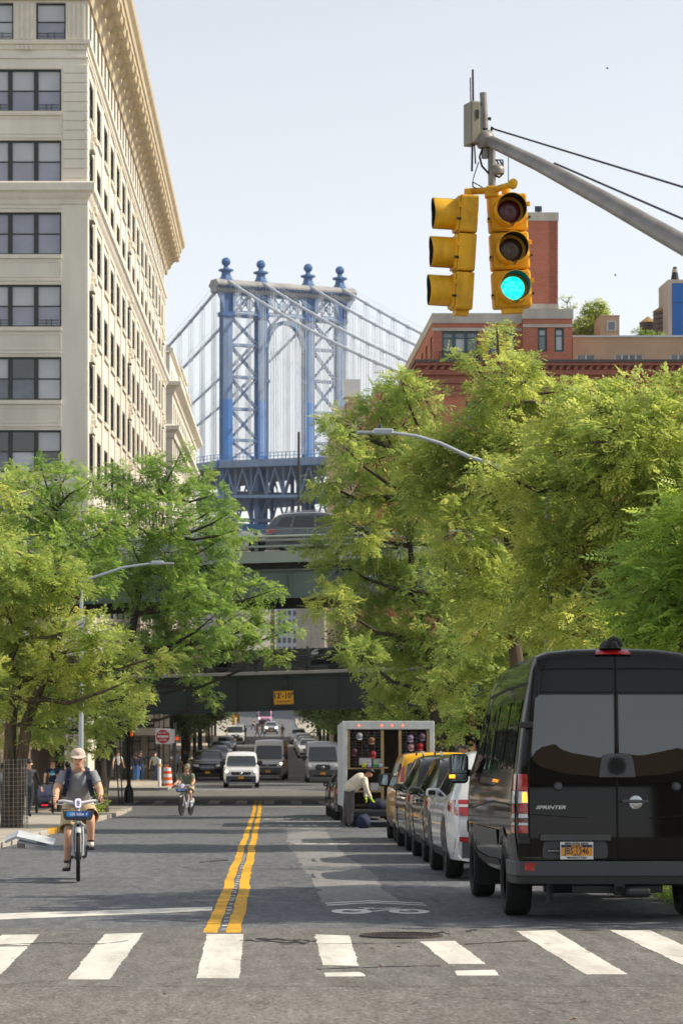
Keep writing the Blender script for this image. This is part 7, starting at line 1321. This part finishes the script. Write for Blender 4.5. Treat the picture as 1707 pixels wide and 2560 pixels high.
def signal(label, c, rz, tilt):
    t = thing('traffic_signal', label, 'traffic signal', c, rz, 'traffic signals on the mast arm'); t.rotation_euler = (0, tilt, rz); h, w, dp = .258, .128, .085
    for k, m in ((0, L_GRN), (1, L_AMB), (2, L_RED)):
        z = -.39 + k * h; o = MB(); o.prism(rpoly([(-w, z + .004), (w, z + .004), (w, z + h - .004), (-w, z + h - .004)], .02), 'Y', -.035, dp); hs_ = o.build('housing_section', SYEL, t, fix=True); bevel(hs_, .006, 2); zc = z + h / 2
        o = MB(); o.prism(rpoly([(-w + .008, z + .012), (w - .008, z + .012), (w - .008, z + h - .012), (-w + .008, z + h - .012)], .02), 'Y', -.052, -.036); bevel(o.build('section_door', SYEL, hs_, fix=True), .005, 2)
        o = MB(); o.lathe([(.0, -.058), (.05, -.066), (.092, -.052)], c=(0, 0, zc), axis='Y', n=32); o.build('lens', m, hs_, smooth=60)
        vb = MB(); n = 36; v = []; L0, L1 = -.05, -.215
        for i in range(n + 1):
            a = R(-80) + R(340) * i / n; low = max(0, math.sin(a)) * .5 + .5; yo = L0 + (L1 - L0) * (.80 + .20 * low)
            for r in (.104, .099): v += [(r * math.cos(a), L0, zc + r * math.sin(a)), (r * math.cos(a), yo, zc + r * math.sin(a))]
        vb.add(v, [q for i in range(n) for q in ((4 * i, 4 * i + 1, 4 * i + 5, 4 * i + 4), (4 * i + 2, 4 * i + 6, 4 * i + 7, 4 * i + 3), (4 * i + 1, 4 * i + 3, 4 * i + 7, 4 * i + 5))], 0); vb.m = [0, 1, 0] * n; vb.build('visor', [SYEL, SDARK], hs_, smooth=50)
        o = MB(); o.lathe([(.092, -.056), (.108, -.058), (.110, -.04)], c=(0, 0, zc), axis='Y', n=32); o.build('lens_ring', SYEL, hs_)
        for s in (-1, 1): o = MB(); o.box(s * w, s * (w + .018), -.05, -.03, zc + s * .05 - .015, zc + s * .05 + .015); o.build('door_latch', SYEL, hs_); MB().tube([(s * (w + .01), -.06, zc - .04), (s * (w + .01), -.03, zc - .04)], .008, 8).build('hinge_pin', PLAS, hs_)
    MB().box(-.07, .07, -.02, .07, -.42, -.388).build('bottom_cap', SYEL, t); MB().lathe([(.03, .384), (.03, .43)], c=(0, .03, 0), n=12).build('top_fitting', SYEL, t); return t
signal('yellow three-lamp traffic signal showing green toward the street', (SX(1274), ds + .02, SZ(626)), R(2), R(-3.0)); signal('yellow three-lamp traffic signal turned side-on beside the green one', (SX(1152), ds + .04, SZ(630)), R(-86), 0)
bpy.data.objects['traffic_signal.001'].rotation_euler = (R(-3.0), R(3), R(-86))
ms = thing('signal_mast', 'grey tapered mast arm with guy rods carrying the traffic signals', 'mast arm', (3.05, 10.3, gz(10.3)))
mo = Vector((3.05, 10.3, gz(10.3))); tip = Vector((SX(1222), ds, SZ(352))); p13 = Vector((xat(1707, 13.0), 13.0, zat(612, 13.0))); d_ = (p13 - tip)
def MP(p): return tuple(Vector(p) - mo)
arm = [tip, tip + d_ * .3 + Vector((0, 0, .02)), tip + d_ * .65 + Vector((0, 0, .015)), p13, tip + d_ * 1.45, tip + d_ * 1.75, Vector((3.05, 10.3, p13.z - .95))]
MB().tube([MP(p) for p in arm], [.040, .045, .050, .055, .062, .068, .074], 16).build('arm', GALV, ms, smooth=50); MB().tube([(0, 0, 0), (0, 0, 1.0), (0, 0, 4.6)], [.13, .12, .09], 16).build('pole', GALV, ms, smooth=50); MB().lathe([(.22, 0), (.22, .35), (.15, .5)], n=16).build('pole_base', GALV, ms)
for a, b, nm in ((at(1232, 322, 16.1), at(1707, 468, 13.0), 'guy_rod'), (at(1385, 408, 14.9), at(1707, 548, 12.9), 'guy_rod')): e = a + (b - a) * 2.2; MB().tube([MP(a), MP(b), MP(e)], .0065, 6).build(nm, CABLE, ms)
o = MB(); o.lathe([(.004, .062), (.04, .055), (.062, .02), (.066, -.01), (.058, -.04), (.048, -.06)], c=MP(at(1212, 348, ds)), n=20); o.build('end_cap', GALV, ms, smooth=60)
o = MB(); o.tube([MP(at(1228, 372, ds)), MP(at(1229, 470, ds))], .026, 12); o.tube([MP(at(1212, 372, ds)), MP(at(1211, 396, ds))], .024, 10); o.build('drop_pipe', GALV, ms, smooth=50)
o = MB(); c = at(1242, 422, ds); o.lathe([(.045, -.035), (.05, -.01), (.045, .01), (.02, .03)], c=MP(c), n=14); br_ = o.build('cable_junction', GALV, ms, smooth=50); o = MB(); [o.tube([MP(at(1232 + k * 8, 400, ds)), MP(at(1238 + k * 8, 412, ds))], .006, 5) for k in range(3)]; o.tube([MP(at(1232, 400, ds)), MP(at(1256, 400, ds)), MP(at(1257, 436, ds))], .006, 5); o.build('junction_bracket', IRONB, br_)
for pts, r in ((((1205, 372), (1198, 392), (1204, 415), (1222, 435), (1248, 443), (1258, 432)), .0075), (((1196, 405), (1184, 440), (1181, 455), (1205, 468)), .004), (((1181, 455), (1181, 466), (1190, 472)), .005), (((1270, 388), (1270, 462)), .003)): MB().tube([MP(at(x, y, ds - .01)) for x, y in pts], r, 6).build('cable', CABLE, ms, smooth=60)
o = MB(); o.tube([MP(at(1160, 479, ds + .05)), MP(at(1230, 476, ds + .03)), MP(at(1282, 460, ds - .25))], [.022, .024, .02], 12); hb2 = o.build('signal_bracket', SYEL, ms, smooth=50); o = MB(); c = at(1229, 478, ds); v = Vector(MP(c)); o.box(v.x - .045, v.x + .045, v.y - .05, v.y + .06, v.z - .045, v.z + .03); bevel(o.build('bracket_hub', SYEL, hb2), .012, 2); o = MB(); o.lathe([(.0, -.01), (.03, -.008), (.034, .04)], c=MP(at(1282, 458, ds - .26)), axis='Y', n=14); o.build('bracket_cap', SYEL, hb2, smooth=50)
at_ = thing('antenna_unit', 'olive grey antenna box with black whip aerials at the mast tip', 'antenna', tuple(at(1185, 310, ds))); c0 = at(1185, 310, ds); AP = lambda px, py, dy=0: tuple(at(px, py, ds + dy) - c0)
o = MB(); o.box(AP(1169, 0)[0], AP(1194, 0)[0], -.05, .09, AP(0, 362)[2], AP(0, 256)[2]); q = bevel(o.build('box', OLV, at_), .008, 2); q.rotation_euler = (0, 0, R(18)); o = MB(); o.box(AP(1196, 0)[0], AP(1205, 0)[0], -.03, .07, AP(0, 345)[2], AP(0, 268)[2]); o.build('mount_plate', GALV, at_); MB().box(.005, .028, -.055, -.045, .03, .085).build('data_label', PLASG, at_)
for a, b, r in (((1182, 256), (1181, 174), .007), ((1176, 258), (1175, 194), .004), ((1180, 362), (1179, 428), .007), ((1185, 360), (1188, 410), .005)): MB().tube([AP(*a, -.01), AP(*b, -.01)], r, 8).build('whip_aerial', CABLE, at_)
o = MB(); o.tube([AP(1207, 232), AP(1211, 322)], .024, 14); o.build('sensor_tube', GALV, at_, smooth=50); o = MB(); o.tube([AP(1200, 322), AP(1225, 330), AP(1230, 318)], .012, 8); o.tube([AP(1222, 300), AP(1224, 294)], .012, 8); o.build('clamp', IRONB, at_)
# ================================================================== street lamps
LAMPG = pm('lamp_grey_paint', '#a9b2bb', .4, .1, 4, metal=.2)
def street_lamp(label, base, top, arm, headlen, hz):
    b = Vector(base); t = thing('street_lamp', label, 'street lamp', base, group='street lamps'); L = lambda p: tuple(Vector(p) - b)
    MB().tube([(0, 0, 0), (0, 0, 1.1), L(top)], [.10, .085, .055], 14).build('pole', LAMPG, t, smooth=50); MB().lathe([(.2, 0), (.2, .5), (.14, .75), (.10, .85)], n=12).build('base', LAMPG, t); MB().tube([L(p) for p in arm], [.045, .042, .038, .034, .03][:len(arm)], 10).build('arm', LAMPG, t, smooth=50)
    e = Vector(arm[-1]) - b; dr = (Vector(arm[-1]) - Vector(arm[-2])); s = 1 if dr.x > 0 else -1; o = MB(); o.box(e.x - s * .05, e.x + s * headlen * .52, e.y - .10, e.y + .10, e.z - .045, e.z + .075); hd_ = bevel(o.build('lamp_head', LAMPG, t), .03, 3); o = MB(); o.box(e.x + s * headlen * .5, e.x + s * headlen, e.y - .15, e.y + .15, e.z - .03, e.z + .02); bevel(o.build('led_panel', LAMPG, hd_), .012, 2); MB().box(e.x + s * headlen * .54, e.x + s * headlen * .96, e.y - .12, e.y + .12, e.z - .036, e.z - .031).build('lens', CLEARL, hd_); MB().lathe([(.035, .0), (.035, .09), (.02, .10)], c=(e.x + s * headlen * .3, e.y, e.z + .07), n=12).build('photocell', PLASG, hd_); return t
dl = 75.0; street_lamp('tall grey street lamp on the pavement behind the cyclist', (xat(203, dl), dl, gz(dl) + .11), at(205, 1445, dl), [at(205, 1452, dl), at(250, 1438, dl), at(310, 1418, dl), at(382, 1408, dl)], .66, 0)
dr_ = 48.0; street_lamp('grey street lamp reaching out of the trees over the parked cars', (5.6, dr_, gz(dr_) + .11), Vector((5.6, dr_, zat(1200, dr_))), [Vector((5.6, dr_, zat(1206, dr_))), at(1170, 1141, dr_), at(1100, 1108, dr_), at(1040, 1090, dr_), at(976, 1081, dr_)], .68, 0)
o = thing('light_pole', 'slim dark pole standing on the far side of the upper viaduct deck', 'pole', (xat(747, 110.2), 110.2, ZU + .7)); MB().tube([(0, 0, 0), (0, 0, zat(1080, 110.2) - ZU - .7)], .06, 10).build('shaft', pm('pole_brown', '#2c2526', .5, .2, 3), o); MB().lathe([(.16, 0), (.16, .1), (.1, .12)], n=12).build('base', IRONB, o)
dfl = 190.0; o = thing('light_pole', 'pale thin lamp pole among the trees beyond the viaduct', 'pole', (xat(530, dfl), dfl, gz(dfl) + .1)); MB().tube([(0, 0, 0), (0, 0, 7.5)], [.11, .07], 10).build('shaft', LAMPG, o); MB().lathe([(.2, 0), (.2, .5), (.12, .6)], n=12).build('base', LAMPG, o)
# ================================================================== signs and signals at the far corner
dn = 127.0; sgn = thing('no_entry_sign', 'white square sign with red disc lettered DO NOT ENTER', 'sign', (xat(408, dn), dn, gz(dn) + .02)); SIGNW = pm('sign_white', '#d9dadb', .5, .05, 4); SIGNR = pm('sign_red', '#c01824', .5, .05, 4); zc = zat(1842, dn) - gz(dn)
MB().tube([(0, .04, 0), (0, .04, zc + .5)], .035, 8).build('post', pm('post_dark_green', '#1c2a26', .5, .2, 4), sgn); bevel(MB().box(-.40, .40, -.012, .012, zc - .40, zc + .40).build('panel', SIGNW, sgn), .03, 2); o = MB(); o.lathe([(0, -.018), (.36, -.018), (.36, -.013)], c=(0, 0, zc), axis='Y', n=40); o.build('red_disc', SIGNR, sgn); MB().box(-.30, .30, -.026, -.020, zc - .06, zc + .06).build('white_bar', SIGNW, sgn)
for s, z in (('DO NOT', .19), ('ENTER', -.19)): q = text(s, .15, SIGNW, sgn, bold=.004); q.location = (0, -.022, zc + z); q.rotation_euler = (R(90), 0, 0); q.scale = (.85, 1, 1)
MB().box(.42, .62, .0, .02, zc - .35, zc + .38).build('back_panel', SIGNW, sgn)
def ped_pole(label, x, y, h, heads):
    t = thing('signal_pole', label, 'signal pole', (x, y, gz(y) + .1)); MB().lathe([(.20, -.2), (.20, .35), (.13, .55), (.085, .65), (.075, h)], n=14).build('pole', pm('post_black_green', '#10181a', .5, .2, 4), t, smooth=40)
    for dx, z, w, hh, m in heads:
        hd_ = bevel(MB().box(dx - w / 2, dx + w / 2, -.16, .12, z - hh / 2, z + hh / 2).build('signal_head', IRONB, t), .03, 2)
        if m: MB().box(dx - w * .32, dx + w * .32, -.17, -.162, z - hh * .3, z + hh * .3).build('symbol', m, hd_)
        MB().tube([(0, 0, z), (dx, 0, z)], .03, 8).build('bracket', IRONB, t)
    return t
HANDO = pm('orange_hand', '#d8521a', .4, 0, emit='#ff5a18', es=.25)
ped_pole('dark pedestrian signal pole with flared base at the pavement corner', xat(322, 100), 100.2, 3.3, ((-.42, 2.75, .42, .42, None), (.14, 2.8, .2, .36, HANDO)))
ped_pole('slim signal pole with lit orange hand at the far corner', xat(438, 131), 131, 3.4, ((.12, 2.55, .3, .32, HANDO),))
t = thing('sapling_stakes', 'pair of thin leaning dark stakes beside the pedestrian signal pole', 'stakes', (xat(298, 98), 98, gz(98) + .1)); MB().tube([(.02, 0, -.2), (-.28, .1, 4.2)], .03, 6).build('stake', IRONB, t); MB().tube([(.14, 0, -.2), (-.02, 0, 4.4)], .03, 6).build('stake', IRONB, t)
db_ = 128.5; bl_ = thing('traffic_barrel', 'orange and white striped traffic barrel beside the no entry sign', 'traffic barrel', (xat(418, db_), db_, gz(db_) + .02)); ORG = pm('barrel_orange', '#e0581c', .5, .08, 4)
for k in range(6): z = .08 + k * .165; r = .31 - k * .017; MB().lathe([(r, z), (r - .012, z + .16), (r - .03, z + .165)], n=22).build('stripe', ORG if k % 2 == 0 else SIGNW, bl_, smooth=40)
MB().lathe([(.36, 0), (.36, .07), (.3, .08)], n=22).build('base', RUBBER, bl_); MB().lathe([(.19, 1.07), (.05, 1.09), (.05, 1.2)], n=16).build('handle_top', ORG, bl_)
t = thing('bollard', 'white plastic bollard in front of the orange barrel', 'bollard', (xat(399, 126.2), 126.2, gz(126.2) + .02)); MB().lathe([(.12, 0), (.12, .05), (.085, .07), (.085, 1.5), (.05, 1.55)], n=16).build('post', SIGNW, t, smooth=40); MB().lathe([(.088, 1.15), (.088, 1.3)], n=16).build('band', SIGNY, t)
def far_signal(label, px, py, d):
    c = at(px, py, d); t = thing('traffic_signal', label, 'traffic signal', c, 0, 'far traffic signals'); MB().box(-.16, .16, -.1, .1, -.5, .5).build('housing', SYEL, t)
    for k in (-1, 0, 1): o = MB(); o.lathe([(.13, -.3), (.13, -.1)], c=(0, 0, k * .32), axis='Y', n=14); o.build('visor', SYEL, t)
    MB().tube([(0, .1, .3), (0, .12, 1.4), (-3.2, .12, 1.6), (-3.2, .12, gz(d) - c.z)], .06, 6).build('arm', LAMPG, t); return t
far_signal('small yellow traffic signal among the leaves far down the street', 584, 1800, 262); far_signal('second small yellow traffic signal beside it far down the street', 596, 1796, 268)
# ================================================================== tree guard, broken barrier board
GW = pm('guard_wire', '#9a9a96', .4, .1, 6, metal=.6); dg = 59.0; tg = thing('tree_guard', 'wire mesh guard wrapped round the trunk beside the kerb', 'tree guard', (xat(22, dg), dg, gz(dg) + .1))
o, q = MB(), MB()
for k in range(26): a = 2 * math.pi * k / 26; o.tube([(.48 * math.cos(a), .42 * math.sin(a), 0), (.46 * math.cos(a), .42 * math.sin(a), 1.72)], .005, 4)
o.build('upright_wires', GW, tg)
for k in range(17): q.tube([(.48 * math.cos(a), .42 * math.sin(a), .03 + k * .104) for a in np.linspace(0, 2 * math.pi, 33)], .005, 4)
q.build('hoop_wires', GW, tg)
bp_ = gnd(105, 2120); bb_ = thing('barrier_board', 'broken white barrier board lying across the kerb on a concrete block', 'barrier board', tuple(bp_ + Vector((0, 0, 0)))); BWD = pm('board_white', '#b9bec4', .6, .2, 4)
bx_ = lambda px, py: at(px, py, bp_.y) - bp_
def board(a, b, w, th, nm): MB().bar(tuple(a), tuple(b), w, th, up=(0, -.3, 1)).build(nm, BWD, bb_)
board(bx_(15, 2100) + Vector((0, .1, 0)), bx_(45, 2086) + Vector((0, .05, 0)), .30, .05, 'board_end'); board(bx_(45, 2086), bx_(137, 2107), .32, .05, 'board'); board(bx_(48, 2099), bx_(135, 2113), .28, .03, 'lower_board'); MB().box(bx_(45, 0).x, bx_(62, 0).x, -.1, .25, -.05, .13).build('concrete_block', CWALL2, bb_); o = MB(); [o.box(.012 * k + .003 * (k % 3), .012 * k + .010, -.004, .004, -.012 - .004 * (k % 2), .014) for k in range(16)]; q = o.build('worn_stencil', SIGNK, bb_); q.location = tuple(bx_(95, 2104) + Vector((0, -.17, .0))); q.rotation_euler = (R(-15), R(13), 0)
# ================================================================== vendor truck with its back open
dt_ = 65.0; TC = (xat(971, dt_), dt_, gz(dt_)); tr = thing('vendor_truck', 'white box truck with open back full of racks and wares', 'truck', TC); tr.rotation_euler = (-math.atan(.061), 0, 0)
BOXW = pm('truck_white', '#c3c7ca', .45, .12, 3); BOXI = pm('truck_inside', '#3b2c20', .85, .2, 3); WOODB = pm('shelf_wood', '#a98f6a', .8, .18, 5); xw_ = 1.225
MB().box(-xw_, -xw_ + .05, .02, 5.2, .55, 2.80).build('side_wall', BOXW, tr); MB().box(xw_ - .05, xw_, .02, 5.2, .55, 2.80).build('side_wall', BOXW, tr); MB().box(-xw_ + .001, xw_ - .001, .02, 5.2, 2.80, 2.86).build('roof', BOXW, tr); MB().box(-xw_ + .05, xw_ - .05, 5.14, 5.19, .55, 2.80).build('front_wall', BOXW, tr); MB().box(-xw_ + .05, xw_ - .05, .02, 5.14, .55, .62).build('floor', BOXI, tr)
o = MB(); o.box(-xw_ - .02, -xw_ + .11, -.03, .02, .50, 2.865); o.box(xw_ - .11, xw_ + .02, -.03, .02, .50, 2.865); o.box(-xw_ + .11, xw_ - .11, -.03, .02, 2.64, 2.865); bevel(o.build('rear_frame', BOXW, tr), .01, 1)
for px in (897, 954, 980, 1007): o = MB(); o.lathe([(0, -.02), (.02, -.016), (.026, 0)], c=((px - 971) / 92.3, -.032, 2.74), axis='Y', n=12); o.build('marker_lamp', pm('marker_lit', '#ff5a30', .3, 0, emit='#ff5020', es=2.0), tr)
MB().box(-xw_ + .06, xw_ - .06, 1.0, 1.04, .62, 2.64).build('back_board', BOXI, tr)
for x in (-.16, -.10 + .42, -1.08, 1.08): MB().box(x - .04, x + .04, .03, .09, 1.60 if abs(x) > 1 else .62, 2.62).build('upright', WOODB, tr)
for x0, x1_, z in ((-1.11, -.12, 1.60), (.36, 1.11, 1.60), (-1.11, -.12, .98), (-.2, .0, 1.62)): MB().box(x0, x1_, .02, .75, z - .04, z).build('shelf', WOODB, tr)
o = MB()
for x0, x1_ in ((-1.05, -.2), (.36, 1.05)):
    for k in range(12): o.tube([(x0, .10, 1.68 + k * .08), (x1_, .10, 1.68 + k * .08)], .005, 4)
    for k in range(6): x = x0 + (x1_ - x0) * k / 5; o.tube([(x, .10, 1.66), (x, .10, 2.6)], .005, 4)
o.build('wire_rack', GALV, tr)
MB().box(-xw_ + .02, xw_ - .02, -.75, 0, .42, .48).build('tail_board', PLASG, tr); MB().box(-xw_, xw_, -.78, -.72, .30, .42).build('bumper', IRONB, tr); MB().box(-1.1, 1.1, .5, 5, .40, .55).build('chassis', PLAS, tr)
for y in (.9, 5.9):
    for s in (-1, 1): wheel(tr, s * .98, y, .38, .26, 0, s)
MB().box(-1.0, 1.0, 5.25, 6.6, .45, 2.1).build('cab', BOXW, tr)
HT = [('red cap hanging on the rack of the vendor truck', '#8a2228', -.42, 1.98), ('pale grey cap high on the rack of the vendor truck', '#8d929c', -.78, 2.48), ('tan cap on the upper rack of the vendor truck', '#7e5c40', -.45, 2.36), ('dark plum cap on the rack near the truck side', '#4a2038', -.92, 2.05), ('bright red cap on the racks by the trees', '#9a1820', .86, 2.20), ('pink cap beside the bright red one', '#a88088', .62, 2.18), ('blue cap low on the racks by the trees', '#2a3c80', .52, 1.95), ('white cap low on the racks by the trees', '#c8cccc', .92, 1.98), ('lilac cap high on the racks by the trees', '#7c6c88', .60, 2.42), ('black cap in the middle of the first rack', '#16161a', -.60, 2.18), ('mauve cap high near the frame edge', '#5c485c', .92, 2.46)]
for k in range(18): HT.append(('%s cap in the %s row of the %s rack, %s along' % (('dark', 'brown', 'navy')[k % 3], ('top', 'middle', 'bottom')[(k // 3) % 3], ('first', 'second')[k // 9], ('nearest the frame', 'midway', 'nearest the post')[k % 3]), ('#1b1a1e', '#3a2b22', '#1a2236')[k % 3], (-.95 + .32 * (k % 3) if k < 9 else .44 + .26 * (k % 3)), 2.54 - .24 * ((k // 3) % 3) - .03 * (k % 2)))
trm = Matrix.Translation(TC) @ Matrix.Rotation(-math.atan(.061), 4, 'X'); HG = 'caps hung in the vendor truck'
for lab, c, x, z in HT:
    o = MB(); o.lathe([(.085, -.05), (.09, -.01), (.08, .035), (.045, .065), (.005, .072)], n=14); p = trm @ Vector((x, .02 if HT.index((lab, c, x, z)) < 11 else .17, z)); h = thing('cap', lab, 'cap', p, group=HG); h.rotation_euler = (R(35), 0, 0); o.build('crown', cloth(c), h, smooth=60); MB().prism([(.085 * math.cos(a), -.05 - .10 * math.sin(a)) for a in np.linspace(0, math.pi, 9)], 'Z', -.055, -.045).build('peak', cloth(c), h)
for lab, c, x, z, w, hh in (('white carton on the middle shelf of the vendor truck', '#c8cacb', -.62, 1.77, .34, .20), ('pale carton beside the white one on the truck shelf', '#aeb4b4', -.30, 1.76, .22, .18), ('yellow box on the lower edge of the truck shelf', '#b8ac2c', -.66, 1.62, .12, .10), ('green box on the lower edge of the truck shelf', '#4f8a4c', -.36, 1.62, .12, .10), ('lilac box on the lower edge of the truck shelf', '#a99cc0', -.52, 1.62, .11, .09), ('blue-white box on the lower edge of the truck shelf', '#8fa0c0', -.22, 1.62, .11, .09), ('white bag heap on the low shelf of the truck', '#b8babc', -.32, 1.09, .34, .2)):
    o = MB(); o.box(-w / 2, w / 2, -.08, .08, -hh / 2 + .0, hh / 2); p = trm @ Vector((x, -.02 if hh < .12 else .16, z + (.04 if hh < .12 else 0))); q = bevel(o.build('merchandise_box', cloth(c), None, loc=p), .01, 2); tag(q, lab, 'box', 'boxes in the vendor truck')
def sack(label, p, s, m, seed):
    r_ = random.Random(seed); bm = bmesh.new(); bmesh.ops.create_icosphere(bm, subdivisions=3, radius=1)
    for v in bm.verts: k = 1 + .16 * math.sin(v.co.x * 4 + seed) * math.cos(v.co.y * 5 + seed * 2) + r_.uniform(-.04, .04); v.co = Vector((v.co.x * s[0] * k, v.co.y * s[1] * k, max(-.85, v.co.z) * s[2] * k))
    me = bpy.data.meshes.new('bag'); bm.to_mesh(me); bm.free(); me.materials.append(m); me.polygons.foreach_set('use_smooth', [True] * len(me.polygons)); return tag(link('cloth_bag', me, None, p), label, 'bag', 'bags behind the vendor truck')
sack('dark blue bundle the vendor is folding on the tail board', trm @ Vector((-.25, -.45, .60)), (.28, .22, .16), cloth('#1b2438'), 2); sack('black bag on the tail board behind the dark blue bundle', trm @ Vector((.08, -.35, .64)), (.2, .2, .2), cloth('#121318'), 4); sack('navy bag standing on the road by the vendor', (xat(908, 63.2), 63.25, gz(63.2) + .17), (.2, .18, .2), cloth('#1a2340'), 6)
# birds far up in the sky
for lab, px, py in (('tiny dark bird high over the signal arm', 1517, 171), ('tiny dark bird above the roofs beside the brick shaft', 1537, 688)):
    c = at(px, py, 160); b = thing('bird', lab, 'bird', c); o = MB(); o.lathe([(.0, -.10), (.03, -.05), (.035, .02), (.015, .09), (.0, .14)], axis='X', n=8); o.add([(-.02, 0, .02), (.04, 0, .02), (.0, .18, .07), (-.06, .16, .06)], [(0, 1, 2, 3)]); o.add([(-.02, 0, .02), (.04, 0, .02), (.0, -.18, .07), (-.06, -.16, .06)], [(3, 2, 1, 0)]); o.build('body', IRONB, b)
# what stands behind the camera and shows in the van's rear windows: a tan overpass, houses and a tree
bo_ = thing('rear_overpass', 'tan concrete overpass behind the viewpoint mirrored in the van windows', 'overpass'); CT_ = pm('tan_concrete', '#9a8266', .9, .15, .8)
MB().box(-40, 40, -50, -45, 7.0, 9.4).box(-40, 40, -45.3, -45.0, 9.4, 10.3).build('deck', CT_, bo_); [MB().box(x - .8, x + .8, -49, -46, -.5, 7.0).build('pier', CT_, bo_) for x in (-24, -11, 2, 16)]
tree('street_tree', 'dark tree behind the viewpoint mirrored in the van window', (-3.0, -30, 0), [(Vector((-3.0 + math.cos(k * 2.1) * 1.8, -30 + math.sin(k * 2.1) * 1.8, 5.0 + (k % 5) * 1.7)), 1.5) for k in range(12)], LF_D, FRF, .5, .5, seed=77, bark=BARK2, group='street trees', cluster=8)
# ================================================================== thin summer haze
hz = MB().box(-430, 430, -90, 1110, -17.5, 95).build('haze', pm('tmp_haze', '#ffffff', .5, 0)); hm = bpy.data.materials.new('haze_air'); hm.use_nodes = True; ht = hm.node_tree; ht.nodes.remove(ht.nodes['Principled BSDF'])
pv = ht.nodes.new('ShaderNodeVolumePrincipled'); pv.inputs['Color'].default_value = (.93, .96, 1, 1); pv.inputs['Density'].default_value = .00009; pv.inputs['Anisotropy'].default_value = .2; ht.links.new(pv.outputs[0], ht.nodes['Material Output'].inputs['Volume'])
hz.data.materials.clear(); hz.data.materials.append(hm); tag(hz, kind='stuff'); SC.cycles.volume_bounces = 0
